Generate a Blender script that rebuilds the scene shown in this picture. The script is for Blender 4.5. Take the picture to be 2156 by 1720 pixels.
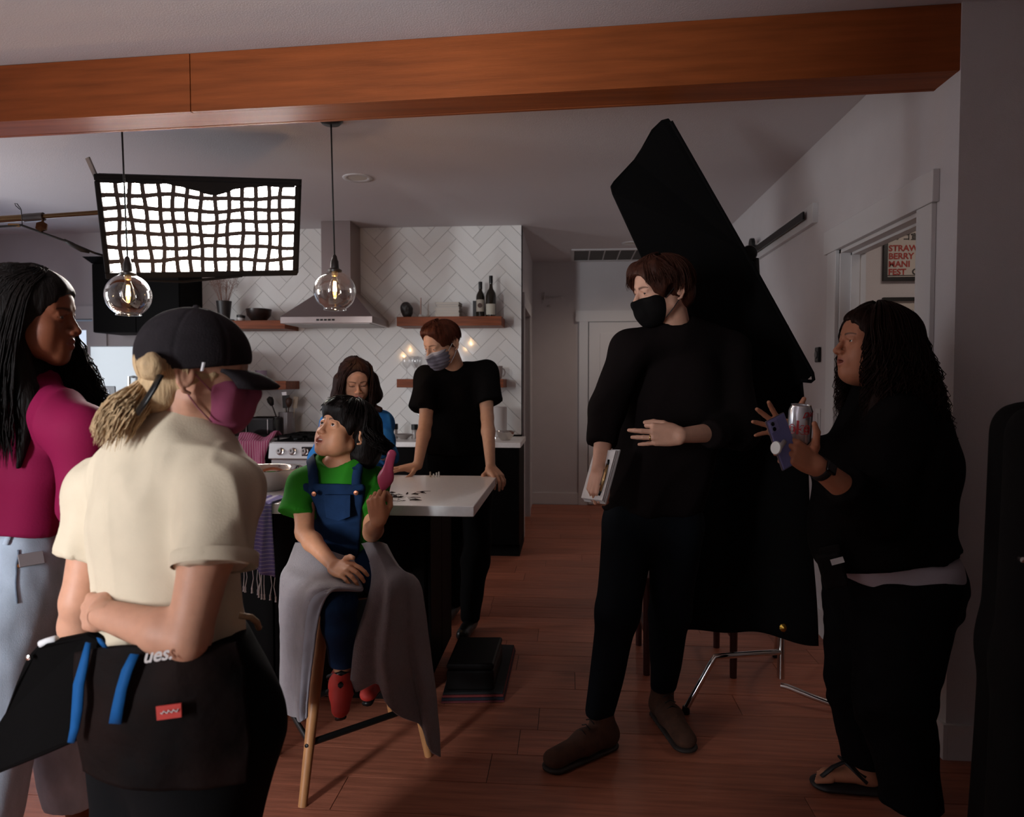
import bpy, math, random
import numpy as np
from mathutils import Vector, Matrix
rng = np.random.default_rng(7)
random.seed(7)
for o in list(bpy.data.objects): bpy.data.objects.remove(o)
SC = bpy.context.scene
COL = SC.collection

# ---------------------------------------------------------------- camera
FPX = 1500.0                       # focal length in pixels of the 2156 x 1720 frame
CAMZ = 1.38
YAW, PITCH = math.atan(120/FPX), math.atan(56/FPX)
cam = bpy.data.cameras.new('camera'); camo = bpy.data.objects.new('camera', cam); COL.objects.link(camo)
camo.location = (0, 0, CAMZ); camo.rotation_euler = (math.pi/2 - PITCH, 0, YAW)
cam.sensor_width = 36; cam.lens = FPX/2156*36; cam.clip_start = .02
cam.dof.use_dof = True; cam.dof.focus_distance = 2.6; cam.dof.aperture_fstop = 4.0
SC.camera = camo
_R = np.array(camo.rotation_euler.to_matrix())
def P(px, py, Y):
    """point of the house at depth Y seen at a given place of the frame"""
    d = _R @ np.array([(px-1078)/FPX, -(py-860)/FPX, -1.0])
    return np.array([0, 0, CAMZ]) + d*(Y/d[1])
def G(px, py, z=0.0):
    d = _R @ np.array([(px-1078)/FPX, -(py-860)/FPX, -1.0])
    return np.array([0, 0, CAMZ]) + d*((z-CAMZ)/d[2])

# ---------------------------------------------------------------- world, exposure, daylight
w = bpy.data.worlds.new('world'); SC.world = w; w.use_nodes = True
w.node_tree.nodes['Background'].inputs[0].default_value = (.55, .66, .9, 1)
w.node_tree.nodes['Background'].inputs[1].default_value = .2
SC.view_settings.view_transform = 'Standard'; SC.view_settings.look = 'None'
SC.view_settings.exposure = 0.08; SC.view_settings.gamma = 1.0
SC.view_settings.use_curve_mapping = False
def area_light(name, loc, rot, sx, sy, power, col):
    l = bpy.data.lights.new(name, 'AREA'); l.shape = 'RECTANGLE'; l.size = sx; l.size_y = sy
    l.energy = power; l.color = col
    o = bpy.data.objects.new(name, l); COL.objects.link(o); o.location = loc; o.rotation_euler = rot
    return o
# daylight: living-room window behind the photographer's left shoulder, kitchen light turned to the tiles in an added bay window and glass door at the far left
area_light('window_daylight', (-2.55, -1.8, 1.5), (math.pi/2, 0, -math.pi/2), 1.0, 1.5, 430, (.90, .95, 1.0))
area_light('kitchen_window_daylight', (-5.0, 3.15, 1.62), (math.pi/2, 0, math.radians(-48)), 1.3, 1.2, 52, (.93, .96, 1.0))
area_light('glass_door_daylight', (-4.62, 6.0, 1.1), (-math.pi/2, 0, 0), .5, 1.6, 8, (.62, .76, 1.0))
SOFTBOX_L = 120.0
area_light('added_poster_fill', (2.2, 3.6, 2.66), (0, 0, 0), .4, .4, 5, (1.0, .85, .75))  # added fill to brighten the posters; no lamp is seen in that room
# ================================================================ helpers
def tag(o, label=None, cat=None, group=None, kind=None):
    if label: o['label'] = label
    if cat: o['category'] = cat
    if group: o['group'] = group
    if kind: o['kind'] = kind
    return o
def thing(name, label, cat, loc, group=None):
    o = bpy.data.objects.new(name, None); COL.objects.link(o); o.location = tuple(loc); o.empty_display_size = .05
    return tag(o, label, cat, group)
def _wloc(o):
    v = Vector(o.location)
    while o.parent: o = o.parent; v = v + Vector(o.location) if o.type == 'EMPTY' else v
    return v
def link(name, me, parent=None):
    o = bpy.data.objects.new(name, me); COL.objects.link(o)
    if parent is not None:
        o.parent = parent
        root = parent
        while root.parent: root = root.parent
        if parent is root: o.matrix_parent_inverse = Matrix.Translation(-Vector(root.location))
    return o
def nrm(v):
    v = np.asarray(v, float); return v/np.linalg.norm(v)
class MB:
    """collects shapes, world coordinates, and links them as one mesh object"""
    def __init__(s): s.v = []; s.f = []; s.m = []; s.cm = 0
    def add(s, vs, fs):
        b = len(s.v); s.v += [tuple(map(float, p)) for p in vs]
        for f in fs: s.f.append([i+b for i in f]); s.m.append(s.cm)
        return s
    def box(s, lo, hi, rz=0, piv=None):
        x0,y0,z0 = lo; x1,y1,z1 = hi
        vs = [(x0,y0,z0),(x1,y0,z0),(x1,y1,z0),(x0,y1,z0),(x0,y0,z1),(x1,y0,z1),(x1,y1,z1),(x0,y1,z1)]
        if rz:
            c, q = math.cos(rz), math.sin(rz); px, py = piv if piv is not None else ((x0+x1)/2,(y0+y1)/2)
            vs = [(px+(x-px)*c-(y-py)*q, py+(x-px)*q+(y-py)*c, z) for x,y,z in vs]
        return s.add(vs, [(3,2,1,0),(4,5,6,7),(0,1,5,4),(1,2,6,5),(2,3,7,6),(3,0,4,7)])
    def hexa(s, p):   # 8 points, bottom 4 then top 4
        return s.add(p, [(3,2,1,0),(4,5,6,7),(0,1,5,4),(1,2,6,5),(2,3,7,6),(3,0,4,7)])
    def obox(s, c, ax, ay, az):  # centre and three half vectors
        c, ax, ay, az = [np.asarray(q, float) for q in (c, ax, ay, az)]
        return s.hexa([c-ax-ay-az, c+ax-ay-az, c+ax+ay-az, c-ax+ay-az, c-ax-ay+az, c+ax-ay+az, c+ax+ay+az, c-ax+ay+az])
    def tube(s, pts, r, n=10, cap=True, flat=None):
        pts = [np.asarray(p, float) for p in pts]
        rs = r if hasattr(r, '__len__') else [r]*len(pts)
        b = len(s.v); up = None
        for i, p in enumerate(pts):
            t = nrm(pts[min(i+1, len(pts)-1)] - pts[max(i-1, 0)])
            if up is None:
                up = np.array([0, 0, 1.]) if abs(t[2]) < .9 else np.array([1., 0, 0])
            e1 = nrm(np.cross(t, up)); e2 = np.cross(e1, t); up = e2
            for k in range(n):
                a = 2*math.pi*k/n
                fx = flat if flat else 1
                s.v.append(tuple(p + rs[i]*(math.cos(a)*e1 + fx*math.sin(a)*e2)))
        for i in range(len(pts)-1):
            for k in range(n):
                s.f.append([b+i*n+k, b+i*n+(k+1)%n, b+(i+1)*n+(k+1)%n, b+(i+1)*n+k]); s.m.append(s.cm)
        if cap:
            s.f.append([b+k for k in range(n)][::-1]); s.m.append(s.cm)
            s.f.append([b+(len(pts)-1)*n+k for k in range(n)]); s.m.append(s.cm)
        return s
    def lathe(s, c, prof, n=28, axis=None, cap0=False, cap1=False):
        """profile of (radius, height) turned about the axis through c"""
        ax = nrm(axis) if axis is not None else np.array([0, 0, 1.])
        e1 = nrm(np.cross(ax, [1., 0, 0] if abs(ax[0]) < .8 else [0, 1., 0])); e2 = np.cross(ax, e1)
        b = len(s.v)
        for r, h in prof:
            for k in range(n):
                a = 2*math.pi*k/n
                s.v.append(tuple(np.asarray(c) + ax*h + r*(math.cos(a)*e1 + math.sin(a)*e2)))
        for i in range(len(prof)-1):
            for k in range(n):
                s.f.append([b+i*n+k, b+i*n+(k+1)%n, b+(i+1)*n+(k+1)%n, b+(i+1)*n+k]); s.m.append(s.cm)
        if cap0: s.f.append([b+k for k in range(n)][::-1]); s.m.append(s.cm)
        if cap1: s.f.append([b+(len(prof)-1)*n+k for k in range(n)]); s.m.append(s.cm)
        return s
    def prism(s, poly, off):
        """closed polygon (3-D points) pushed along off"""
        n = len(poly); b = len(s.v); off = np.asarray(off, float)
        s.v += [tuple(map(float, p)) for p in poly] + [tuple(np.asarray(p, float)+off) for p in poly]
        s.f.append([b+i for i in range(n)][::-1]); s.f.append([b+n+i for i in range(n)]); s.m += [s.cm]*2
        for i in range(n): s.f.append([b+i, b+(i+1)%n, b+n+(i+1)%n, b+n+i]); s.m.append(s.cm)
        return s
    def build(s, name, mat, parent=None, smooth=False, bevel=0, solid=0):
        me = bpy.data.meshes.new(name); me.from_pydata(s.v, [], s.f); me.update()
        mats = mat if isinstance(mat, (list, tuple)) else [mat]
        for m in mats: me.materials.append(m)
        if len(mats) > 1: me.polygons.foreach_set('material_index', s.m)
        if smooth: shade(me, smooth)
        o = link(name, me, parent)
        if solid:
            md = o.modifiers.new('thick', 'SOLIDIFY'); md.thickness = solid; md.offset = 0
        if bevel:
            md = o.modifiers.new('bevel', 'BEVEL'); md.width = bevel; md.segments = 2; md.limit_method = 'ANGLE'; md.angle_limit = .6
        return o
def shade(me, ang=True):
    me.polygons.foreach_set('use_smooth', np.ones(len(me.polygons), bool))
    if ang is not True:
        me.set_sharp_from_angle(angle=ang)
    me.update()
def grid_mesh(pts):
    """(m, n, 3) array to a MB sheet"""
    m, n, _ = pts.shape; b = MB()
    b.add(pts.reshape(-1, 3), [(i*n+j, i*n+j+1, (i+1)*n+j+1, (i+1)*n+j) for i in range(m-1) for j in range(n-1)])
    return b

# ---------------------------------------------------------------- materials
def mat(name, col, rough=.5, metal=0, var=0, vscale=8, stretch=(1,1,1), bump=0, bscale=60, emit=None, spec=None,
        rnd=0, attr=False, col2=None, sheen=0, trans=0, coat=0, sss=0, bstretch=None):
    m = bpy.data.materials.new(name); m.use_nodes = True; nt = m.node_tree; N = nt.nodes; L = nt.links
    b = N['Principled BSDF']; b.inputs['Roughness'].default_value = rough; b.inputs['Metallic'].default_value = metal
    b.inputs['Base Color'].default_value = (*col, 1)
    if spec is not None: b.inputs['Specular IOR Level'].default_value = spec
    if sheen: b.inputs['Sheen Weight'].default_value = sheen
    if coat: b.inputs['Coat Weight'].default_value = coat
    if sss:
        b.inputs['Subsurface Weight'].default_value = sss; b.inputs['Subsurface Radius'].default_value = (.012, .005, .003)
        b.inputs['Subsurface Scale'].default_value = .6
    if trans: b.inputs['Transmission Weight'].default_value = trans
    if emit is not None:
        b.inputs['Emission Color'].default_value = (*emit[0], 1); b.inputs['Emission Strength'].default_value = emit[1]
    src = None
    if attr:
        a = N.new('ShaderNodeVertexColor'); a.layer_name = 'tint'; src = a.outputs['Color']
    tc = N.new('ShaderNodeTexCoord')
    def noise(scale, st, detail=5):
        mp = N.new('ShaderNodeMapping'); mp.inputs['Scale'].default_value = st; L.new(tc.outputs['Object'], mp.inputs['Vector'])
        n = N.new('ShaderNodeTexNoise'); n.inputs['Scale'].default_value = scale; n.inputs['Detail'].default_value = detail
        L.new(mp.outputs['Vector'], n.inputs['Vector']); return n
    if var or col2 or rnd:
        if src is None:
            c = N.new('ShaderNodeRGB'); c.outputs[0].default_value = (*col, 1); src = c.outputs[0]
        if col2:
            n = noise(vscale, stretch)
            rp = N.new('ShaderNodeValToRGB'); rp.color_ramp.elements[0].position = .35; rp.color_ramp.elements[1].position = .65
            L.new(n.outputs['Fac'], rp.inputs['Fac'])
            mx = N.new('ShaderNodeMix'); mx.data_type = 'RGBA'; L.new(rp.outputs['Color'], mx.inputs['Factor'])
            L.new(src, mx.inputs['A']); mx.inputs['B'].default_value = (*col2, 1); src = mx.outputs['Result']
        if var or rnd:
            h = N.new('ShaderNodeHueSaturation'); L.new(src, h.inputs['Color'])
            val = None
            if var:
                n = noise(vscale*1.7, stretch)
                mr = N.new('ShaderNodeMapRange'); mr.inputs['From Min'].default_value = .25; mr.inputs['From Max'].default_value = .75
                mr.inputs['To Min'].default_value = 1-var; mr.inputs['To Max'].default_value = 1+var
                L.new(n.outputs['Fac'], mr.inputs['Value']); val = mr.outputs['Result']
            if rnd:
                oi = N.new('ShaderNodeObjectInfo')
                mr = N.new('ShaderNodeMapRange'); mr.inputs['To Min'].default_value = 1-rnd; mr.inputs['To Max'].default_value = 1+rnd
                L.new(oi.outputs['Random'], mr.inputs['Value'])
                if val:
                    mm = N.new('ShaderNodeMath'); mm.operation = 'MULTIPLY'; L.new(val, mm.inputs[0]); L.new(mr.outputs['Result'], mm.inputs[1]); val = mm.outputs[0]
                else: val = mr.outputs['Result']
            L.new(val, h.inputs['Value']); src = h.outputs['Color']
    if src is not None: L.new(src, b.inputs['Base Color'])
    if bump:
        n = noise(bscale, bstretch or stretch, 3)
        bp = N.new('ShaderNodeBump'); bp.inputs['Strength'].default_value = bump; bp.inputs['Distance'].default_value = .01
        L.new(n.outputs['Fac'], bp.inputs['Height']); L.new(bp.outputs['Normal'], b.inputs['Normal'])
    return m
def thin_glass(name, tint=(.95,.95,.95), refl=.12, rough=.02):
    """clear thin-walled glass: see-through with a fresnel sheen"""
    m = bpy.data.materials.new(name); m.use_nodes = True; nt = m.node_tree; N = nt.nodes; L = nt.links
    for n in list(N): N.remove(n)
    out = N.new('ShaderNodeOutputMaterial'); mx = N.new('ShaderNodeMixShader'); tr = N.new('ShaderNodeBsdfTransparent')
    gl = N.new('ShaderNodeBsdfGlossy'); lw = N.new('ShaderNodeLayerWeight'); mr = N.new('ShaderNodeMapRange')
    tr.inputs[0].default_value = (*tint, 1); gl.inputs['Roughness'].default_value = rough; gl.inputs[0].default_value = (1,1,1,1)
    lw.inputs['Blend'].default_value = .25; mr.inputs['To Min'].default_value = refl*.35; mr.inputs['To Max'].default_value = min(1, refl*5)
    L.new(lw.outputs['Facing'], mr.inputs['Value']); L.new(mr.outputs['Result'], mx.inputs['Fac'])
    L.new(tr.outputs[0], mx.inputs[1]); L.new(gl.outputs[0], mx.inputs[2]); L.new(mx.outputs[0], out.inputs['Surface'])
    return m
def emitter(name, col, k):
    m = bpy.data.materials.new(name); m.use_nodes = True; N = m.node_tree.nodes
    b = N['Principled BSDF']; b.inputs['Base Color'].default_value = (.8,.8,.8,1)
    b.inputs['Emission Color'].default_value = (*col, 1); b.inputs['Emission Strength'].default_value = k
    return m

# ---------------------------------------------------------------- value noise (vectorised)
def _hash(i, j, k, seed):
    h = (i*374761393 + j*668265263 + k*2147483647 + seed*144665) & 0xffffffff
    h = ((h ^ (h >> 13))*1274126177) & 0xffffffff
    return ((h ^ (h >> 16)) & 0xffff)/32767.5 - 1
def vnoise(p, seed=0):
    p = np.asarray(p, float); i = np.floor(p).astype(np.int64); f = p - i; f = f*f*(3-2*f)
    r = 0
    for a in (0, 1):
        for b in (0, 1):
            for c in (0, 1):
                wgt = (f[:,0] if a else 1-f[:,0])*(f[:,1] if b else 1-f[:,1])*(f[:,2] if c else 1-f[:,2])
                r = r + wgt*_hash(i[:,0]+a, i[:,1]+b, i[:,2]+c, seed)
    return r

# ---------------------------------------------------------------- implicit surfaces
class Frame:
    """local frame: a = to the side, b = forward, c = up"""
    def __init__(s, o, fwd, up, scale=1.0):
        s.o = np.asarray(o, float); s.b = nrm(fwd); up = np.asarray(up, float)
        s.a = nrm(np.cross(s.b, up)); s.c = np.cross(s.a, s.b); s.s = scale
        s.R = np.stack([s.a, s.b, s.c], 1)
    def p(s, a, b, c): return s.o + s.s*(s.R @ np.array([a, b, c], float))
    def inv(s, V): return ((V - s.o) @ s.R)/s.s
def cap(a, ra, b, rb, k=.01, flat=None, op='u', cut=False):
    return dict(t='cap', a=np.asarray(a, float), b=np.asarray(b, float), ra=ra, rb=rb, k=k, flat=flat, op=op, cut=cut)
def ell(c, r, R=None, k=.01, op='u'):
    return dict(t='ell', c=np.asarray(c, float), r=np.asarray(r, float), R=R if R is not None else np.eye(3), k=k, op=op)
def half(pt, n, k=.004):
    """keep only the side of the plane against the normal"""
    return dict(t='half', c=np.asarray(pt, float), n=nrm(n), k=k, op='i')
def chain(pts, rs, k=.01, flat=None, op='u'):
    return [cap(pts[i], rs[i], pts[i+1], rs[i+1], k, flat, op) for i in range(len(pts)-1)]
def infl(prims, d):
    out = []
    for q in prims:
        q = dict(q)
        if q['t'] == 'cap': q['ra'] += d; q['rb'] += d
        elif q['t'] == 'ell': q['r'] = q['r'] + d
        out.append(q)
    return out
def _bounds(q):
    if q['t'] == 'cap':
        r = max(q['ra'], q['rb'])*(max(1, q['flat'][1]) if q['flat'] else 1)
        return np.minimum(q['a'], q['b'])-r, np.maximum(q['a'], q['b'])+r
    r = np.sqrt(((q['R']*q['r'])**2).sum(1)); return q['c']-r, q['c']+r
def _dist(q, X, Y, Z):
    if q['t'] == 'half':
        return (X-q['c'][0])*q['n'][0] + (Y-q['c'][1])*q['n'][1] + (Z-q['c'][2])*q['n'][2]
    if q['t'] == 'cap':
        a, b = q['a'], q['b']; ab = b-a; l2 = max(float(ab@ab), 1e-12)
        x, y, z = X-a[0], Y-a[1], Z-a[2]
        tr = (x*ab[0]+y*ab[1]+z*ab[2])/l2; t = np.clip(tr, 0, 1)
        x, y, z = x-t*ab[0], y-t*ab[1], z-t*ab[2]
        if q['flat']:
            ax, fk = q['flat']; g = (x*ax[0]+y*ax[1]+z*ax[2])*(1/fk-1)
            x, y, z = x+g*ax[0], y+g*ax[1], z+g*ax[2]
        d = np.sqrt(x*x+y*y+z*z) - (q['ra']+t*(q['rb']-q['ra']))
        if q['flat']: d = d*min(1, q['flat'][1])
        if q['cut']:
            d = np.maximum(d, (tr-1)*math.sqrt(l2))
        return d
    x, y, z = X-q['c'][0], Y-q['c'][1], Z-q['c'][2]; R, r = q['R'], q['r']
    l = [(x*R[0,i]+y*R[1,i]+z*R[2,i])/r[i] for i in range(3)]
    k0 = np.sqrt(l[0]**2+l[1]**2+l[2]**2); k1 = np.sqrt((l[0]/r[0])**2+(l[1]/r[1])**2+(l[2]/r[2])**2)
    return k0*(k0-1)/np.maximum(k1, 1e-9)
def field(prims, res, lo=None, hi=None):
    bs = [_bounds(q) for q in prims if q['op'] == 'u' and q['t'] != 'half']
    l = np.min([b[0] for b in bs], 0)-4*res; h = np.max([b[1] for b in bs], 0)+4*res
    if lo is not None: l = np.maximum(l, lo)
    if hi is not None: h = np.minimum(h, hi)
    n = np.maximum(np.ceil((h-l)/res).astype(int)+1, 3)
    D = np.full(n, .5, np.float32)
    ax = [(l[i]+res*np.arange(n[i])).astype(np.float32) for i in range(3)]
    for q in prims:
        k = q['k']
        if q['t'] == 'half': i0 = [0,0,0]; i1 = list(n)
        else:
            b0, b1 = _bounds(q); mg = k*1.5+3*res
            i0 = np.maximum(np.floor((b0-mg-l)/res).astype(int), 0); i1 = np.minimum(np.ceil((b1+mg-l)/res).astype(int)+1, n)
            if (i1 <= i0).any(): continue
        sl = tuple(slice(i0[i], i1[i]) for i in range(3))
        X = ax[0][sl[0]][:,None,None]; Y = ax[1][sl[1]][None,:,None]; Z = ax[2][sl[2]][None,None,:]
        d = _dist(q, X, Y, Z).astype(np.float32); A = D[sl]
        if q['op'] == 'u':
            hh = np.maximum(k-np.abs(A-d), 0)/max(k, 1e-6); D[sl] = np.minimum(A, d) - hh*hh*k*.25
        else:
            if q['op'] == 's': d = -d
            hh = np.maximum(k-np.abs(A-d), 0)/max(k, 1e-6); D[sl] = np.maximum(A, d) + hh*hh*k*.25
    return D, l, n
_C8 = [(a,b,c) for a in (0,1) for b in (0,1) for c in (0,1)]
_E12 = [(i,j) for i in range(8) for j in range(i+1,8) if sum(abs(_C8[i][t]-_C8[j][t]) for t in range(3)) == 1]
def nets(D, l, res):
    S = D < 0
    cnt = np.zeros(tuple(np.array(D.shape)-1), np.uint8)
    for a,b,c in _C8: cnt += S[a:S.shape[0]-1+a, b:S.shape[1]-1+b, c:S.shape[2]-1+c]
    ijk = np.argwhere((cnt > 0) & (cnt < 8))
    if len(ijk) == 0: return np.zeros((0,3)), np.zeros((0,4), int)
    vals = np.stack([D[ijk[:,0]+a, ijk[:,1]+b, ijk[:,2]+c] for a,b,c in _C8], 1)
    acc = np.zeros((len(ijk), 3)); num = np.zeros(len(ijk))
    for i,j in _E12:
        va, vb = vals[:,i], vals[:,j]; m = (va < 0) != (vb < 0)
        t = np.where(m, va/np.where(m, va-vb, 1), 0)
        pi, pj = np.array(_C8[i], float), np.array(_C8[j], float)
        acc += m[:,None]*(pi + t[:,None]*(pj-pi)); num += m
    V = l + res*(ijk + acc/num[:,None])
    idx = np.full(cnt.shape, -1, np.int32); idx[tuple(ijk.T)] = np.arange(len(ijk))
    F = []
    for axn in range(3):
        s0 = [slice(None)]*3; s1 = [slice(None)]*3; s0[axn] = slice(0,-1); s1[axn] = slice(1,None)
        A, B = S[tuple(s0)], S[tuple(s1)]
        e = np.argwhere(A != B); u, v = [(1,2),(2,0),(0,1)][axn]
        ok = (e[:,u] > 0) & (e[:,v] > 0) & (e[:,u] < idx.shape[u]) & (e[:,v] < idx.shape[v]); e = e[ok]
        if len(e) == 0: continue
        sgn = A[tuple(e.T)]
        def cell(du, dv):
            q = e.copy(); q[:,u] -= du; q[:,v] -= dv; return idx[tuple(q.T)]
        Q = np.stack([cell(1,1), cell(0,1), cell(0,0), cell(1,0)], 1)
        Q[~sgn] = Q[~sgn][:, ::-1]
        F.append(Q[(Q >= 0).all(1)])
    return V, np.concatenate(F)
def vnormals(V, F):
    n = np.cross(V[F[:,2]]-V[F[:,0]], V[F[:,3]]-V[F[:,1]]); N = np.zeros_like(V)
    for i in range(4): np.add.at(N, F[:,i], n)
    return N/np.maximum(np.linalg.norm(N, axis=1), 1e-12)[:,None]
def relax(V, F, it=1, lam=.5):
    for _ in range(it):
        A = np.zeros_like(V); c = np.zeros(len(V))
        for i in range(4):
            np.add.at(A, F[:,i], V[F[:,(i+1)%4]]); np.add.at(A, F[:,i], V[F[:,(i+3)%4]]); np.add.at(c, F[:,i], 2)
        V = V*(1-lam) + lam*A/np.maximum(c, 1)[:,None]
    return V
def isurf(prims, res, smooth=1, lo=None, hi=None):
    D, l, n = field(prims, res, lo, hi); V, F = nets(D, l, res)
    if smooth and len(V): V = relax(V, F, smooth)
    return V, F
def mesh_obj(name, V, F, mats, parent=None, tint=None, smooth=True, mi=None):
    me = bpy.data.meshes.new(name)
    V = np.asarray(V, np.float32); F = np.asarray(F, np.int32)
    me.vertices.add(len(V)); me.vertices.foreach_set('co', V.ravel())
    k = F.shape[1]
    me.loops.add(F.size); me.loops.foreach_set('vertex_index', F.ravel())
    me.polygons.add(len(F)); me.polygons.foreach_set('loop_start', np.arange(0, F.size, k, dtype=np.int32))
    me.update(calc_edges=True)
    for m in (mats if isinstance(mats, (list, tuple)) else [mats]): me.materials.append(m)
    if mi is not None: me.polygons.foreach_set('material_index', np.asarray(mi, np.int32))
    if smooth: me.polygons.foreach_set('use_smooth', np.ones(len(F), bool))
    if tint is not None:
        a = me.color_attributes.new('tint', 'FLOAT_COLOR', 'POINT')
        a.data.foreach_set('color', np.concatenate([tint, np.ones((len(V),1))], 1).astype(np.float32).ravel())
    me.validate(); me.update()
    return link(name, me, parent)
def cloth(name, prims, res, m, parent, folds=(), smooth=2, lo=None, hi=None, extra=None):
    """garment from an implicit surface; folds = list of (amp, freq, stretch axis, stretch, seed)"""
    V, F = isurf(prims, res, smooth, lo, hi)
    for amp, fr, axv, st, sd in folds:
        N = vnormals(V, F); axv = nrm(axv); q = V*fr; q = q - np.outer(q@axv, axv)*(1-st)
        nz = vnoise(q+31.7*sd, sd)
        if sd >= 100: nz = 1-2.2*np.abs(nz)
        V = V + N*(amp*nz)[:,None]
    if extra: V = extra(V, vnormals(V, F))
    return mesh_obj(name, V, F, m, parent)
def tubes(pts, r0, r1, n=4, seed=0):
    """many tapering strands: pts (N, m, 3)"""
    Np, m, _ = pts.shape; T = np.gradient(pts, axis=1); T /= np.maximum(np.linalg.norm(T, axis=2, keepdims=True), 1e-9)
    ref = np.array([.37, .61, .7]); e1 = np.cross(T, ref); e1 /= np.maximum(np.linalg.norm(e1, axis=2, keepdims=True), 1e-9); e2 = np.cross(T, e1)
    t = np.linspace(0, 1, m); r = r0*(1-t)+r1*t
    r = np.minimum(r, r0*np.minimum(1, (1-t)*4+.12))
    a = 2*math.pi*np.arange(n)/n
    V = pts[:,:,None,:] + r[None,:,None,None]*(np.cos(a)[None,None,:,None]*e1[:,:,None,:] + np.sin(a)[None,None,:,None]*e2[:,:,None,:])
    base = (np.arange(Np)*m*n)[:,None,None] + (np.arange(m-1)*n)[None,:,None]
    k = np.arange(n)[None,None,:]; k2 = (k+1)%n
    F = np.stack([base+k, base+k2, base+n+k2, base+n+k], -1).reshape(-1, 4)
    return V.reshape(-1,3), F
def merge(parts):
    Vs, Fs, b = [], [], 0
    for V, F in parts: Vs.append(V); Fs.append(F+b); b += len(V)
    return np.concatenate(Vs), np.concatenate(Fs)
# ================================================================ the room
H = 2.72; XW = 1.38; YB = 6.14; XK = -.41; YH = 8.02; YC = 2.695; XL = -5.3
M_paint = mat('wall_paint', (.58,.545,.55), .75, var=.03, vscale=3, bump=.12, bscale=220)
M_ceil = mat('ceiling_paint', (.63,.59,.60), .85, bump=.15, bscale=160)
M_trim = mat('white_trim_paint', (.62,.60,.60), .4)
M_grout = mat('grout', (.60,.59,.57), .8)
M_tile = mat('glazed_white_tile', (.84,.83,.80), .09, rnd=.04, bump=.02, bscale=14, coat=.3)
M_plank = mat('oak_plank', (.33,.11,.064), .45, spec=.28, var=.35, vscale=3.0, stretch=(.6,9,9), rnd=.16, bump=.12, bscale=40, bstretch=(.3,6,6))
M_floorbase = mat('floor_gap', (.03,.015,.01), .7)
M_beam = mat('stained_beam', (.27,.066,.015), .55, spec=.18, var=.26, vscale=2.2, stretch=(.45,9,9), bump=.06, bscale=30, bstretch=(.3,8,8))
M_black = mat('black_lacquer', (.006,.006,.006), .35, spec=.3)
M_blackmat = mat('black_matte', (.006,.005,.005), .8, spec=.1)
M_steel = mat('brushed_steel', (.55,.54,.54), .28, 1, bump=.04, bscale=60, bstretch=(1,40,40))
M_chrome = mat('chrome', (.7,.68,.66), .12, 1)
M_glasslit = emitter('daylit_glass', (.66,.80,1.0), .75)

def struct(o): o['kind'] = 'structure'; return o
def clip_poly(poly, x0, x1, y0, y1):
    for ax, lim, sg in ((0,x0,1),(0,x1,-1),(1,y0,1),(1,y1,-1)):
        out = []
        for i in range(len(poly)):
            p, q = poly[i], poly[(i+1)%len(poly)]; dp, dq = sg*(p[ax]-lim), sg*(q[ax]-lim)
            if dp >= 0: out.append(p)
            if (dp >= 0) != (dq >= 0):
                t = dp/(dp-dq); out.append((p[0]+t*(q[0]-p[0]), p[1]+t*(q[1]-p[1])))
        poly = out
        if not poly: return []
    return poly
def parea(p): return abs(sum(p[i][0]*p[(i+1)%len(p)][1]-p[(i+1)%len(p)][0]*p[i][1] for i in range(len(p))))/2

# floor: base sheet plus planks laid across the view
fl = struct(MB().box((XL,-3,-.06),(3.5,YH+.3,-.004)).build('floor', M_floorbase))
_pl = {}
for row in range(43):
    y0 = -.31 + row*.193; y1 = y0+.190
    xa, xb = (XL, XW) if y0 > YC-.05 else (-2.55, 3.5)
    if y0 > YC-.05 and y0 < 4.6: xb = 3.5
    if y0 > YB: xa = -1.3
    if y0 > YH: break
    x = xa - random.uniform(0, 1.2)
    while x < xb:
        ln = random.choice((1.25, 1.55, 1.85)); a, b = max(x, xa), min(x+ln-.0025, xb)
        if b-a > .06:
            full = a == x and b == x+ln-.0025; key = ln if full else None
            if key in _pl: me = _pl[key]
            else:
                hl = (b-a)/2; me = MB().box((-hl,-.095,-.004),(hl,.095,0)); o_ = me.build('plank', M_plank); me = o_.data
                bpy.data.objects.remove(o_)
                if key: _pl[key] = me
            o = bpy.data.objects.new('plank', me); COL.objects.link(o); o.parent = fl
            o.location = ((a+b)/2, (y0+y1)/2, random.uniform(-.0006, .0006))
        x += ln

# ceiling with the two recessed lamps and the return-air vent as fittings
struct(MB().box((XL,-3,H),(3.5,YH+.3,H+.1)).build('ceiling', M_ceil))

# walls -------------------------------------------------------------
wb = struct(MB().box((XL,YB,0),(-4.95,YB+.14,H)).box((-4.95,YB,1.95),(-4.28,YB+.14,H)).box((-4.28,YB,0),(XK,YB+.14,H)).build('wall_back', [M_grout]))
def herringbone():
    W = .1016; n = 3; g = .0022; tiles = []
    ox, oz = -1.62, 1.25; c = math.sqrt(.5)
    for i in range(-40, 41):
        for j in range(-12, 13):
            for kind in (0, 1):
                if kind == 0: u, v, du, dv = i+n*j, i-n*j, n, 1
                else: u, v, du, dv = 2*n-1+i+n*j, i-n*j, 1, n
                pl = [(u*W+g/2, v*W+g/2), ((u+du)*W-g/2, v*W+g/2), ((u+du)*W-g/2, (v+dv)*W-g/2), (u*W+g/2, (v+dv)*W-g/2)]
                pl = [(ox+c*(a-b), oz+c*(a+b)) for a, b in pl]
                cx, cz = sum(p[0] for p in pl)/4, sum(p[1] for p in pl)/4
                if not (-3.4 < cx < XK+.2 and .7 < cz < H+.2): continue
                q = clip_poly(pl, -3.3, XK, .925, H)
                if q and parea(q) > 2e-4: tiles.append((kind, cx, cz, pl, q))
    return tiles
_tm = {}
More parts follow.
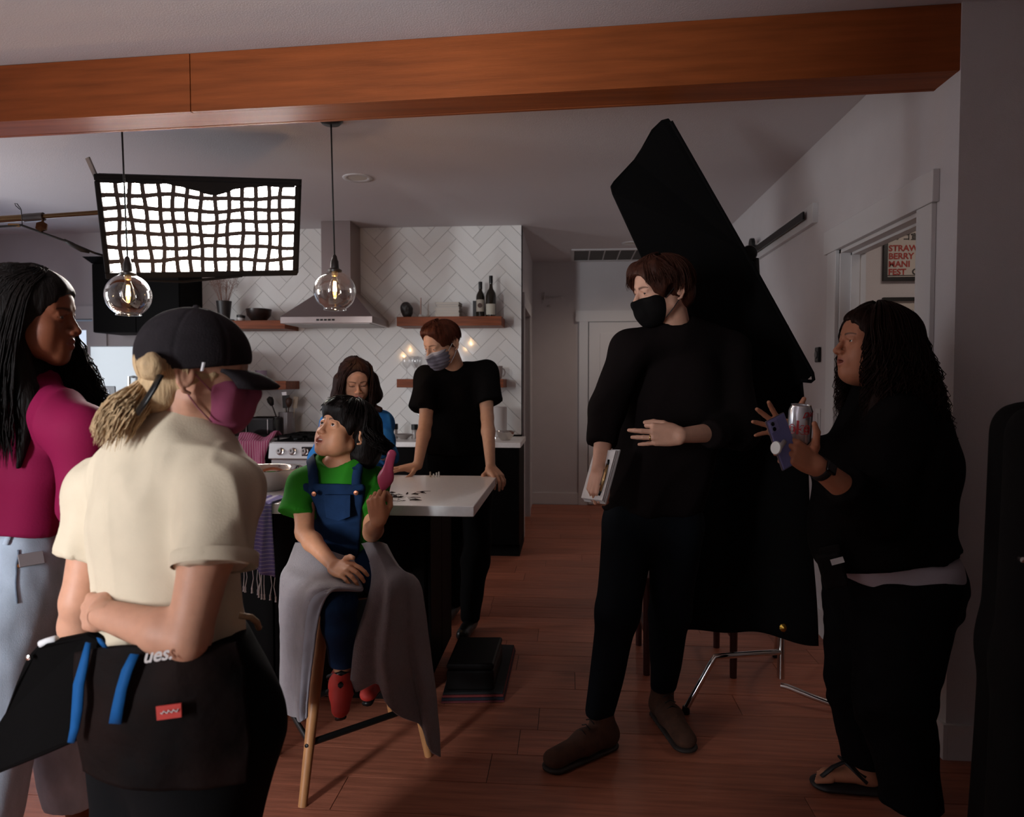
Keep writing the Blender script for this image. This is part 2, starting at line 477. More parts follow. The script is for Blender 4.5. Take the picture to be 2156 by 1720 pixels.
for kind, cx, cz, pl, q in herringbone():
    full = abs(parea(q)-parea(pl)) < 1e-7
    if full and kind in _tm: me = _tm[kind]
    else:
        src = pl if full else q
        ins = .0014; m_ = MB()
        pts = [(x-cx, z-cz) for x, z in src]; k = len(pts)
        mx, mz = sum(p[0] for p in pts)/k, sum(p[1] for p in pts)/k
        inner = [(mx+(x-mx)*(1-ins/max(.02, math.hypot(x-mx, z-mz))), mz+(z-mz)*(1-ins/max(.02, math.hypot(x-mx, z-mz)))) for x, z in pts]
        m_.add([(x, 0, z) for x, z in pts]+[(x, -.005, z) for x, z in pts]+[(x, -.0062, z) for x, z in inner],
               [tuple(range(2*k, 3*k))] + [(i, (i+1)%k, k+(i+1)%k, k+i) for i in range(k)] + [(k+i, k+(i+1)%k, 2*k+(i+1)%k, 2*k+i) for i in range(k)])
        o_ = m_.build('tile', M_tile); me = o_.data; bpy.data.objects.remove(o_)
        if full: _tm[kind] = me
    o = bpy.data.objects.new('tile', me); COL.objects.link(o); o.parent = wb
    o.location = (cx, YB, cz); o.rotation_euler = (random.uniform(-.012,.012), 0, random.uniform(-.012,.012))
struct(MB().box((XL,YB-.004,0),(-4.95,YB,H)).box((-4.28,YB-.004,0),(-3.3,YB,H)).box((-4.95,YB-.004,1.95),(-4.28,YB,H)).build('wall_back_plaster', M_paint))
# glass door by the fridge
d1 = struct(MB().box((-4.93,YB+.02,.02),(-4.86,YB+.07,1.93)).box((-4.37,YB+.02,.02),(-4.30,YB+.07,1.93))
            .box((-4.86,YB+.02,1.85),(-4.37,YB+.07,1.93)).box((-4.86,YB+.02,.02),(-4.37,YB+.07,.2)).build('window_1', M_trim))
MB().box((-4.86,YB+.04,.2),(-4.37,YB+.05,1.85)).build('pane', M_glasslit, d1)
MB().box((-4.28,YB-.024,0),(-4.15,YB-.004,1.95)).box((-5.08,YB-.024,0),(-4.95,YB-.004,1.95)).box((-5.12,YB-.03,1.95),(-4.11,YB-.004,2.06)).build('window_casing', M_trim, d1)

# end of the kitchen wall, the hall beyond it
hs = struct(MB().box((XK-.12,YB,0),(XK,6.35,H)).box((XK-.12,7.25,0),(XK,YH,H)).box((XK-.12,6.35,2.04),(XK,7.25,H)).build('wall_hall', M_paint))
MB().box((XK-.002,6.25,0),(XK+.018,6.35,2.04)).box((XK-.002,7.25,0),(XK+.018,7.35,2.04)).box((XK-.002,6.22,2.04),(XK+.022,7.38,2.16)).build('casing', M_trim, hs)
struct(MB().box((XK-.10,6.36,.01),(XK-.06,7.24,2.03)).build('door_3', mat('dark_door', (.05,.035,.03), .5)))
we = struct(MB().box((XK-.12,YH,0),(XW+.14,YH+.12,H)).build('wall_end', M_paint))
struct(MB().box((XK,YH-.018,0),(XW,YH,.13)).build('baseboard_end', M_trim))
hd = struct(MB().box((.22,YH-.045,.01),(1.05,YH-.012,2.04)).build('door_1', M_trim, bevel=.003))
MB().box((.34,YH-.052,.22),(.93,YH-.044,.92)).box((.34,YH-.052,1.08),(.93,YH-.044,1.92)).build('door_panel', M_trim, hd, bevel=.004)
MB().box((.11,YH-.03,0),(.21,YH-.002,2.05)).box((1.06,YH-.03,0),(1.16,YH-.002,2.05)).box((.07,YH-.036,2.05),(1.2,YH-.002,2.17)).build('door_casing', M_trim, hd)
MB().lathe((.29,YH-.052,1.0), [(.0,-.05),(.024,-.05),(.028,-.03),(.012,-.02),(.012,0)], 16, (0,1,0)).build('door_knob', M_chrome, hd, smooth=True)

# right wall with the doorway
O0, O1, OZ = 2.95, 3.80, 2.055
wr = struct(MB().box((XW,YC+.12,0),(XW+.12,O0,H)).box((XW,O1,0),(XW+.12,YH,H)).box((XW,O0,OZ),(XW+.12,O1,H)).build('wall_right', M_paint))
MB().box((XW-.02,2.83,0),(XW,O0,OZ)).box((XW-.02,O1,0),(XW,3.92,OZ)).build('door_casing', M_trim, wr, bevel=.003)
MB().box((XW-.026,2.812,OZ),(XW,3.96,OZ+.122)).build('door_header', M_trim, wr, bevel=.003)
MB().box((XW,O0-.001,0),(XW+.125,O0+.018,OZ)).box((XW,O1-.018,0),(XW+.125,O1+.001,OZ)).box((XW,O0,OZ-.018),(XW+.125,O1,OZ+.001)).build('door_jamb', M_trim, wr)
MB().box((XW+.05,O1-.03,0),(XW+.09,O1-.018,OZ-.018)).box((XW+.05,O0,OZ-.03),(XW+.09,O1,OZ-.018)).build('door_stop', M_trim, wr)
struct(MB().box((XW-.015,3.925,0),(XW,YH,.13)).box((XW-.015,YC-.025,0),(XW,2.825,.13)).build('baseboard_right', M_trim))
wf = struct(MB().box((XW,YC-.01,0),(3.5,YC+.12,H)).build('wall_front_right', M_paint))
struct(MB().box((XW,YC-.026,0),(3.5,YC-.01,.13)).build('baseboard_front_right', M_trim))
struct(MB().box((XW+.12,4.6,0),(3.5,4.7,H)).build('wall_bathroom', M_paint))
struct(MB().box((3.5,-3,0),(3.62,4.7,H)).build('wall_far_right', M_paint))
# living-room side: wall with the big window, rear wall, kitchen's left wall
struct(MB().box((-2.72,-3,0),(-2.6,-2.32,H)).box((-2.72,-1.28,0),(-2.6,2.3,H)).box((-2.72,-2.32,0),(-2.6,-1.28,.73)).box((-2.72,-2.32,2.27),(-2.6,-1.28,H)).build('wall_left', M_paint))
struct(MB().box((-2.69,-2.32,.73),(-2.63,-2.27,2.27)).box((-2.69,-1.33,.73),(-2.63,-1.28,2.27)).box((-2.69,-2.27,.73),(-2.63,-1.33,.78)).box((-2.69,-2.27,2.22),(-2.63,-1.33,2.27)).build('window_2', M_trim))
struct(MB().box((-1.80,-.6,0),(3.5,-.5,H)).build('wall_light_blocker', M_paint))  # unseen wall added to keep window light off the right side
struct(MB().box((XL,2.3,0),(-2.6,2.42,H)).build('wall_left_return', M_paint))
struct(MB().box((XL-.12,2.42,0),(XL,YB+.14,H)).build('wall_kitchen_left', M_paint))
_c, _s = math.cos(math.radians(-48)), math.sin(math.radians(-48))
def bay(u0, u1, z0, z1, d0=-.08, d1=-.03):   # added frame of the made-up angled bay window, u along its width
    q = lambda u, d: (-5.0+u*_c-d*_s, 3.15+u*_s+d*_c)
    return [(*q(u0,d0),z0),(*q(u1,d0),z0),(*q(u1,d1),z0),(*q(u0,d1),z0),(*q(u0,d0),z1),(*q(u1,d0),z1),(*q(u1,d1),z1),(*q(u0,d1),z1)]
struct(MB().hexa(bay(-.72,-.66,.98,2.26)).hexa(bay(.66,.72,.98,2.26)).hexa(bay(-.66,.66,.98,1.03)).hexa(bay(-.66,.66,2.21,2.26)).build('added_bay_frame', M_trim))  # made-up bay frame, so the kitchen light can face the tiled wall
struct(MB().hexa(bay(-1.2,1.0,0,.98,-.14,-.04)).hexa(bay(-1.2,1.0,2.26,H,-.14,-.04)).build('wall_added_bay', M_paint))  # wall added above and below the turned kitchen light
struct(MB().box((-2.72,-3.12,0),(3.62,-3,H)).build('wall_rear', M_paint))

struct(MB().box((XL,4.4,0),(-4.5,4.5,H)).build('wall_shade_stub', M_paint))  # unseen stub added to shade the left part of the back wall
# beam ----------------------------------------------------------------
def beam_pt(t, off, z):   # t along, off across
    a = np.array([XW, 2.69]); b = np.array([-2.75, 2.905]); d = nrm(b-a); n = np.array([-d[1], d[0]])
    if n[1] < 0: n = -n
    q = a+d*t+n*off; return (q[0], q[1], z)
BZ = 2.485; BL = 4.6
def beam_board(t0, t1, o0, o1, z0, z1):
    return MB().hexa([beam_pt(t0,o0,z0), beam_pt(t0,o1,z0), beam_pt(t1,o1,z0), beam_pt(t1,o0,z0),
                      beam_pt(t0,o0,z1), beam_pt(t0,o1,z1), beam_pt(t1,o1,z1), beam_pt(t1,o0,z1)])
bm = struct(beam_board(.005, BL, .02, .165, BZ+.02, H).build('trim_1', M_beam)); 
tj = 2.93
beam_board(.0, tj-.0015, 0, .02, BZ, H-.001).build('beam_board', M_beam, bm, bevel=.002)
beam_board(tj+.0015, BL, 0, .0203, BZ, H-.001).build('beam_board', M_beam, bm, bevel=.002)
beam_board(.0, BL, .0205, .1645, BZ+.001, BZ+.02).build('beam_soffit_board', M_beam, bm, bevel=.002)
beam_board(.0, BL, .165, .185, BZ, H-.001).build('beam_board', M_beam, bm, bevel=.002)

# ceiling fittings
M_lamp_off = mat('lamp_lens', (.6,.56,.5), .4)
def downlight(px, py, label):
    c = G(px, py, H); t = thing('recessed_downlight', label, 'ceiling light', c, 'recessed downlights')
    MB().lathe((c[0],c[1],H), [(.062,-.001),(.066,-.004),(.095,-.007),(.098,-.003),(.098,.0)], 32).build('trim_ring', M_trim, t, smooth=True)
    MB().lathe((c[0],c[1],H), [(.0,-.002),(.062,-.002)], 32).build('lens', M_lamp_off, t)
downlight(753, 374, 'recessed downlight in the ceiling right of the globe lamp cord')
downlight(1330, 512, 'small recessed downlight in the hall ceiling by the air vent')
l_ = bpy.data.lights.new('added_hall_fill', 'SPOT'); l_.energy = 20; l_.color = (1,.80,.66); l_.spot_size = 2.6; l_.spot_blend = .8; l_.shadow_soft_size = .05  # added fill that brightens the hall, set at the ceiling fitting
lo_ = bpy.data.objects.new('added_hall_fill', l_); COL.objects.link(lo_); lo_.location = tuple(G(1330,512,H)+np.array([0,0,-.02]))
vt = thing('air_vent', 'long white slatted return-air vent in the hall ceiling', 'vent', (.45,7.6,H))
MB().box((.02,7.28,H-.012),(.85,7.32,H)).box((.02,7.92,H-.012),(.85,7.96,H)).box((.02,7.32,H-.012),(.05,7.92,H)).box((.82,7.32,H-.012),(.85,7.92,H)).build('frame', M_trim, vt)
for i in range(4): MB().box((.20+i*.155,7.32,H-.010),(.212+i*.155,7.92,H)).build('divider', M_trim, vt)
for i in range(14): MB().obox((.435,7.345+i*.0415,H-.006),(.385,0,0),(0,.011,.005),(0,-.0006,.001)).build('slat', mat('vent_slat',(.2,.17,.16),.6) if i == 0 else bpy.data.materials['vent_slat'], vt)
MB().box((.05,7.32,H-.0015),(.82,7.92,H)).build('duct_opening', M_blackmat, vt)

# barn-door rail on the right wall
br = thing('barn_door_rail', 'black sliding-door rail on a white board high on the right wall', 'door rail', (XW,4.6,2.3))
MB().box((XW-.03,4.13,2.268),(XW,5.75,2.378)).build('backing_board', M_trim, br, bevel=.002)
MB().box((XW-.055,4.22,2.305),(XW-.045,5.75,2.35)).build('rail', M_black, br)
for y in (4.3, 4.9, 5.6): MB().lathe((XW-.045,y,2.33), [(.012,0),(.012,-.0),(.012,.02)], 12, (1,0,0), True, True).build('spacer', M_black, br)
MB().tube([(XW-.062,5.35,2.37),(XW-.062,5.35,2.12)], .018, 8).build('hanger_strap', M_black, br)
MB().lathe((XW-.05,5.35,2.375), [(.0,-.02),(.048,-.02),(.05,-.01),(.05,.005),(.0,.005)], 24, (1,0,0)).build('wheel', M_black, br, smooth=.6)

# wall controls
th = thing('thermostat', 'small black thermostat on the right wall beside the talking woman', 'thermostat', (XW,4.07,1.53))
MB().obox((XW-.009,4.07,1.53),(.009,0,0),(0,.030,0),(0,0,.042)).build('body', M_black, th, bevel=.006)
MB().lathe((XW-.019,4.07,1.53), [(.0,-.003),(.02,-.003),(.022,.002)], 20, (1,0,0)).build('dial', mat('dark_dial',(.02,.02,.025),.2), th)
sw = thing('light_switch', 'white light switch plate on the right wall below the thermostat', 'switch', (XW,4.07,1.175))
MB().obox((XW-.003,4.07,1.175),(.003,0,0),(0,.036,0),(0,0,.058)).build('plate', M_trim, sw, bevel=.002)
MB().obox((XW-.008,4.07,1.175),(.004,0,.001),(0,.016,0),(-.001,0,.032)).build('rocker', M_trim, sw, bevel=.001)

# framed posters in the room behind the doorway
def text_mesh(body, size, origin, ax, ay, m, parent, name='lettering', depth=.0006, align='LEFT', shear=0, sx=1, bold=0):
    cu = bpy.data.curves.new('t', 'FONT'); cu.body = body; cu.size = size; cu.align_x = align; cu.extrude = 0; cu.offset = bold; cu.shear = shear
    cu.resolution_u = 3
    o = bpy.data.objects.new('t', cu); COL.objects.link(o); dg = bpy.context.evaluated_depsgraph_get()
    me = bpy.data.meshes.new_from_object(o.evaluated_get(dg)); bpy.data.objects.remove(o)
    ax, ay = nrm(ax), nrm(ay); nz = np.cross(ax, ay)
    co = np.empty(len(me.vertices)*3); me.vertices.foreach_get('co', co); co = co.reshape(-1,3)
    w_ = np.asarray(origin) + np.outer(co[:,0]*sx, ax) + np.outer(co[:,1], ay) + nz*depth
    me.vertices.foreach_set('co', w_.ravel()); me.materials.clear(); me.materials.append(m); me.update()
    return link(name, me, parent)
M_frame = mat('black_frame', (.008,.008,.008), .4); M_paper = mat('poster_paper', (.55,.50,.45), .6)
M_red = mat('poster_red', (.36,.035,.025), .6); M_ink = mat('poster_ink', (.02,.015,.015), .6)
def poster(lo, hi, label):
    x0, z0 = lo; x1, z1 = hi; y = 4.6; t = thing('framed_poster', label, 'poster', ((x0+x1)/2, y, z0), 'framed posters')
    f = .022
    MB().box((x0,y-.025,z0),(x1,y,z0+f)).box((x0,y-.025,z1-f),(x1,y,z1)).box((x0,y-.025,z0+f),(x0+f,y,z1-f)).box((x1-f,y-.025,z0+f),(x1,y,z1-f)).build('frame', M_frame, t)
    return t, MB().box((x0+f,y-.008,z0+f),(x1-f,y-.004,z1-f)).build('sheet', M_paper, t)
pa = P(1857, 592, 4.6); pb = P(1857, 468, 4.6); x0 = pa[0]; y = 4.591
pt1, sh1 = poster((x0, pa[2]), (x0+.42, pb[2]+.06), 'framed poster of red block letters reading STRAWBERRY MANIFESTO')
for i, (s_, m_) in enumerate((('STRAW', M_red), ('BERRY', M_red), ('MANI', M_red), ('FEST', M_red))):
    pz = P(1864, 523+i*16.6, y)[2]
    text_mesh(s_, .051, (x0+.032, y, pz-.017), (1,0,0), (0,0,1), m_, sh1, sx=1.02, bold=.0016)
text_mesh('O', .051, (x0+.172, y, P(1864,572.8,y)[2]-.017), (1,0,0), (0,0,1), M_ink, sh1, bold=.0016)
text_mesh('\u30a4\u30c1\u30b4\u5ba3\u8a00', .046, (x0+.022, y, P(1864,500,y)[2]-.014), (1,0,0), (0,0,1), M_ink, sh1, bold=.001)
MB().box((x0+.03,y-.001,P(1864,581,y)[2]),(x0+.39,y,P(1864,579.5,y)[2])).build('rule', M_ink, sh1)
pa = P(1857, 627, 4.6)
pt2, sh2 = poster((pa[0], pa[2]-.62), (pa[0]+.42, pa[2]), 'framed pale print below the red-lettered poster')
MB().tube([(pa[0]+.06+.03*i, y, pa[2]-.12-.05*math.sin(i*1.3)) for i in range(11)], .0012, 4).build('drawn_line', M_ink, sh2)
MB().tube([(pa[0]+.08+.026*i, y, pa[2]-.22-.04*math.cos(i*1.7)) for i in range(10)], .0012, 4).build('drawn_line', M_ink, sh2)

# pale wire script on the hall wall
ws = thing('wire_wall_sign', 'faint white wire script hanging on the hall end wall', 'wall sign', P(1163, 640, YH-.01))
def hp(x, y): return P(x, y, YH-.012)
MB().tube([hp(1141,639),hp(1145,634),hp(1147,622),hp(1146,615),hp(1142,617),hp(1143,630),hp(1148,628),hp(1151,624),hp(1155,628),hp(1160,625),hp(1164,629),hp(1168,625),hp(1173,627),hp(1178,625),hp(1184,627)], .006, 6).build('wire', mat('white_wire',(.6,.57,.55),.4), ws, smooth=True)
MB().tube([hp(1152,645),hp(1158,642),hp(1160,646)], .007, 6).build('wire_dot', bpy.data.materials['white_wire'], ws, smooth=True)
# ================================================================ kitchen fixtures
M_quartz = mat('white_quartz', (.88,.86,.84), .28, var=.04, vscale=40)
M_shelf = mat('walnut_shelf', (.22,.055,.017), .45, spec=.2, var=.4, vscale=4, stretch=(.6,8,8), bump=.06, bscale=40, bstretch=(.3,8,8))
M_cab = mat('black_cabinet', (.004,.0035,.0035), .5, spec=.03)
M_hood = mat('hood_steel', (.42,.36,.35), .33, 1, bump=.03, bscale=50, bstretch=(1,1,30))
# island
IX1 = -.357; IY0, IY1 = 2.655, 3.53; IX0 = -1.62; CZ = .91; T = .040
isl = thing('kitchen_island', 'black kitchen island cabinet under the white worktop', 'kitchen island', (-1.1,3.2,0))
MB().box((IX0+.03,2.95,.09),(-.60,IY1-.04,CZ-T)).build('carcass', M_cab, isl)
MB().box((IX0+.06,3.0,0),(-.64,IY1-.1,.09)).build('plinth', M_blackmat, isl)
for i in range(3):
    xa = IX0+.035+i*.33; MB().box((xa,2.93,.11),(xa+.322,2.95,CZ-T-.012)).build('panel', M_cab, isl, bevel=.002)
for i in range(2):
    ya = 2.955+i*.268; MB().box((-.60,ya,.11),(-.582,ya+.262,CZ-T-.012)).build('panel', M_cab, isl, bevel=.002)
tag(MB().box((IX0,IY0,CZ-T),(IX1,IY1,CZ)).build('island_worktop', M_quartz, bevel=.003), 'thick white quartz worktop of the kitchen island', 'worktop')

# back run
BC0 = 5.48
def base_unit(x0, x1, label, doors=2):
    t = thing('base_cabinet', label, 'cabinet', ((x0+x1)/2, 5.8, 0), 'black base cabinets along the back wall')
    MB().box((x0,5.52,.10),(x1,YB-.01,.868)).build('carcass', M_cab, t)
    MB().box((x0,5.58,0),(x1,YB-.01,.10)).build('plinth', M_blackmat, t)
    w_ = (x1-x0)/doors
    for i in range(doors):
        d = MB().box((x0+i*w_+.002,5.498,.11),(x0+(i+1)*w_-.002,5.519,.862)).build('door', M_cab, t, bevel=.002)
        hx = x0+(i+1)*w_-.04 if i % 2 == 0 else x0+i*w_+.04
        MB().tube([(hx,5.498,.62),(hx,5.47,.62),(hx,5.47,.78),(hx,5.498,.78)], .005, 8).build('handle', M_black, d)
SX0, SX1 = P(572, 960, 5.48)[0], P(572, 960, 5.48)[0]+.76
base_unit(-2.86, SX0-.004, 'black base cabinet between fridge and cooker', 2)
base_unit(SX1+.004, -.385, 'black base cabinet right of the cooker', 2)
tag(MB().box((-2.87,BC0,.87),(SX0-.003,YB-.008,.91)).build('worktop', M_quartz, bevel=.003), 'white worktop left of the cooker under the black toaster', 'worktop')
tag(MB().box((SX1+.003,BC0,.87),(-.372,YB-.008,.91)).build('worktop', M_quartz, bevel=.003), 'white worktop right of the cooker along the back wall', 'worktop')
# cooker
ck = thing('gas_cooker', 'stainless gas cooker with black grates behind the boy', 'cooker', ((SX0+SX1)/2,5.8,0))
MB().box((SX0,5.47,.04),(SX1,YB-.02,.905)).build('body', M_steel, ck, bevel=.004)
MB().obox(((SX0+SX1)/2,5.45,.83),(.38,0,0),(0,.025,-.008),(0,.012,.062)).build('control_panel', M_steel, ck, bevel=.004)
for i in range(5):
    x = P(590+i*26, 945, 5.42)[0] if i < 3 else SX1-.24+.09*(i-2.2)
    k = MB().lathe((x,5.415,.835), [(.0,-.034),(.019,-.034),(.022,-.028),(.022,-.006),(.030,-.004),(.030,.0)], 20, (0,1,-.15)).build('knob', M_chrome, ck, smooth=.7)
    MB().box((x-.003,5.376,.835),(x+.003,5.382,.852)).build('pointer', M_black, k)
MB().box((P(637,945,5.42)[0]-.005,5.414,.80),(P(637,945,5.42)[0]+.13,5.424,.872)).build('display', mat('black_glass',(.006,.006,.008),.08), ck)
dr = MB().box((SX0+.02,5.445,.16),(SX1-.02,5.469,.735)).build('oven_door', M_steel, ck, bevel=.004)
MB().box((SX0+.09,5.44,.28),(SX1-.09,5.446,.62)).build('oven_glass', bpy.data.materials['black_glass'], dr)
MB().tube([(SX0+.07,5.445,.70),(SX0+.07,5.40,.70),(SX1-.07,5.40,.70),(SX1-.07,5.445,.70)], .011, 10).build('oven_handle', M_chrome, dr, smooth=.6)
MB().box((SX0+.02,5.49,.905),(SX1-.02,6.06,.912)).build('hob', M_blackmat, ck)
for k in range(3):
    g = MB(); xa = SX0+.03+k*.235
    for j in range(4): g.box((xa,5.52+j*.155,.935),(xa+.222,5.534+j*.155,.952))
    for j in range(3): g.box((xa+.104*j,5.52,.937),(xa+.014+.104*j,6.0,.95))
    for a in (0,.208):
        for b in (0,.466): g.box((xa+a,5.52+b,.91),(xa+a+.014,5.534+b,.94))
    g.build('grate', M_blackmat, ck)
for a in (.15,.61):
    for b in (5.64,5.9): MB().lathe((SX0+a,b,.912), [(.045,0),(.045,.012),(.03,.016),(.03,.02),(.0,.02)], 20).build('burner', M_black, ck, smooth=.6)
# range hood
hd_ = thing('range_hood', 'stainless pyramid range hood with tall chimney on the tiled wall', 'range hood', (-1.9,5.85,1.85))
hx0, hx1 = P(590,670,5.62)[0], P(772,670,5.62)[0]; hz0 = P(680,680,5.6)[2]; hz1 = hz0+.055
hx0 -= .0; hx1 = hx0+.76
cxh = (P(683,520,5.95)[0]+P(747,520,5.95)[0])/2; cw = .125
MB().box((hx0,5.62,hz0),(hx1,YB-.008,hz1)).build('rim', M_hood, hd_, bevel=.003)
MB().hexa([(hx0,5.62,hz1),(hx1,5.62,hz1),(hx1,YB-.008,hz1),(hx0,YB-.008,hz1),(cxh-cw,5.85,hz1+.24),(cxh+cw,5.85,hz1+.24),(cxh+cw,YB-.008,hz1+.24),(cxh-cw,YB-.008,hz1+.24)]).build('canopy', M_hood, hd_)
MB().box((cxh-cw,5.85,hz1+.24),(cxh+cw,YB-.008,H-.001)).build('chimney', M_hood, hd_, bevel=.002)
MB().box((hx0+.03,5.64,hz0-.004),(hx1-.03,YB-.03,hz0)).build('filter', mat('filter_mesh',(.3,.27,.26),.4,1), hd_)
for i in range(5): MB().box((hx0+.30+i*.032,5.616,hz0+.02),(hx0+.322+i*.032,5.621,hz0+.034)).build('button', M_black, hd_)
# shelves
def shelf(px0, px1, py0, py1, label, y0=5.83):
    a, b = P(px0, py0, y0), P(px1, py1, y0)
    o = MB().box((a[0],y0,b[2]),(b[0],YB-.008,a[2])).build('wall_shelf', M_shelf, bevel=.002)
    tag(o, label, 'shelf', 'thick wooden wall shelves'); return a[0], b[0], a[2], y0
sUL = shelf(455, 600, 675, 692, 'thick wooden shelf left of the range hood holding vase and bowl')
sUR = shelf(835, 1056, 667, 685, 'thick wooden shelf right of the range hood holding books and bottles')
sLL = shelf(480, 602, 802, 820, 'lower wooden shelf left of the cooker holding lavender cups')
sLR = shelf(835, 1060, 798, 816, 'lower wooden shelf behind the leaning man holding glasses')

# fridge and the cabinet over it
FX0, FX1, FY = P(190,800,5.35)[0], P(190,800,5.35)[0]+.90, 5.35
M_fr = mat('fridge_steel', (.42,.48,.52), .18, .04, spec=.3, bump=.02, bscale=40, bstretch=(1,1,25))
fz = P(190,728,5.35)[2]
fr = thing('refrigerator', 'stainless side-by-side refrigerator with dark water dispenser', 'refrigerator', ((FX0+FX1)/2,5.7,0))
MB().box((FX0,FY+.06,.02),(FX1,YB-.02,fz)).build('body', mat('fridge_side',(.12,.12,.13),.5), fr)
fm = FX0+.40
dl = MB().box((FX0+.002,FY,.05),(fm-.004,FY+.058,fz-.002)).build('freezer_door', M_fr, fr, bevel=.008)
dr_ = MB().box((fm+.004,FY,.05),(FX1-.002,FY+.058,fz-.002)).build('fridge_door', M_fr, fr, bevel=.008)
dz1, dz0 = P(196,813,FY)[2], P(196,912,FY)[2]; dxa, dxb = P(196,860,FY)[0], P(244,860,FY)[0]
dp = MB().box((dxa,FY-.006,dz0),(dxb,FY+.001,dz1)).build('dispenser', mat('dispenser_plastic',(.03,.032,.05),.3), dl, bevel=.003)
MB().box((dxa+.045,FY-.009,dz1-.12),(dxb-.045,FY-.005,dz1-.03)).build('dispenser_screen', mat('dispenser_screen',(.10,.12,.20),.2), dp)
MB().box((dxa+.01,FY-.0075,dz0+.01),(dxb-.01,FY-.005,dz1-.16)).build('dispenser_recess', M_blackmat, dp)
for s_, d_ in ((-.045, dl), (.045, dr_)):
    MB().tube([(fm+s_,FY,1.42),(fm+s_,FY-.05,1.42),(fm+s_,FY-.055,1.1),(fm+s_,FY-.05,.62),(fm+s_,FY,.62)], .012, 10).build('door_handle', M_chrome, d_, smooth=.6)
cb0 = P(196,700,5.75); cb1 = P(380,552,5.75); cb1[0] = P(425,650,6.12)[0]
uc = thing('upper_cabinet', 'large black cabinet hanging above the refrigerator', 'cabinet', (cb0[0]+.4,5.9,cb0[2]))
MB().box((cb0[0],5.77,cb0[2]),(cb1[0],YB-.008,cb1[2])).build('carcass', M_cab, uc)
cw_ = (cb1[0]-cb0[0])/2
for i in range(2): MB().box((cb0[0]+i*cw_+.002,5.75,cb0[2]+.003),(cb0[0]+(i+1)*cw_-.002,5.769,cb1[2]-.004)).build('door', M_cab, uc, bevel=.002)
MB().hexa([(cb0[0],5.75,cb1[2]),(cb1[0],5.75,cb1[2]),(cb1[0],YB-.008,cb1[2]),(cb0[0],YB-.008,cb1[2]),(cb0[0]-.05,5.70,cb1[2]+.05),(cb1[0]+.0,5.70,cb1[2]+.05),(cb1[0],YB-.008,cb1[2]+.05),(cb0[0]-.05,YB-.008,cb1[2]+.05)]).build('crown_moulding', M_cab, uc)

# ---------------------------------------------------------------- things on the shelves
M_cer_b = mat('black_ceramic', (.022,.018,.017), .45, bump=.05, bscale=40); M_lav = mat('lavender_glaze', (.34,.27,.38), .25)
M_white = mat('white_ceramic', (.6,.58,.56), .35)
def on(s, px, off=0): a = P(px, 670, s[3]+.13); return np.array([a[0], s[3]+.13+off, s[2]])
c = on(sUL, 472)
vs = thing('flower_vase', 'tapered black vase holding dried flowers on the left shelf', 'vase', c)
MB().lathe(c, [(.0,.0),(.042,0),(.045,.01),(.062,.165),(.064,.178),(.056,.178),(.04,.03),(.0,.03)], 28).build('body', M_cer_b, vs, smooth=.7)
MB().lathe(c, [(.055,0),(.055,.012),(.045,.018)], 28, None, True).build('foot', M_cer_b, vs, smooth=.7)
M_dry = mat('dried_stems', (.30,.17,.13), .8)
fl_ = thing('dried_flowers', 'spray of pinkish dried twigs standing in the black vase', 'dried flowers', c+np.array([0,0,.17]))
for i in range(46):
    a = rng.uniform(0, 2*math.pi); sp = rng.uniform(.02, .16); hgt = rng.uniform(.14, .30)
    p0 = c+np.array([.02*math.cos(a), .02*math.sin(a), .13]); tip = c+np.array([sp*1.05*math.cos(a), sp*.6*math.sin(a), .17+hgt])
    mid = (p0+tip)/2 + np.array([0,0,.02]); g = MB(); g.tube([p0, mid, tip], [.0016,.0011,.0006], 4)
    for k in range(5):
        b0 = mid+(tip-mid)*rng.uniform(.1,1); b1 = b0+np.array([rng.uniform(-.035,.035), rng.uniform(-.03,.03), rng.uniform(.005,.035)])
        g.tube([b0,b1], [.0009,.0005], 3); g.lathe(b1, [(.0,-.003),(.003,0),(.0,.003)], 5)
    g.build('twig', M_dry, fl_)
c = on(sUL, 507)
jr = thing('salt_jar', 'small white jar with tilted black lid beside the bowl', 'jar', c)
MB().lathe(c, [(.0,0),(.032,0),(.034,.004),(.034,.034),(.0,.034)], 24).build('body', M_white, jr, smooth=.7)
MB().lathe(c+np.array([0,0,.034]), [(.036,0),(.036,.022),(.0,.028)], 24, (.12,0,1)).build('lid', M_cer_b, jr, smooth=.7)
o = MB().lathe(on(sUL,490,-.05), [(.0,0),(.036,0),(.038,.016),(.034,.016),(.0,.006)], 24).build('small_dish', M_cer_b, smooth=.7); tag(o, 'tiny black dish in front of the vase foot', 'dish')
c = on(sUL, 545)
bw = MB().lathe(c, [(.0,0),(.055,0),(.06,.006),(.098,.05),(.108,.105),(.104,.107),(.09,.05),(.05,.012),(.0,.01)], 36).build('bowl', mat('dark_wood_bowl',(.035,.018,.013),.3, var=.6, vscale=14, col2=(.012,.009,.008)), smooth=.8)
tag(bw, 'dark wooden bowl on the shelf left of the range hood', 'bowl')
c = on(sUR, 857)
V, F = isurf([ell(c+np.array([0,0,.065]), (.052,.045,.068), k=.01), ell(c+np.array([-.01,-.01,.09]), (.04,.04,.045), k=.02), half(c+np.array([0,0,.001]), (0,0,-1), .002)], .006, 1)
tag(mesh_obj('stone_ornament', V+vnormals(V,F)*(.004*vnoise(V*45,3))[:,None], F, M_cer_b), 'rough black round ornament at the left end of the right shelf', 'ornament')
c = on(sUR, 886)
cd = thing('bud_vase', 'thin pale stick in a tiny white holder beside the black ornament', 'bud vase', c)
MB().lathe(c, [(.0,0),(.022,0),(.024,.006),(.016,.026),(.009,.03),(.0,.03)], 20).build('holder', M_white, cd, smooth=.8)
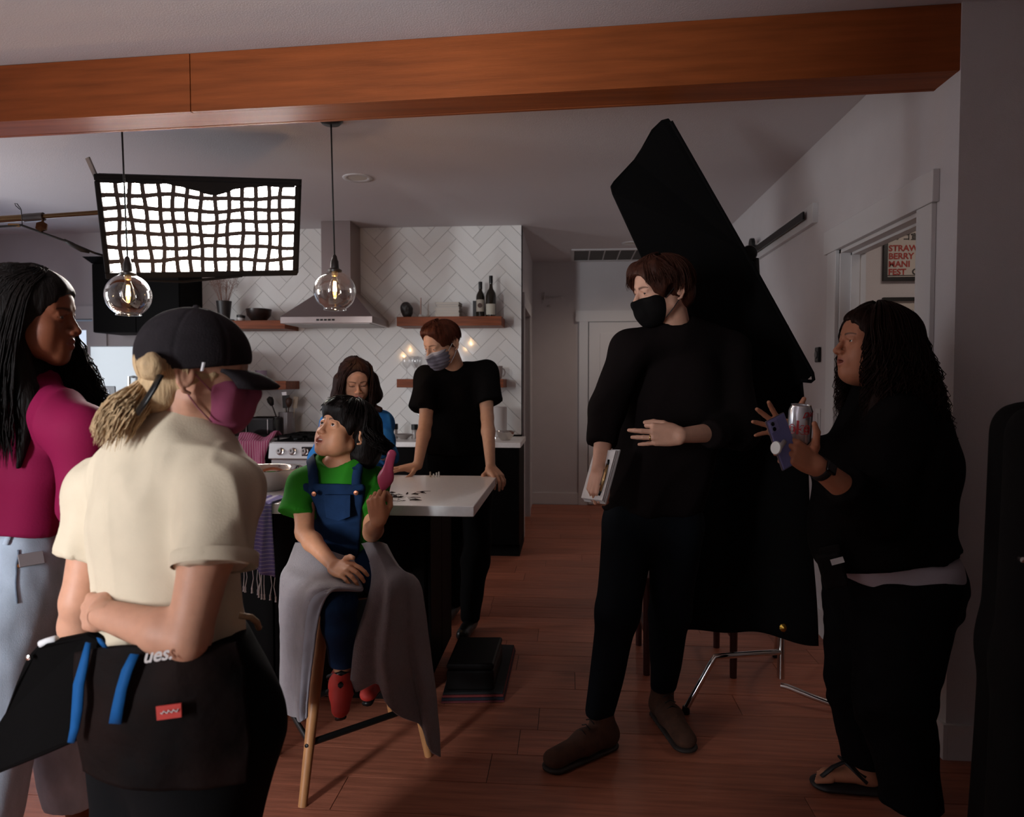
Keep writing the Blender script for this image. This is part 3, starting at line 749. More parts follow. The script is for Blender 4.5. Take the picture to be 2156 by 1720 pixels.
MB().tube([c+np.array([0,0,.025]), c+np.array([.002,0,.17])], [.006,.004], 8).build('stick', mat('pinkish_wax',(.42,.25,.2),.5), cd)
zz = sUR[2]; bx0 = P(917,667,5.9)[0]; bx1 = P(969,667,5.9)[0]
for i, (hh_, w_, cl, nm) in enumerate(((.030,.0,(.55,.50,.42),'cream cookbook at the bottom of the shelf stack'),(.026,.006,(.50,.44,.38),'tan-spined book second from the bottom of the stack'),(.024,.002,(.58,.55,.5),'white book in the middle of the shelf stack'),(.022,.010,(.33,.31,.30),'grey book second from the top of the stack'),(.020,.004,(.60,.57,.52),'thin pale book on top of the shelf stack'))):
    bk = thing('book', nm, 'book', (bx0,5.95,zz), 'books lying on the right shelf')
    a0, a1 = bx0+w_, bx1-w_*.6; mm = mat('book_cover', cl, .6)
    MB().box((a0,5.86,zz),(a1,6.04,zz+.003)).box((a0,5.86,zz+hh_-.003),(a1,6.04,zz+hh_)).box((a0,5.86,zz+.003),(a0+.004,6.04,zz+hh_-.003)).build('cover', mm, bk)
    MB().box((a0+.004,5.863,zz+.003),(a1-.004,6.036,zz+hh_-.003)).build('pages', mat('paper_edge',(.55,.5,.44),.8), bk); zz += hh_
def bottle(px, hgt, r, m, label, off, lab, neck=.30):
    c = on(sUR, px, off); t = thing('wine_bottle', label, 'bottle', c, 'wine bottles on the right shelf'); b = hgt*(1-neck)
    MB().lathe(c, [(.0,.008),(r*.8,.0),(r,.006),(r,b*.82),(r*.9,b*.92),(r*.42,b*1.08),(.0145,b*1.18),(.0135,hgt-.02),(.0155,hgt-.018),(.0155,hgt),(.0,hgt)], 28).build('glass', m, t, smooth=.8)
    MB().lathe(c, [(.0152,hgt-.06),(.0162,hgt-.055),(.0162,hgt+.001),(.0,hgt+.002)], 20).build('foil', M_black, t, smooth=.8)
    g = MB(); n = 12; vs_ = []
    for k in range(n+1):
        a = math.radians(-90-60+120*k/n); vs_ += [(c[0]+(r+.0008)*math.cos(a), c[1]+(r+.0008)*math.sin(a), c[2]+lab[0]), (c[0]+(r+.0008)*math.cos(a), c[1]+(r+.0008)*math.sin(a), c[2]+lab[1])]
    g.add(vs_, [(2*k,2*k+2,2*k+3,2*k+1) for k in range(n)]); lb = g.build('paper_label', mat('bottle_label', lab[2], .7), t)
    if lab[3]: MB().lathe((c[0],c[1]-r-.0014,c[2]+(lab[0]+lab[1])/2), [(.0,0),(.020,0),(.020,.0004)], 20, (0,-1,0)).build('label_emblem', mat('emblem_ink',(.09,.05,.04),.7), lb)
M_bot = mat('dark_bottle_glass', (.015,.012,.007), .08, spec=.7)
bottle(1011, .30, .037, M_bot, 'shorter dark wine bottle with round emblem on its label', .02, (.05,.15,(.45,.40,.33),True))
bottle(1034, .345, .043, M_bot, 'taller dark wine bottle with pale label at the shelf end', -.01, (.02,.11,(.55,.53,.45),False), .36)
c = on(sUR, 999, .05); tag(MB().box((c[0]-.018,c[1]-.02,c[2]),(c[0]+.018,c[1]+.09,c[2]+.145)).build('slim_box', mat('dark_box',(.02,.018,.018),.5), bevel=.002), 'narrow dark box standing left of the wine bottles', 'box')

def cup(px, s, label, m, r=.045, h=.085, off=0, handle=1, grp='cups on the lower shelves', z=0):
    c = on(s, px, off)+np.array([0,0,z]); t = thing('cup', label, 'cup', c, grp)
    MB().lathe(c, [(.0,.004),(r*.6,.0),(r*.8,.006),(r,h*.45),(r*1.02,h),(r*.95,h),(r*.9,h*.45),(r*.6,.012),(.0,.01)], 28).build('bowl', m, t, smooth=.8)
    if handle: MB().tube([c+np.array([handle*(r*.95+.022*math.sin(a)), 0, h*.5+h*.3*math.cos(a)]) for a in np.linspace(.1, 3.04, 9)], .0045, 8).build('handle', m, t, smooth=True)
cup(538, sLL, 'lavender cup behind, at the left end of its shelf', M_lav, .046, .075, .05, -1)
cup(551, sLL, 'front lavender cup on the lower left shelf', M_lav, .048, .09, -.03, -1)
cup(1048, sLR, 'grey-pink ceramic mug right of the leaning man', mat('mauve_glaze',(.34,.27,.25),.35), .040, .11, 0, 1)
M_clear = thin_glass('clear_glass', (.93,.93,.93), .14)
def wine_glass(px, label, off, hgt=.19, r=.040):
    c = on(sLR, px, off); t = thing('stem_glass', label, 'glass', c, 'stemmed glasses on the lower right shelf')
    MB().lathe(c, [(.0,.004),(.034,.0),(.034,.003),(.006,.008),(.004,.02),(.004,hgt*.45),(.012,hgt*.5),(r*.75,hgt*.58),(r,hgt*.72),(r*.96,hgt*.99),(r*.93,hgt)], 28).build('glass', M_clear, t, smooth=.8)
wine_glass(856, 'leftmost stemmed glass on the lower right shelf', 0); wine_glass(877, 'stemmed glass nearest the leaning man on the lower shelf', .03); wine_glass(868, 'stemmed glass standing behind the other two', .1, .2)

# ---------------------------------------------------------------- things on the back worktop
def ct(px, yy=5.75): a = P(px, 900, yy); return np.array([a[0], yy, .91])
ta, tb = P(517,890,5.72), P(579,890,5.72)
to = thing('toaster', 'glossy black toaster on the back worktop', 'toaster', ((ta[0]+tb[0])/2,5.8,.91))
MB().box((ta[0],5.72,.918),(tb[0],5.95,1.085)).build('body', mat('glossy_black',(.008,.008,.008),.12), to, bevel=.02)
MB().box((ta[0]+.03,5.77,1.0852),(tb[0]-.03,5.80,1.087)).box((ta[0]+.03,5.86,1.0852),(tb[0]-.03,5.89,1.087)).build('slots', M_blackmat, to)
MB().box((tb[0]-.065,5.714,.95),(tb[0]-.058,5.722,1.07)).build('trim_strip', M_chrome, to)
MB().lathe((tb[0]-.03,5.72,.95), [(.0,-.012),(.012,-.012),(.013,0)], 16, (0,1,0)).build('dial', M_chrome, to, smooth=.6)
for x in (ta[0]+.03, tb[0]-.03): MB().lathe((x,5.8,.91), [(.012,0),(.012,.01)], 10, None, True).build('foot', M_black, to)
tag(MB().box((P(462,900,5.8)[0],5.8,.911),(P(478,900,5.8)[0],5.92,1.0)).build('knife_block', mat('block_dark',(.025,.02,.018),.5), bevel=.004), 'small dark block at the far left of the back worktop', 'knife block')
c = ct(604, 5.96); cr = .068
ut = thing('utensil_crock', 'ribbed clear crock packed with cooking tools', 'crock', c)
g = MB(); n = 48; prof = [(.0,.004),(1,.0),(1,.21),(.95,.21),(.94,.01),(.0,.01)]; vs_ = []
for r_, h_ in prof:
    for k in range(n):
        a = 2*math.pi*k/n; rr = cr*r_*(1+.02*math.cos(12*a)); vs_.append(c+np.array([rr*math.cos(a), rr*math.sin(a), h_]))
g.add(vs_, [(i*n+k, i*n+(k+1)%n, (i+1)*n+(k+1)%n, (i+1)*n+k) for i in range(len(prof)-1) for k in range(n)]).build('body', mat('smoky_ribbed_glass',(.20,.17,.17),.15,spec=.6), ut, smooth=.9)
def utensil(name, label, dx, dy, lean, hgt, head, m):
    b0 = c+np.array([dx,dy,.02]); tp = c+np.array([dx+lean,dy,hgt]); t = thing(name, label, 'utensil', b0, 'tools in the crock')
    MB().tube([b0, tp], .006, 8).build('handle', m, t); d = nrm(tp-b0)
    if head == 'spoon': MB().lathe(tp+d*.035, [(.0,-.045),(.016,-.035),(.028,0),(.026,.03),(.0,.045)], 16, d).build('bowl', m, t, smooth=True)
    elif head == 'slice': MB().obox(tp+d*.05, np.cross(d,(0,1,0))*.032, np.array([0,.002,0]), d*.055).build('blade', m, t, bevel=.001)
    else: MB().obox(tp+d*.045, np.cross(d,(0,1,0))*.022, np.array([0,.004,0]), d*.05).build('blade', m, t, bevel=.002)
M_dk = mat('dark_nylon',(.02,.018,.018),.5)
utensil('ladle','dark ladle leaning out to the left of the crock',-.03,-.02,-.09,.27,'spoon',M_dk)
utensil('spatula','black-handled slice standing in the crock',.0,.02,-.01,.25,'slice',M_dk)
utensil('wooden_spoon','dark wooden spoon in the middle of the crock',.01,-.03,.02,.26,'spoon',mat('dark_wood_tool',(.06,.025,.015),.5))
utensil('wooden_spatula','pale flat spatula at the right of the crock',.04,-.01,.035,.25,'flat',mat('pale_wood_tool',(.32,.24,.17),.6))
utensil('whisk_handle','steel tool behind the others in the crock',-.01,.04,-.02,.29,'flat',M_chrome)
ou = thing('wall_outlet', 'white outlet plate on the tiles left of the toaster', 'outlet', P(522,890,YB-.01))
a = P(524,885,YB-.012); MB().obox(a,(.036,0,0),(0,.003,0),(0,0,.06)).build('plate', M_white, ou, bevel=.002)
for s_ in (-.025,.025): MB().obox(a+np.array([0,-.004,s_]),(.016,0,0),(0,.002,0),(0,0,.014)).build('socket', M_trim, ou, bevel=.001)
def mill(px, yy, label):
    c = ct(px, yy); t = thing('spice_grinder', label, 'grinder', c, 'spice grinders on the back worktop')
    MB().lathe(c, [(.0,0),(.026,0),(.028,.01),(.024,.03),(.024,.075),(.0,.075)], 20).build('glass_body', mat('grinder_glass',(.35,.31,.29),.1,spec=.6), t, smooth=.8)
    MB().lathe(c+np.array([0,0,.075]), [(.028,0),(.028,.04),(.026,.045),(.0,.045)], 20).build('cap', M_black, t, smooth=.8)
mill(831, 5.85, 'black-capped spice grinder left of the small dish'); mill(873, 5.8, 'black-capped spice grinder by the leaning man')
c = ct(850, 5.78); o = MB().lathe(c, [(.0,0),(.03,0),(.034,.006),(.07,.035),(.074,.04),(.06,.03),(.0,.012)], 28).build('small_bowl', mat('stone_glaze',(.30,.26,.24),.5), smooth=.8); tag(o, 'small stoneware bowl between the two spice grinders', 'bowl')
c = ct(1052, 5.98)
pr = thing('paper_towel_roll', 'white paper towel roll standing on the back worktop', 'paper towel', c)
MB().lathe(c, [(.0,0),(.075,0),(.075,.008),(.0,.01)], 24).build('base', M_chrome, pr, smooth=.6)
MB().lathe(c, [(.02,.01),(.062,.01),(.062,.26),(.02,.26)], 28).build('roll', mat('paper_towel',(.6,.57,.56),.9), pr, smooth=.6)
def steel_bowl(c, r, h, label, extra=None):
    o = MB().lathe(c, [(.0,.0),(r*.45,.0),(r*.52,.004),(r*.82,h*.5),(r*.97,h*.97),(r*1.06,h),(r*1.06,h+.003),(r*.95,h*.99),(r*.79,h*.5),(r*.5,.008),(.0,.006)], 48).build('mixing_bowl', M_bowl, smooth=.9)
    return tag(o, label, 'bowl', 'steel mixing bowls')
M_bowl = mat('polished_steel', (.62,.58,.54), .12, 1)
steel_bowl(ct(1064, 5.72), .078, .07, 'steel bowl on the back worktop right of the leaning man')

# ---------------------------------------------------------------- on the island
steel_bowl(np.array([*P(560,1040,3.0)[:2], .91]), .145, .095, 'large steel mixing bowl on the island beside the boy')
def fringe_towel(name, label, pts, m, m_f, ntas, along, hang=.055):
    V = np.array(pts); o = grid_mesh(V).build(name, m, smooth=True, solid=.004); tag(o, label, 'towel')
    e = V[-1] if along == 'end' else V[:, -1]
    for i in range(ntas):
        q = e[int(i*(len(e)-1)/(ntas-1))]; dx = rng.uniform(-.008,.008)
        t = MB().tube([q, q+np.array([dx,0,-hang*.5]), q+np.array([-dx*.5,-.002,-hang])], [.0016,.0016,.0022], 5)
        t.lathe(q+np.array([-dx*.5,-.002,-hang]), [(.0,.004),(.0035,0),(.003,-.012),(.0045,-.02),(.0,-.021)], 6)
        t.build('tassel', m_f, o)
    return o
M_tas = mat('white_fringe', (.6,.57,.56), .9)
def stripes(name, c1, c2, sc, axis):
    m = mat(name, c1, .85, bump=.2, bscale=300); nt = m.node_tree; N = nt.nodes; L = nt.links
    tc = N.new('ShaderNodeTexCoord'); wv = N.new('ShaderNodeTexWave'); wv.inputs['Scale'].default_value = sc; wv.bands_direction = axis
    rp = N.new('ShaderNodeValToRGB'); rp.color_ramp.elements[0].position = .86; rp.color_ramp.elements[1].position = .9
    mx = N.new('ShaderNodeMix'); mx.data_type = 'RGBA'; mx.inputs['A'].default_value = (*c1,1); mx.inputs['B'].default_value = (*c2,1)
    L.new(tc.outputs['Object'], wv.inputs['Vector']); L.new(wv.outputs['Fac'], rp.inputs['Fac']); L.new(rp.outputs['Color'], mx.inputs['Factor']); L.new(mx.outputs['Result'], N['Principled BSDF'].inputs['Base Color'])
    return m
M_blue_t = stripes('lavender_blue_cloth', (.17,.15,.38), (.40,.38,.52), 22, 'Z')
M_pink_t = stripes('raspberry_cloth', (.30,.05,.12), (.48,.28,.34), 16, 'X')
# blue towel draped from the bowl over the near edge of the island
xa, xb = P(520,1080,2.64)[0], P(576,1080,2.64)[0]; pts = []
for u in np.linspace(0, 1, 22):
    row = []
    for v in np.linspace(0, 1, 16):
        x = xa+(xb-xa)*v + .006*math.sin(9*v+5*u)
        s_ = u*.42
        if s_ < .16: yy, z = IY0+.15-s_, .915+.004*math.sin(14*v)
        elif s_ < .185: a = (s_-.16)/.025*1.57; yy, z = IY0-.010-.008*math.sin(a), .915-.008*(1-math.cos(a))
        else: yy, z = IY0-.018-.010*math.sin(11*v+1)*u-.01*u, .906-(s_-.185)*(1+.18*v)
        row.append((x, yy, z))
    pts.append(row)
fringe_towel('tea_towel', 'lavender-blue fringed towel hanging over the island edge', pts, M_blue_t, M_tas, 10, 'end', .075)
# raspberry towel hanging over the back worktop edge
xa, xb = P(487,950,5.44)[0], P(578,950,5.44)[0]; pts = []
for u in np.linspace(0, 1, 24):
    row = []
    for v in np.linspace(0, 1, 18):
        wd = 1-.55*min(1, u*1.3); x = xa+.12+(xb-xa)*(v-.35)*wd+.05*u
        s_ = u*.42; hump = .045*math.exp(-((u-.12)/.12)**2)*(1+.5*math.sin(8*v))
        if s_ < .14: yy, z = BC0+.13-s_, .914+hump+.008*math.sin(13*v+2)
        else: yy, z = BC0-.014-.012*math.sin(10*v)*min(1,(s_-.14)*8)-.01, .914+hump-(s_-.14)*(1+.25*math.sin(5*v))
        row.append((x, yy, z))
    pts.append(row)
fringe_towel('tea_towel', 'raspberry-pink fringed towel bunched over the back worktop edge', pts, M_pink_t, M_tas, 8, 'end', .06)
# small white pieces standing at the far edge, dark strands lying on the quartz
for i, (px, h_, lb) in enumerate(((906,.028,'tan stub standing leftmost among the small pieces on the island'),(913,.018,'short round white piece on the island'),(919,.024,'pale stub standing third among the small pieces on the island'),(924,.028,'pale stub standing rightmost among the small pieces'))):
    c = P(px, 999, 3.46); c[2] = .91
    tag(MB().lathe(c, [(.0,0),(.004,0),(.0042,.002),(.0038,h_-.002),(.0,h_)], 10).build('chalk_stub', mat('chalk',((.42,.33,.25) if i == 0 else (.62,.6,.55)),.8), smooth=.8), lb, 'stub', 'small pieces on the island')
st = thing('hair_clippings', 'wisps of dark strands lying on the white island top', 'strands', P(860,1045,2.85))
for i in range(26):
    a = np.array([*G(rng.uniform(812,895), rng.uniform(1034,1056), .912)[:2], .9125]); b = a+np.array([rng.uniform(-.06,.06), rng.uniform(-.03,.03), .0]); m_ = (a+b)/2+np.array([0,rng.uniform(-.015,.015),.002])
    MB().tube([a,m_,b], [.0008,.0042 if i < 12 else .0012,.0006], 5).build('strand', mat('dark_strand',(.03,.012,.01),.6) if i == 0 else bpy.data.materials['dark_strand'], st)
# ================================================================ film gear and lamps
M_cloth_b = mat('black_nylon', (.006,.005,.005), .75, spec=.15, bump=.1, bscale=200)
M_cord = mat('black_cord', (.01,.009,.009), .7)
# softbox with egg-crate grid
c_tl, c_tr, c_br, c_bl = P(196,366,3.44), P(633,379,3.71), P(626,580,3.86), P(222,588,3.59)
sbc = (c_tl+c_tr+c_br+c_bl)/4
eu = nrm((c_tr-c_tl)+(c_br-c_bl)); ev = nrm((c_tl-c_bl)+(c_tr-c_br)); en = nrm(np.cross(eu, ev))
if en[1] > 0: en = -en
ev = nrm(np.cross(en, eu)) if np.cross(en, eu)[2] > 0 else nrm(np.cross(eu, en))
hw = .5*np.mean([np.linalg.norm(c_tr-c_tl), np.linalg.norm(c_br-c_bl)]); hh = .5*np.mean([np.linalg.norm(c_tl-c_bl), np.linalg.norm(c_tr-c_br)])
GD = .055
sb = thing('softbox', 'glowing rectangular softbox with black fabric grid hung over the island', 'softbox', sbc)
def S(u, v, n=0):
    a, b = (u/hw+1)/2, (v/hh+1)/2
    return (c_bl*(1-a)+c_br*a)*(1-b)+(c_tl*(1-a)+c_tr*a)*b + en*n
def sag(u, v): return -.028*math.exp(-((u/hw-.12)/.28)**2)*max(0, v/hh)**2
iw, ih = hw-.028, hh-.032
MB().add([S(-iw,-ih,-GD), S(iw,-ih,-GD), S(iw,ih,-GD), S(-iw,ih,-GD)], [(0,1,2,3)] if True else []).build('diffuser', emitter('softbox_diffuser', (1.0,.93,.88), SOFTBOX_L), sb)
fr_ = MB()
for (u0,v0,u1,v1) in ((-hw,-hh,hw,-ih),(-hw,ih,hw,hh),(-hw,-ih,-iw,ih),(iw,-ih,hw,ih)):
    fr_.hexa([S(u0,v0,-GD-.03),S(u1,v0,-GD-.03),S(u1,v0,.004),S(u0,v0,.004),S(u0,v1,-GD-.03),S(u1,v1,-GD-.03),S(u1,v1,.004),S(u0,v1,.004)])
fr_.build('front_frame', M_cloth_b, sb, bevel=.006)
MB().hexa([S(-hw,-hh,-GD-.03),S(hw,-hh,-GD-.03),S(hw,hh,-GD-.03),S(-hw,hh,-GD-.03),S(-.14,-.12,-.42),S(.14,-.12,-.42),S(.14,.12,-.42),S(-.14,.12,-.42)]).build('shell', M_cloth_b, sb)
MB().obox(S(0,0,-.50), eu*.13, ev*.11, en*.085).build('lamp_head', M_black, sb, bevel=.01)
def strap(vert, q, name):
    n = 30; b0, b1 = [], []
    L_ = ih if vert else iw
    sd = rng.uniform(0, 50)
    for i in range(n+1):
        s_ = -L_+2*L_*i/n; wv = .006*math.sin(s_*9+sd)+.004*math.sin(s_*23+2*sd)
        u, v = (q+wv, s_) if vert else (s_, q+wv)
        b0.append((u, v+sag(u,v)))
    m_ = MB(); th_ = .0105
    for nn in (-GD+.004, 0.0):
        for (u,v) in b0: m_.v.append(tuple(S(u-(th_ if vert else 0), v-(0 if vert else th_), nn)))
        for (u,v) in b0: m_.v.append(tuple(S(u+(th_ if vert else 0), v+(0 if vert else th_), nn)))
    k = n+1
    for i in range(n):
        for a, b in ((0,k),(k,3*k),(3*k,2*k),(2*k,0)): m_.f.append([a+i, b+i, b+i+1, a+i+1]); m_.m.append(0)
    for i in (0, n): m_.f.append([i, k+i, 3*k+i, 2*k+i]); m_.m.append(0)
    m_.build(name, M_strap, sb, smooth=.8)
M_strap = mat('grid_fabric', (.05,.040,.038), .8, spec=.2)
for i in range(13): strap(True, -iw+2*iw*(i+1)/14+rng.uniform(-.003,.003), 'vertical_strap')
for i in range(6): strap(False, -ih+2*ih*(i+1)/7+rng.uniform(-.003,.003), 'horizontal_strap')
fd, n_ = MB(), 40
for nn in (-.01, .008):
    for i in range(n_+1):
        u = -iw+2*iw*i/n_; fd.v.append(tuple(S(u, ih+.01, nn)))
    for i in range(n_+1):
        u = -iw+2*iw*i/n_; fd.v.append(tuple(S(u, ih-.004-.048*math.exp(-((u/hw-.12)/.24)**2)-.006*abs(math.sin(u*19)), nn)))
k_ = n_+1
for i in range(n_):
    for a_, b_ in ((0,k_),(k_,3*k_),(3*k_,2*k_),(2*k_,0)): fd.f.append([a_+i,b_+i,b_+i+1,a_+i+1]); fd.m.append(0)
fd.build('sagging_edge', M_cloth_b, sb, smooth=.8)
# velcro edge strips and corner tab
MB().tube([S(-hw*.75,-hh-.004,.004), S(-.1,-hh-.02,.006), S(.2,-hh+.005,.004)], .008, 6).build('loose_piping', M_cloth_b, sb)
MB().obox(S(-hw-.012,hh+.03,-.03), eu*.008+ev*.004, ev*.045-eu*.012, en*.012).build('corner_tab', mat('grey_tab',(.3,.28,.27),.7), sb)
# boom arm and its cable
bo = thing('boom_arm', 'long brass-coloured boom arm reaching to the softbox', 'boom arm', P(-60,470,3.55))
M_brass = mat('worn_brass_pole', (.14,.085,.042), .3, 1)
MB().tube([P(215,447,3.62), P(60,458,3.6)], .0125, 14).build('inner_pole', M_brass, bo, smooth=.8)
MB().tube([P(70,457.5,3.6), P(-420,488,3.52)], .0185, 14).build('outer_pole', M_brass, bo, smooth=.8)
MB().tube([P(92,456,3.605), P(52,459,3.6)], .022, 14).build('collar', mat('dark_collar',(.04,.03,.028),.4), bo, smooth=.8)
ca = P(91,462,3.6); MB().tube([ca, ca+np.array([0,-.01,-.03])], .006, 8).build('clamp_screw', M_brass, bo)
MB().lathe(ca+np.array([0,-.012,-.04]), [(.0,-.008),(.03,-.006),(.03,.006),(.0,.008)], 6, (.3,-.9,.2)).build('wing_knob', M_brass, bo)
MB().tube([P(215,447,3.62), S(-hw-.01,.02,-.12), S(-.16,.02,-.46)], .011, 10).build('end_spigot', M_black, bo)
cb = thing('power_cable', 'black cable tied to the boom and drooping to the softbox', 'cable', P(60,470,3.58))
MB().tube([P(-300,492,3.5), P(0,477,3.54), P(45,474,3.57), P(100,494,3.6), P(140,508,3.62), P(200,533,3.7), P(300,560,3.95)], [.006]*7, 8).build('cable', M_cord, cb, smooth=True)
MB().tube([P(135,505,3.62), P(150,514,3.63), P(172,526,3.65), P(188,531,3.68)], [.007,.013,.013,.007], 10).build('connector', M_cord, cb, smooth=True)
MB().tube([P(18,474,3.555), P(42,474.5,3.57)], .0085, 8).build('tape_wrap', mat('gold_tape',(.30,.17,.05),.5), cb)
MB().tube([P(47,476,3.57),P(46,455,3.56),P(44,440,3.555),P(36,429,3.55),P(31,428,3.55),P(33,433,3.55),P(42,441,3.555)], .0022, 6).build('cable_tie', M_cord, cb, smooth=True)

# globe pendants
M_globe = thin_glass('smoky_globe_glass', (.86,.82,.78), .20)
M_bulbg = thin_glass('bulb_glass', (.98,.90,.78), .10)
M_fil = emitter('glowing_filament', (1.0,.66,.28), 60)
M_socket = mat('black_bakelite', (.015,.012,.011), .35)
def pendant(px, py, Y, R, label, lean=0, energy=3.2):
    c = P(px, py, Y); t = thing('globe_pendant', label, 'pendant lamp', (c[0],c[1],c[2]-R), 'clear globe pendants over the island')
    ax = np.array([0,0,1.])
    top = c+np.array([0,0,R*.97]); ceil = np.array([c[0]-lean, c[1], H])
    prof = [(R*math.sin(a), R*math.cos(a)*.97) for a in np.linspace(.30, 2.60, 26)]
    prof += [(prof[-1][0]*1.02, prof[-1][1]-.006)]
    MB().lathe(c, prof, 40).build('globe', M_globe, t, smooth=True)
    MB().lathe(c, [(prof[-1][0]-.0015,prof[-1][1]+.001),(prof[-1][0]+.002,prof[-1][1]+.002),(prof[-1][0]+.002,prof[-1][1]-.002),(prof[-1][0]-.0015,prof[-1][1]-.001)], 40).build('rim', thin_glass('rim_glass',(.8,.8,.78),.4), t, smooth=True)
    MB().lathe(top, [(.036,-.006),(.038,.004),(.022,.014),(.020,.05),(.016,.056),(.012,.075),(.005,.085),(.0,.085)], 24).build('socket_cap', M_socket, t, smooth=.8)
    MB().lathe(top+np.array([0,0,.03]), [(.0,-.006),(.006,-.006),(.006,.0),(.0,.002)], 10, (0,-1,0)).build('switch_key', M_socket, t)
    MB().tube([top+np.array([0,0,.08]), (top+ceil)/2, ceil], .0042, 8).build('cord', M_cord, t, smooth=True)
    MB().lathe(ceil, [(.0,-.022),(.045,-.020),(.06,-.004),(.06,0)], 28).build('canopy', M_socket, t, smooth=.8)
    b0 = c+np.array([0,0,R*.80])
    MB().lathe(b0, [(.013,.0),(.014,-.02),(.024,-.045),(.030,-.07),(.026,-.098),(.012,-.114),(.0,-.117)], 24).build('bulb', M_bulbg, t, smooth=True)
    MB().lathe(b0, [(.0,.02),(.015,.018),(.015,-.006),(.008,-.012)], 16).build('bulb_base', mat('bulb_cap',(.35,.27,.15),.4,1), t, smooth=.8)
    f = MB()
    for k in range(4):
        a = math.pi/2*k+.5; f.tube([b0+np.array([.006*math.cos(a),.006*math.sin(a),-.036]), b0+np.array([.010*math.cos(a+.3),.010*math.sin(a+.3),-.085])], .0011, 5)
    f.lathe(b0, [(.0,-.085),(.0065,-.075),(.0085,-.058),(.006,-.042),(.0,-.034)], 12)
    f.build('filament', M_fil, t)
    l = bpy.data.lights.new('bulb_light', 'POINT'); l.energy = energy; l.color = (1,.66,.36); l.shadow_soft_size = .006
    lo_ = bpy.data.objects.new('bulb_light', l); COL.objects.link(lo_); lo_.parent = t; lo_.matrix_parent_inverse = Matrix.Translation(-Vector(t.location)); lo_.location = tuple(b0+np.array([0,0,-.101]))
pendant(270, 622, 3.24, .103, 'left globe pendant lamp hanging in front of the softbox', .018)
pendant(705, 613, 3.62, .107, 'right globe pendant lamp hanging in front of the range hood', .012)

# black floppy flag on a stand, behind the tall man
M_flag = mat('duvetyne', (.0035,.003,.003), .95, spec=.1)
fl = thing('black_flag', 'large black cloth flag tilted behind the tall man', 'flag', P(1643,1450,3.1))
FY_ = 3.02
fp = [P(*q) for q in ((1393,252,FY_+.02),(1408,248,FY_+.02),(1418,262,FY_+.02),(1565,524,FY_),(1708,772,FY_),(1713,788,FY_),(1700,800,FY_),(1560,880,FY_),(1530,870,FY_),(1400,650,FY_),(1289,408,FY_),(1285,392,FY_),(1292,381,FY_),(1335,335,FY_+.04),(1350,312,FY_+.05),(1372,272,FY_+.03))]
MB().prism(fp, (0,.012,0)).build('panel', M_flag, fl, bevel=.004)
MB().tube([P(1413,256,FY_-.01), P(1566,524,FY_-.01), P(1711,786,FY_-.01), P(1713,799,FY_-.01), P(1708,803,FY_-.01), P(1686,801,FY_-.01)], .0075, 8).build('frame_rod', M_flag, fl, smooth=True)
# the dropped half of the cloth hanging straight down
n1, n2 = 26, 18; sh = np.zeros((n2, n1, 3))
topl, topr = P(1440,840,FY_+.03), P(1689,800,FY_+.03); botl, botr = P(1445,1330,FY_+.08), P(1722,1352,FY_+.08)
for i in range(n2):
    for j in range(n1):
        u, v = j/(n1-1), i/(n2-1); p = (topl*(1-u)+topr*u)*(1-v)+(botl*(1-u)+botr*u)*v
        p = p+np.array([.004*math.sin(9*v), .022*math.sin(11*u+1.5*v)*(.2+v), .02*math.sin(4*u)*v]); sh[i,j] = p
grid_mesh(sh).build('dropped_cloth', M_flag, fl, smooth=True, solid=.004)
sg = thing('light_stand', 'chrome light stand with turtle legs holding the black flag', 'light stand', G(1643,1450))
pb = P(1644,1445,3.12); base = np.array([pb[0], 3.12, 0])
MB().tube([base+np.array([0,0,.10]), base+np.array([0,0,.92])], .0165, 14).build('stand_tube', M_chrome, sg, smooth=.8)
MB().tube([base+np.array([0,.0,.9]), base+np.array([0,0,1.62])], .0125, 14).build('riser', M_chrome, sg, smooth=.8)
gz = P(1575,535,3.1)
MB().tube([base+np.array([0,0,1.5]), gz], .009, 10).build('grip_arm', M_chrome, sg, smooth=.8)
MB().lathe(gz, [(.0,-.03),(.03,-.03),(.034,-.02),(.034,.02),(.03,.03),(.0,.03)], 20, (0,1,0)).build('grip_head', M_black, sg, smooth=.7)
MB().tube([P(1590,545,3.1),P(1592,582,3.09)], .016, 8).build('grip_handle', M_black, sg)
MB().lathe(base+np.array([0,0,.90]), [(.02,-.02),(.024,-.015),(.024,.02),(.018,.025)], 16).build('collar', M_chrome, sg, smooth=.7)
MB().lathe(base+np.array([-.0,-.03,.33]), [(.0,-.012),(.016,-.01),(.018,.0),(.0,.008)], 10, (0,-1,0)).build('brass_knob', mat('brass',(.45,.26,.05),.35,1), sg)
def leg(pts, z0): MB().tube(pts, .0125, 12).build('leg', M_chrome, sg, smooth=.8)
kn = np.array([*P(1505,1383,2.98)[:2], P(1505,1383,2.98)[2]]); ft = G(1444,1492,.02)
leg([base+np.array([0,0,P(1640,1372,3.12)[2]]), kn+np.array([.06,.01,.004]), kn, kn+(ft-kn)*.12, ft], 0)
k2 = base+np.array([.0,0,P(1650,1443,3.12)[2]]); f2 = G(1782,1493,.02)
leg([k2, k2+(f2-k2)*.1+np.array([0,0,.004]), k2+(f2-k2)*.5, f2], 0)
f3 = base+np.array([.12,.5,.02]); leg([base+np.array([0,0,.26]), base+np.array([.06,.22,.27]), base+np.array([.08,.32,.2]), f3], 0)
for q in (ft, f2, f3): MB().lathe((q[0],q[1],.0), [(.016,0),(.017,.012),(.014,.03),(.0,.034)], 12, None, True).build('rubber_foot', M_black, sg, smooth=.7)

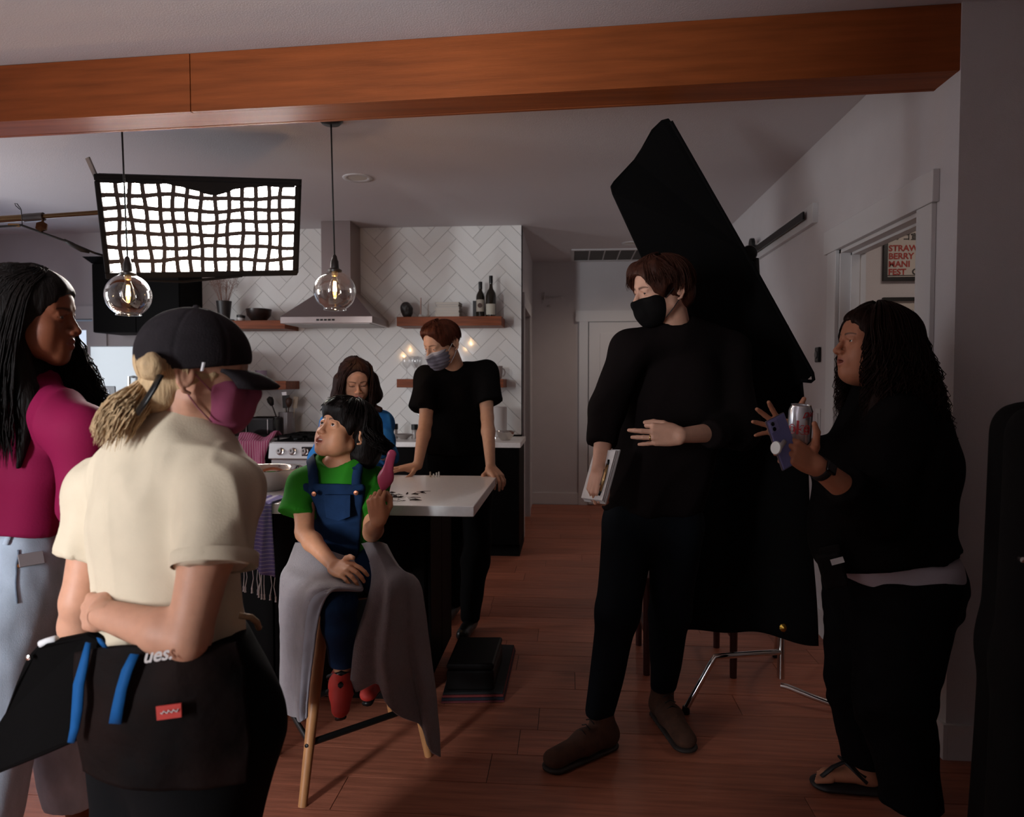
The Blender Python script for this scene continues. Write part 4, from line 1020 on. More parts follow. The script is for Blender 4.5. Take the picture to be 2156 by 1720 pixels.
# dark wooden chair half hidden behind the tall man's legs
M_dkwood = mat('dark_red_wood', (.05,.012,.010), .4, var=.3, vscale=6, stretch=(6,6,.6))
ch = thing('wooden_chair', 'dark reddish wooden chair behind the tall man\'s legs', 'chair', G(1450,1340))
cx, cy = P(1362,1310,3.35)[0], 3.35
for dx in (0,.40):
    for dy in (0,.38): MB().tube([(cx+dx,cy+dy,.0),(cx+dx,cy+dy,.44)], [.016,.02], 10).build('leg', M_dkwood, ch, smooth=.8)
MB().box((cx-.03,cy-.03,.44),(cx+.43,cy+.42,.47)).build('seat', M_dkwood, ch, bevel=.008)
for dx in (0,.40): MB().tube([(cx+dx,cy+.38,.46),(cx+dx,cy+.44,.88)], .017, 10).build('back_post', M_dkwood, ch, smooth=.8)
for z in (.58,.70,.82): MB().box((cx,cy+.395+.1*(z-.58),z),(cx+.40,cy+.415+.1*(z-.58),z+.055)).build('back_rail', M_dkwood, ch, bevel=.004)
for dx in (0,.40): MB().box((cx+dx-.01,cy,.18),(cx+dx+.01,cy+.38,.205)).build('stretcher', M_dkwood, ch)

# striped rug and a black case on it beside the island
rg0, rg1, rg2, rg3 = G(928,1482), G(1062,1480), G(1086,1372), G(960,1368)
rug = thing('striped_rug', 'folded dark rug with red and blue striped edge beside the island', 'rug', (rg0+rg1+rg2+rg3)/4)
for k, (z0, z1, cl, sc) in enumerate(((.002,.010,(.11,.018,.022),1.0),(.010,.022,(.014,.013,.022),.985),(.022,.032,(.15,.02,.02),.97),(.032,.042,(.012,.011,.012),.95))):
    cc = (rg0+rg1+rg2+rg3)/4; q = [cc+(p-cc)*sc for p in (rg0,rg1,rg2,rg3)]
    MB().hexa([(*p[:2],z0) for p in q]+[(*p[:2],z1) for p in q]).build('fold', mat('rug_fold', cl, .95, bump=.2, bscale=120), rug, bevel=.003)
cs = thing('equipment_case', 'low black case with two shiny latches standing on the rug', 'case', G(990,1420))
q0, q1, q2, q3 = G(940,1455,.042), G(1040,1455,.042), G(1058,1392,.042), G(965,1392,.042)
MB().hexa([q0,q1,q2,q3]+[p+np.array([0,0,.09]) for p in (q0,q1,q2,q3)]).build('body', mat('case_plastic',(.006,.005,.005),.5,spec=.12), cs, bevel=.01)
MB().hexa([p+np.array([0,0,.092]) for p in (q0,q1,q2,q3)]+[p+np.array([0,0,.12]) for p in (q0,q1,q2,q3)]).build('lid', bpy.data.materials['case_plastic'], cs, bevel=.01)
for px, py in ((971,1378),(986,1350)):
    p = P(px, py, 3.44 if py > 1360 else 3.62); MB().tube([p+np.array([0,0,-.012]), p+np.array([0,0,.012])], .010, 10).build('latch', M_chrome, cs, smooth=.8)
MB().tube([P(968,1385,3.45), P(971,1352,3.5), P(992,1346,3.6), P(1000,1372,3.55)], .008, 8).build('handle', M_black, cs, smooth=True)

# something tall and boxy under a black cover, close to the camera at the right edge
gb = thing('covered_cart', 'tall near-black covered shape in front of the wall at the right edge', 'covered cart', (P(2165,1700,1.6)[0]+.15,1.68,0))
x0_ = P(2160,925,1.62)[0]+.045; pr_ = []
for dx, dy in ((0,0),(.14,.03),(.28,.06),(.06,.16),(.2,.19),(.34,.22)):
    pr_ += [cap((x0_+dx,1.62+dy,1.26), .08, (x0_+dx+.005,1.62+dy,.75), .092, .05), cap((x0_+dx+.005,1.62+dy,.75), .092, (x0_+dx,1.62+dy,.1), .105, .05)]
V, F = isurf(pr_+[half((0,0,.01),(0,0,-1),.004), half((0,0,1.325),(0,0,1),.02)], .012, 2)
mesh_obj('cloth_cover', V+vnormals(V,F)*(.014*vnoise(V*np.array([10,10,1.6]),4))[:,None], F, M_flag, gb)
MB().lathe(P(2152,1178,1.53), [(.0,.004),(.006,.003),(.006,-.006)], 10, (0,-1,0)).build('snap', M_chrome, gb)
# ================================================================ people: the builder
def skin_mat(name): return mat(name, (.5,.3,.2), .5, attr=True, var=.06, vscale=30, bump=.05, bscale=350, sss=.12, spec=.28)
M_skin = skin_mat('skin')
M_eye = [mat('eye_white',(.62,.58,.56),.15), mat('iris_brown',(.06,.025,.012),.15), mat('pupil',(.004,.004,.004),.1)]
def head_prims(F, o):
    """adult head about .225 m tall, chin at c=-.112; o: options"""
    s = F.s; R = F.R; p = F.p; L = []
    def E(c, r, k=.012, op='u', tilt=None): L.append(ell(p(*c), np.array(r)*s, R, k*s, op))
    def K(a, ra, b, rb, k=.008, op='u'): L.append(cap(p(*a), ra*s, p(*b), rb*s, k*s, None, op))
    jw = o.get('jaw', 1.0); kid = o.get('kid', 0); ch = o.get('chin', 0.0)
    E((0,-.014,.034), (.074,.096,.080)); E((0,.034,.03), (.062,.056,.062), .02); E((0,.028,-.03), (.058*jw,.062,.074), .02)
    for q in (-1, 1):
        K((q*.049*jw,-.002,-.05), .020, (q*.016*jw,.066,-.096+ch), .0165, .03)
        E((q*.040*jw,.054,-.024), (.021,.025,.020), .022)
        E((q*.035*jw,.046,-.052), np.array((.026,.030,.032))*(1+.16*kid), .026)
        if not kid: K((q*.014,.082,.021), .0080, (q*.042,.068,.022), .0085, .016)
    E((0,.073,-.097+ch), (.021*jw,.018,.016), .018)
    E((0,.082,-.058), (.028,.016,.026), .02)                       # muzzle
    nl = o.get('nose', 1.0)
    K((0,.084,.014), .0075, (0,.0855+.022*nl,-.026), .0088, .008)
    E((0,.086+.022*nl,-.029), (.0105,.010,.0095), .006)
    for q in (-1, 1): E((q*.0125,.093+.006*nl,-.033), (.008,.011,.0075), .006)
    for q in (-1, 1): E((q*.006,.097+.012*nl,-.0395), (.0032,.005,.003), .002, 's')
    for q in (-1, 1):                                               # sockets, lids, slit
        es = 1+.16*kid
        E((q*.031,.096,.004), (.018*es,.013,.0115*es), .016, 's')
        E((q*.031,.0725,.003), (.0152*es,.0150,.0142*es), .005)
        K((q*.020,.086,.013), .0035, (q*.042,.079,.0125), .0035, .006)
        eo = o.get('eye', .0046)
        E((q*.031,.094,.003+o.get('eye_dz',0)), (.0125*es,.016,eo), .0015, 's')
        K((q*.018,.089,.0015), .0012, (q*.044,.079,.0015+o.get('eye_dz',0)), .0012, .002, 's')
    mo = o.get('mouth', 0.0)                                        # 0 closed .. 1 open
    for q in (-1, 1):
        K((0,.0985,-.0535+.001*mo), .0046, (q*.022,.087,-.059), .0030, .005)
        K((0,.0965,-.0675-.009*mo), .0060, (q*.020,.086,-.0615-.002*mo), .0032, .006)
    if mo > 0: E((0,.098,-.0605-.004*mo), (.0185,.022,.0035+.0055*mo), .002, 's')
    else:
        K((-.020,.094,-.0600), .0014, (0,.1035,-.0598), .0014, .002, 's'); K((.020,.094,-.0600), .0014, (0,.1035,-.0598), .0014, .002, 's')
    ang = [(.010,.014),(.020,.024),(.008,.034),(-.010,.030),(-.018,.012),(-.014,-.010),(-.004,-.026),(.006,-.030)]
    for q in (-1, 1):                                               # ears
        e0 = lambda u, v, d=0: (q*(.074+.20*max(0,.012-u)+d), -.012-.012+u, -.006+v)
        E(e0(.0,.004,.001), (.006,.015,.024), .006)
        for i in range(len(ang)-1): K(e0(*ang[i]), .0042, e0(*ang[i+1]), .0042, .003)
        E(e0(.002,.002,.009), (.005,.008,.014), .004, 's')
    return L
def brow_tint(F, V, T, col, lift=0, w=1.0):
    q = F.inv(V)
    for sgn in (-1, 1):
        x = sgn*q[:,0]; t = np.clip((x-.012)/.036, 0, 1)
        zc = .0215+lift+.006*np.sin(t*2.2)-.004*t
        d = np.abs(q[:,2]-zc)/(.0048*w*(1-.55*t)) ; m = (x > .011) & (x < .050) & (q[:,1] > .045) & (d < 1.3)
        a = np.clip(1.3-d, 0, 1)[:,None]*m[:,None]*.85; T = T*(1-a)+np.array(col)*a
    return T
def lip_tint(F, V, T, col, mo=0):
    q = F.inv(V); d = (q[:,0]/.025)**2 + ((q[:,2]+.0605+.004*mo)/(.0115+.006*mo))**2
    a = (np.clip(1.25-d, 0, 1)*(q[:,1] > .078)*.75)[:,None]; return T*(1-a)+np.array(col)*a
def eyes(F, parent, gaze, s=1.0):
    for q in (-1, 1):
        c = F.p(q*.031, .0725, .003); r = .0130*F.s*s; ax = nrm(gaze)
        prof = [(r*math.sin(a), r*math.cos(a)) for a in (1e-3,.24,.40,.54,.75,1.0,1.4,1.9,2.5,3.14)]
        g = MB()
        for lo_, hi_, mi in ((0,2,2),(1,4,1),(3,10,0)):
            g.cm = mi; seg = prof[lo_:hi_] if mi != 1 else prof[1:4]
            if mi == 2: seg = prof[0:2]
            g.lathe(c, seg, 18, ax)
        g.build('eye', M_eye, parent, smooth=True)
FN = ('index','middle','ring','little')
def hand(W, d, n, t, curl, spread=(6,1,-4,-10), thumb=None, s=1.0):
    """W wrist, d towards the fingers, n out of the back of the hand, t towards the thumb side"""
    W = np.asarray(W, float); d = nrm(d); n = nrm(np.asarray(n)-d*np.dot(n, d)); t0 = np.cross(n, d); t = t0 if np.dot(t0, t) > 0 else -t0
    L = []; tips = {}
    kn = [(.088,.027,.0),(.092,.008,.003),(.087,-.011,.001),(.078,-.028,-.004)]; ln = [.070,.078,.072,.056]; rr = [.0088,.0090,.0085,.0076]
    q = lambda a, b, c: W + s*(d*a + t*b + n*c)
    for i in range(4):
        L.append(cap(q(.004,kn[i][1]*.6,0), .0145*s, q(*kn[i]), .0108*s, .010*s))
    L.append(ell(q(.035,.024,-.010), np.array([.030,.017,.015])*s, np.stack([d,t,n],1), .012*s))
    L.append(ell(q(.040,-.022,-.008), np.array([.034,.013,.013])*s, np.stack([d,t,n],1), .012*s))
    for i in range(4):
        a = math.radians(spread[i]); dr = nrm(d*math.cos(a)+t*math.sin(a)); pos = q(*kn[i]); th = 0
        cu = curl[i]; r = rr[i]*s; joints = [pos]
        for j, fr in enumerate((.45,.30,.25)):
            th += math.radians(cu[j]); v = dr*math.cos(th)-n*math.sin(th); nx = pos+v*ln[i]*fr*s
            r2 = rr[i]*s*(.94,.86,.72)[j]; L.append(cap(pos, r, nx, r2, .0025*s)); pos, r = nx, r2; joints.append(nx)
        tips[FN[i]] = joints
    th = thumb or [(.55,.75,-.35),(.75,.6,-.25),(.85,.45,-.2)]
    pos = q(.018,.022,-.006); r = .0125*s; J = [pos]
    for j, (lg, r2) in enumerate(((.043,.0108),(.033,.0098),(.027,.0075))):
        v = nrm(d*th[j][0]+t*th[j][1]+n*th[j][2]); nx = pos+v*lg*s; L.append(cap(pos, r, nx, r2*s, .006*s if j == 0 else .003*s)); pos, r = nx, r2*s; J.append(nx)
    tips['thumb'] = J
    return L, tips
def arm_prims(sh, el, wr, b=1.0, k=.015):
    sh, el, wr = map(np.asarray, (sh, el, wr)); m = el+(wr-el)*.28; e2 = sh+(el-sh)*.45
    return [cap(sh, .050*b, e2, .046*b, k), cap(e2, .046*b, el, .037*b, k), cap(el, .037*b, m, .0395*b, k), cap(m, .0395*b, wr, .0255*b, k)]
def leg_prims(hip, kn, an, b=1.0, k=.02):
    m = np.asarray(kn)+(np.asarray(an)-np.asarray(kn))*.3
    return [cap(hip, .085*b, kn, .056*b, k), cap(kn, .056*b, m, .055*b, k), cap(m, .055*b, an, .036*b, k)]
def torso_prims(pel, wai, che, nek, shR, shL, tf, pw, ww, cw, dep=.66, k=.04, nr=.052, sr=.054):
    fl_ = (nrm(tf), dep); up = nrm(np.asarray(nek)-np.asarray(pel))
    return [cap(pel, pw, np.asarray(pel)+up*.04, pw*.96, k, fl_), cap(np.asarray(pel)+up*.04, pw*.94, wai, ww, k, fl_), cap(wai, ww, che, cw, k, fl_),
            cap(che, cw, np.asarray(che)+up*.08, cw*.90, k, fl_), cap(shR, sr, nek, nr, k), cap(shL, sr, nek, nr, k)]
def build_skin(parent, groups, tone, paint=None, res_body=.009, name='body'):
    """groups: list of (prims, res, box or None); one mesh object"""
    allp = [q for g in groups for q in g['prims']]
    boxes = []
    for g in groups:
        if g['res']:
            b = g.get('box')
            if b is None:
                bs = [_bounds(q) for q in g['prims'] if q['op'] == 'u']; b = (np.min([x[0] for x in bs], 0)-.006, np.max([x[1] for x in bs], 0)+.006)
            boxes.append((np.asarray(b[0]), np.asarray(b[1]), g['res']))
    parts = []
    V, F = isurf(allp, res_body, 1); c = V[F].mean(1); keep = np.ones(len(F), bool)
    for lo, hi, r in boxes: keep &= ~((c > lo+res_body).all(1) & (c < hi-res_body).all(1))
    parts.append((V, F[keep]))
    done = []
    for lo, hi, r in boxes:
        near = [q for q in allp if q['t'] == 'half' or ((_bounds(q)[0] < hi+.03).all() and (_bounds(q)[1] > lo-.03).all())]
        V, F = isurf(near, r, 1, lo, hi)
        if len(F):
            c = V[F].mean(1); keep = np.ones(len(F), bool)
            for l2, h2 in done: keep &= ~((c > l2+.004).all(1) & (c < h2-.004).all(1))
            parts.append((V, F[keep])); done.append((lo, hi))
    V, F = merge(parts); T = np.tile(np.array(tone, float), (len(V), 1))
    if paint: T = paint(V, T)
    return mesh_obj(name, V, F, M_skin, parent, tint=np.clip(T, 0, 1))
def hbox(F, lo=-.145, w=1.0):
    c = F.o; r = .150*F.s
    return (c-np.array([r,r,-lo*F.s]), c+np.array([r,r,.155*F.s]))
# hair -----------------------------------------------------------
def spt(F, az, el, rad):
    return F.p(rad*.078*math.sin(az)*math.cos(el), -.012+rad*.099*math.cos(az)*math.cos(el), .032+rad*.084*math.sin(el))
def strands(F, n, az0, az1, el0, el_end, hang=lambda a: 0, rad=(1.04,1.13), m=9, drift=(0,0,0), wave=0, wfreq=40, flare=0, seed=1, part=None, swirl=0, jit=1.0, gz=(0,0,-1)):
    r = np.random.default_rng(seed); out = []; gz = np.array(gz, float)
    for i in range(n):
        az = math.radians(r.uniform(az0, az1)); e0 = math.radians(el0+r.uniform(-12,12)*jit); e1 = math.radians(el_end(math.degrees(az))+r.uniform(-7,7)*jit)
        rd = r.uniform(*rad); hg = hang(math.degrees(az))*r.uniform(.86,1.05); pts = []
        k = m if hg == 0 else max(4, m//2)
        sw = math.radians(swirl)*r.uniform(.5,1.3)
        az_s = az if part is None else az*.15+math.radians(part)*.85
        for j in range(k):
            u = j/(k-1); aa = (az_s*(1-u)**2+az*(1-(1-u)**2))+sw*u; pts.append(spt(F, aa, e0+(e1-e0)*u, rd*(1+flare*u*u)-.05*(1-u)**3))
        if hg:
            p0 = pts[-1]; t = nrm(pts[-1]-pts[-2]); ph = r.uniform(0, 6.28); kk = m; side = nrm(np.cross(t+np.array([.01,.02,.03]), gz)); sd2 = np.cross(gz, side)
            for j in range(1, kk+1):
                u = j/kk; q = p0 + t*hg*.25*math.sin(min(1,u*1.5)*1.57)*(1-.35*u) + gz*hg*(u-.20*math.sin(min(1,u*1.5)*1.57)) + np.array(drift)*u*r.uniform(.6,1.3)
                a = ph+u*wfreq*hg; q = q + wave*min(1,u*3)*(math.cos(a)*side+math.sin(a)*sd2); pts.append(q)
        pts = np.array(pts)
        if hg == 0 and wave: 
            u = np.linspace(0,1,len(pts))[:,None]; pts = pts + wave*u*np.stack([np.sin(6*u[:,0]+i), np.cos(5*u[:,0]+2*i), np.sin(7*u[:,0]+3*i)], 1)
        out.append(pts)
    return np.array(out)
def hair_obj(parent, F, m, base, groups, res=.006, bump=.0025, seed=2, name='hair'):
    V, Fc = isurf(base, res, 2); N = vnormals(V, Fc); q = F.inv(V)
    az = np.arctan2(q[:,0], q[:,1]); V = V + N*(bump*vnoise(np.stack([az*9, q[:,2]*10, q[:,1]*6], 1), seed))[:,None]
    parts = [(V, Fc)]
    for pts, r0, r1 in groups: parts.append(tubes(pts, r0, r1, 4))
    V, Fc = merge(parts); return mesh_obj(name, V, Fc, m, parent)
def hair_mat(name, col, var=.4): return mat(name, col, .5, var=var, vscale=50, stretch=(1,1,.25), bump=.25, bscale=220, bstretch=(1,1,.15), spec=.09)
def skull(F, k=1.06, s=1): return [ell(F.p(0,-.014,.034), np.array([.074,.096,.080])*F.s*k, F.R, .01), ell(F.p(0,.02,.045), np.array([.066,.066,.062])*F.s*k, F.R, .02)]
def face_cut(F, c=(0,.115,-.055), r=(.062,.075,.098), k=.008): return ell(F.p(*c), np.array(r)*F.s, F.R, k, 's')
# ear loops and masks ---------------------------------------------
def mask_obj(parent, F, m, loop_m, top=-.012, back=.022, name='face_mask', dz=0, pleats=0, band=None):
    s = F.s; E = lambda c, r, k=.015: ell(F.p(*c), np.array(r)*s, F.R, k*s)
    pr = [E((0,.034,-.045), (.066,.068,.072)), E((0,.062,-.085), (.042,.040,.036)), E((0,.090,-.032), (.023,.036,.028)), E((0,.090,-.062), (.034,.024,.030))]+[E((q*.036,.047,-.052), (.031,.035,.037)) for q in (-1,1)]+[E((q*.040,.055,-.024), (.025,.029,.024)) for q in (-1,1)]
    up = F.R @ nrm((0,.22,1)); pr += [half(F.p(0,.1,top), up, .003), half(F.p(0,back,0), -F.b, .004), half(F.p(0,.06,-.128), F.R @ nrm((0,-.25,-1)), .004)]
    V, Fc = isurf(pr, .0028*s, 2); N = vnormals(V, Fc); q = F.inv(V)
    if pleats: V = V + N*(pleats*np.sin(q[:,2]*330))[:,None]
    mi = None; mm = m
    if band is not None:
        c = q[Fc].mean(1); mi = ((c[:,2] + c[:,1]*.22) > top+.022-.012).astype(int); mm = [m, band]
    o = mesh_obj(name, V, Fc, mm, parent, mi=mi)
    for q_ in (-1, 1):
        for za, zb in ((-.034,.022),(-.092,-.034)):
            MB().tube([F.p(q_*.060,back+.006,za), F.p(q_*.071,back-.022,(za+zb)/2), F.p(q_*.078,-.026,zb*.9)], .0016*s, 6).build('ear_loop', loop_m, o, smooth=True)
    return o

def collar_cut(nk, tf, h=.035, tilt=.5, w=.080):
    n = nrm(np.array([0,0,1.])+tilt*nrm(tf)); e1 = nrm(np.cross(n, tf)); e2 = np.cross(n, e1)
    return ell(np.asarray(nk)+n*(h+.12), (w, w, .12), np.stack([e1,e2,n],1), .006, 's')
def flat_on(tree, p, hw, hh, name, m, parent, off=.003, th=.002):
    h, nv = snap(tree, p); e1 = nrm(np.cross(nv, (0,0,1))); e1 = e1 if e1[0] > 0 else -e1; e2 = np.cross(e1, nv); e2 = e2 if e2[2] > 0 else -e2
    return MB().obox(h+nv*off, e1*hw, nv*th, e2*hh).build(name, m, parent, bevel=.001)
from mathutils.bvhtree import BVHTree
def bvh(o):
    me = o.data; return BVHTree.FromPolygons([v.co for v in me.vertices], [list(p.vertices) for p in me.polygons])
def snap(tree, p, off=.005):
    h = tree.find_nearest(Vector(p)); return np.array(h[0]), np.array(h[1])
def band(tree, pts, hw, name, m, parent, off=.005, th=.004, n=6):
    """ribbon lying on a garment"""
    pts = np.asarray(pts, float); dense = []
    for i in range(len(pts)-1):
        p0, p1, p2, p3 = pts[max(i-1,0)], pts[i], pts[i+1], pts[min(i+2,len(pts)-1)]
        for t in np.linspace(0,1,n,endpoint=False): dense.append(.5*(2*p1+(p2-p0)*t+(2*p0-5*p1+4*p2-p3)*t*t+(3*p1-p0-3*p2+p3)*t**3))
    dense.append(pts[-1]); c = []; nn = []
    for q in dense:
        h, nv = snap(tree, q); c.append(h+nv*off); nn.append(nv)
    c = np.array(c); nn = np.array(nn); T = np.gradient(c, axis=0); S = np.cross(T, nn); S /= np.linalg.norm(S, axis=1)[:,None]
    g = np.stack([c-S*hw, c, c+S*hw], 1); return grid_mesh(g).build(name, m, parent, smooth=True, solid=th)
# ================================================================ the seven people
A_ = np.array
def person(label, loc): return thing('person', label, 'person', loc, None)
M_tee_b = mat('black_jersey', (.0055,.0045,.0045), .9, spec=.06, bump=.06, bscale=300)
M_knit_b = mat('dark_knit', (.008,.0055,.0055), .9, spec=.06, bump=.1, bscale=260)
M_trous_b = mat('black_trousers', (.0045,.0045,.005), .85, spec=.06, bump=.06, bscale=240)
M_darkjean = mat('dark_denim', (.006,.008,.011), .85, spec=.06, bump=.08, bscale=300)
M_denim = mat('blue_denim', (.007,.022,.062), .85, spec=.12, var=.3, vscale=10, bump=.12, bscale=380)
M_lens_b = mat('black_elastic', (.01,.01,.01), .7)

# ---------------------------------------------------------------- stool and boy
SF, SL_, SR_ = A_([-.86,2.206,0]), A_([-1.076,2.515,0]), A_([-.7285,2.857,0]); SQ = SF+SR_-SL_; SCN = (SF+SR_)/2
M_oak = mat('oiled_oak', (.36,.16,.06), .45, var=.25, vscale=5, stretch=(6,6,.6))
sto = thing('bar_stool', 'oak-legged bar stool with black footrest under the boy', 'stool', SCN)
SZ = .655
for b_ in (SF, SL_, SR_, SQ):
    tp = SCN+(b_-SCN)*.55; tp[2] = SZ-.03
    MB().tube([b_, b_+(tp-b_)*.5, tp], [.0145,.019,.021], 14).build('leg', M_oak, sto, smooth=.8)
    q = b_+(tp-b_)*.30; dn = nrm(b_-SCN); MB().lathe(q+dn*.018, [(.0,.003),(.006,.002),(.007,-.004)], 12, nrm((dn[0],dn[1],.12))).build('bolt', M_black, sto)
cs_ = []
for b_ in (SF, SQ, SR_, SL_): cs_.append(b_+(SCN+(b_-SCN)*.55+A_([0,0,SZ-.03])-b_)*.30)
for i in range(4):
    MB().tube([cs_[i], (cs_[i]+cs_[(i+1)%4])/2+A_([0,0,.0]), cs_[(i+1)%4]], .0085, 10, flat=1.4).build('footrest_bar', M_black, sto, smooth=.8)
V, F_ = isurf([cap(SCN+A_([-.12,0,SZ]), .10, SCN+A_([.12,0,SZ]), .10, .05, (A_([0,0,1.]),.25)), cap(SCN+A_([0,-.1,SZ]), .12, SCN+A_([0,.1,SZ]), .12, .05, (A_([0,0,1.]),.22))], .008, 2)
mesh_obj('seat', V, F_, M_black, sto)

boy = person('boy in green shirt and denim overalls sitting on the bar stool', SCN)
HF = Frame(P(724,908,2.42), (-.50,-.80,.34), (.22,.24,.94), .93)
bo_ = dict(mouth=.7, eye=.0066, nose=.55, jaw=.98, kid=1, chin=.006)
neck = P(722,1000,2.46); shR_, shL_ = P(640,1022,2.40), P(786,1014,2.50)
elR_, wrR_ = P(641,1122,2.30), P(704,1192,2.12); elL_, wrL_ = P(783,1122,2.38), P(797,1098,2.16)
pel = P(712,1195,2.50); pel[2] = SZ+.10; wai = P(712,1130,2.48); che = P(712,1055,2.45); tfb = nrm((-.12,-1,0))
h1, t1 = hand(wrR_, (P(742,1202,2.06)-wrR_), (-.25,-.45,.85), (.3,.3,.9), [(22,30,20),(28,35,25),(32,38,25),(34,38,25)], (5,0,-4,-8), [(.75,.25,.55),(.9,.0,.35),(.95,-.1,.1)], .84)
h2, t2 = hand(wrL_, (P(792,1062,2.15)-wrL_), (-.15,-.95,.1), (.8,.3,.5), [(62,80,45),(66,84,45),(68,84,45),(66,80,45)], (3,1,-2,-5), [(.75,.45,-.55),(.75,-.15,-.65),(.6,-.6,-.5)], .84)
head = head_prims(HF, bo_) + [cap(HF.p(0,-.022,-.045), .041, neck+A_([0,0,-.03]), .044, .02)]
torso = torso_prims(pel, wai, che, neck, shR_, shL_, tfb, .125, .112, .118, nr=.044, sr=.044)
arms = arm_prims(shR_, elR_, wrR_, .80)+arm_prims(shL_, elL_, wrL_, .80)
hipR, hipL = pel+A_([-.06,-.03,-.02]), pel+A_([.08,-.02,-.02]); knR, knL = P(714,1268,2.04), P(842,1258,2.28); anR, anL = P(720,1412,2.14), P(786,1425,2.38)
legs = leg_prims(hipR, knR, anR, .72)+leg_prims(hipL, knL, anL, .72)
def paint_boy(V, T):
    T = brow_tint(HF, V, T, (.02,.012,.01), .001, .9); T = lip_tint(HF, V, T, (.42,.13,.11), .8); return T
build_skin(boy, [dict(prims=infl(torso,-.012)+legs, res=None), dict(prims=head, res=.0020, box=hbox(HF,-.21)), dict(prims=arms, res=None), dict(prims=h1, res=.0025), dict(prims=h2, res=.0025)], (.52,.24,.13), paint_boy)
eyes(HF, boy, HF.R @ nrm((-.15,1,.22)), 1.07)
MB().obox(HF.p(0,.088,-.0575), HF.a*.012, HF.b*.004, HF.c*.0022).build('teeth', mat('teeth',(.6,.56,.5),.3), boy, bevel=.001)
M_hair_k = hair_mat('black_hair', (.006,.004,.0035))
hb = [ell(HF.p(0,-.025,.036), A_([.092,.116,.086])*HF.s, HF.R, .01), ell(HF.p(.02,-.100,-.030), A_([.085,.075,.085])*HF.s, HF.R, .05), ell(HF.p(.04,-.135,-.085), A_([.055,.060,.060])*HF.s, HF.R, .05), ell(HF.p(-.05,-.09,-.05), A_([.05,.06,.07])*HF.s, HF.R, .05),
      ell(HF.p(0,.066,.070), A_([.066,.040,.034])*HF.s, HF.R, .03), face_cut(HF, (0,.116,-.058), (.072,.070,.098), .008),
      ell(HF.p(.092,.008,-.03), A_([.03,.034,.055])*HF.s, HF.R, .008, 's'), ell(HF.p(-.092,.008,-.03), A_([.03,.034,.055])*HF.s, HF.R, .008, 's')]
g_fr = strands(HF, 380, -75, 75, 66, lambda a: 24 - 10*(abs(a) > 45), rad=(1.15,1.25), seed=3, flare=.08)
g_bk = strands(HF, 800, 82, 278, 70, lambda a: -8, hang=lambda a: .055, rad=(1.18,1.34), seed=4, flare=.12, wave=.003, drift=(.02,.01,0), jit=1.4, gz=nrm((.45,.1,-.85)))
g_tp = strands(HF, 160, -180, 180, 62, lambda a: 30, rad=(1.16,1.28), seed=5, jit=2.2, flare=.1)
hair_obj(boy, HF, M_hair_k, hb, [(g_fr,.0026,.0008), (g_bk,.0025,.0009), (g_tp,.0022,.0006)], seed=6)
# green T-shirt
M_green = mat('green_jersey', (.018,.17,.008), .85, spec=.15, var=.08, vscale=14, bump=.06, bscale=320)
slR, slL = P(624,1084,2.345), P(783,1082,2.42)
tee = infl(torso, .008)+[cap(shR_+A_([0,0,.0]), .052, slR, .064, .03, cut=True), cap(shL_+A_([0,0,.0]), .050, slL, .058, .03, cut=True),
     collar_cut(neck, tfb, .028), half(wai+A_([0,0,-.06]), (0,0,-1))]
teo = cloth('t_shirt', tee, .0055, M_green, boy, [(.006,14,(0,0,1),.35,1),(.004,18,(.5,0,1),.3,102)])
# overalls: bib, straps, legs
bib = infl(torso, .027)+[half(P(712,1022,2.40), nrm((0,.25,1)), .003), half(che+tfb*.015, -tfb, .004), half(P(652,1100,2.36), (-1,-.1,-.12), .004), half(P(762,1100,2.40), (1,.1,-.10), .004)]
cloth('overall_bib', bib, .005, M_denim, boy, [(.004,16,(0,0,1),.5,3),(.002,22,(1,0,.2),.35,103)])
trs = infl(torso[:2], .016)+[cap(wai+A_([0,0,-.02]), .128, wai+A_([0,0,.05]), .128, .02, (tfb,.68))]+infl(legs, .011)+[half(wai+A_([0,0,.05]), (0,0,1)), half(anR+A_([0,0,.02]), (0,0,-1))]
cloth('overall_trousers', trs, .007, M_denim, boy, [(.006,12,(0,0,1),.4,4)])
tt = bvh(teo)
for ps in ([P(664,1036,2.33),P(660,1010,2.34),P(658,990,2.36),P(662,974,2.42),P(672,972,2.50)], [P(752,1034,2.35),P(752,1008,2.36),P(750,988,2.40),P(746,974,2.46),P(742,974,2.54)]):
    s_ = band(tt, ps, .0165, 'overall_strap', M_denim, boy, .012)
    MB().lathe(ps[0]+A_([0,-.012,-.004]), [(.0,-.004),(.008,-.003),(.009,.003)], 14, (0,1,0)).build('button', mat('copper_button',(.16,.06,.035),.35,1), s_, smooth=.7)
pk = [P(682,1042,2.322), P(738,1042,2.335), P(737,1088,2.325), P(712,1098,2.318), P(686,1090,2.313)]
MB().prism(pk, (0,.012,0)).build('chest_pocket', M_denim, boy, bevel=.002)
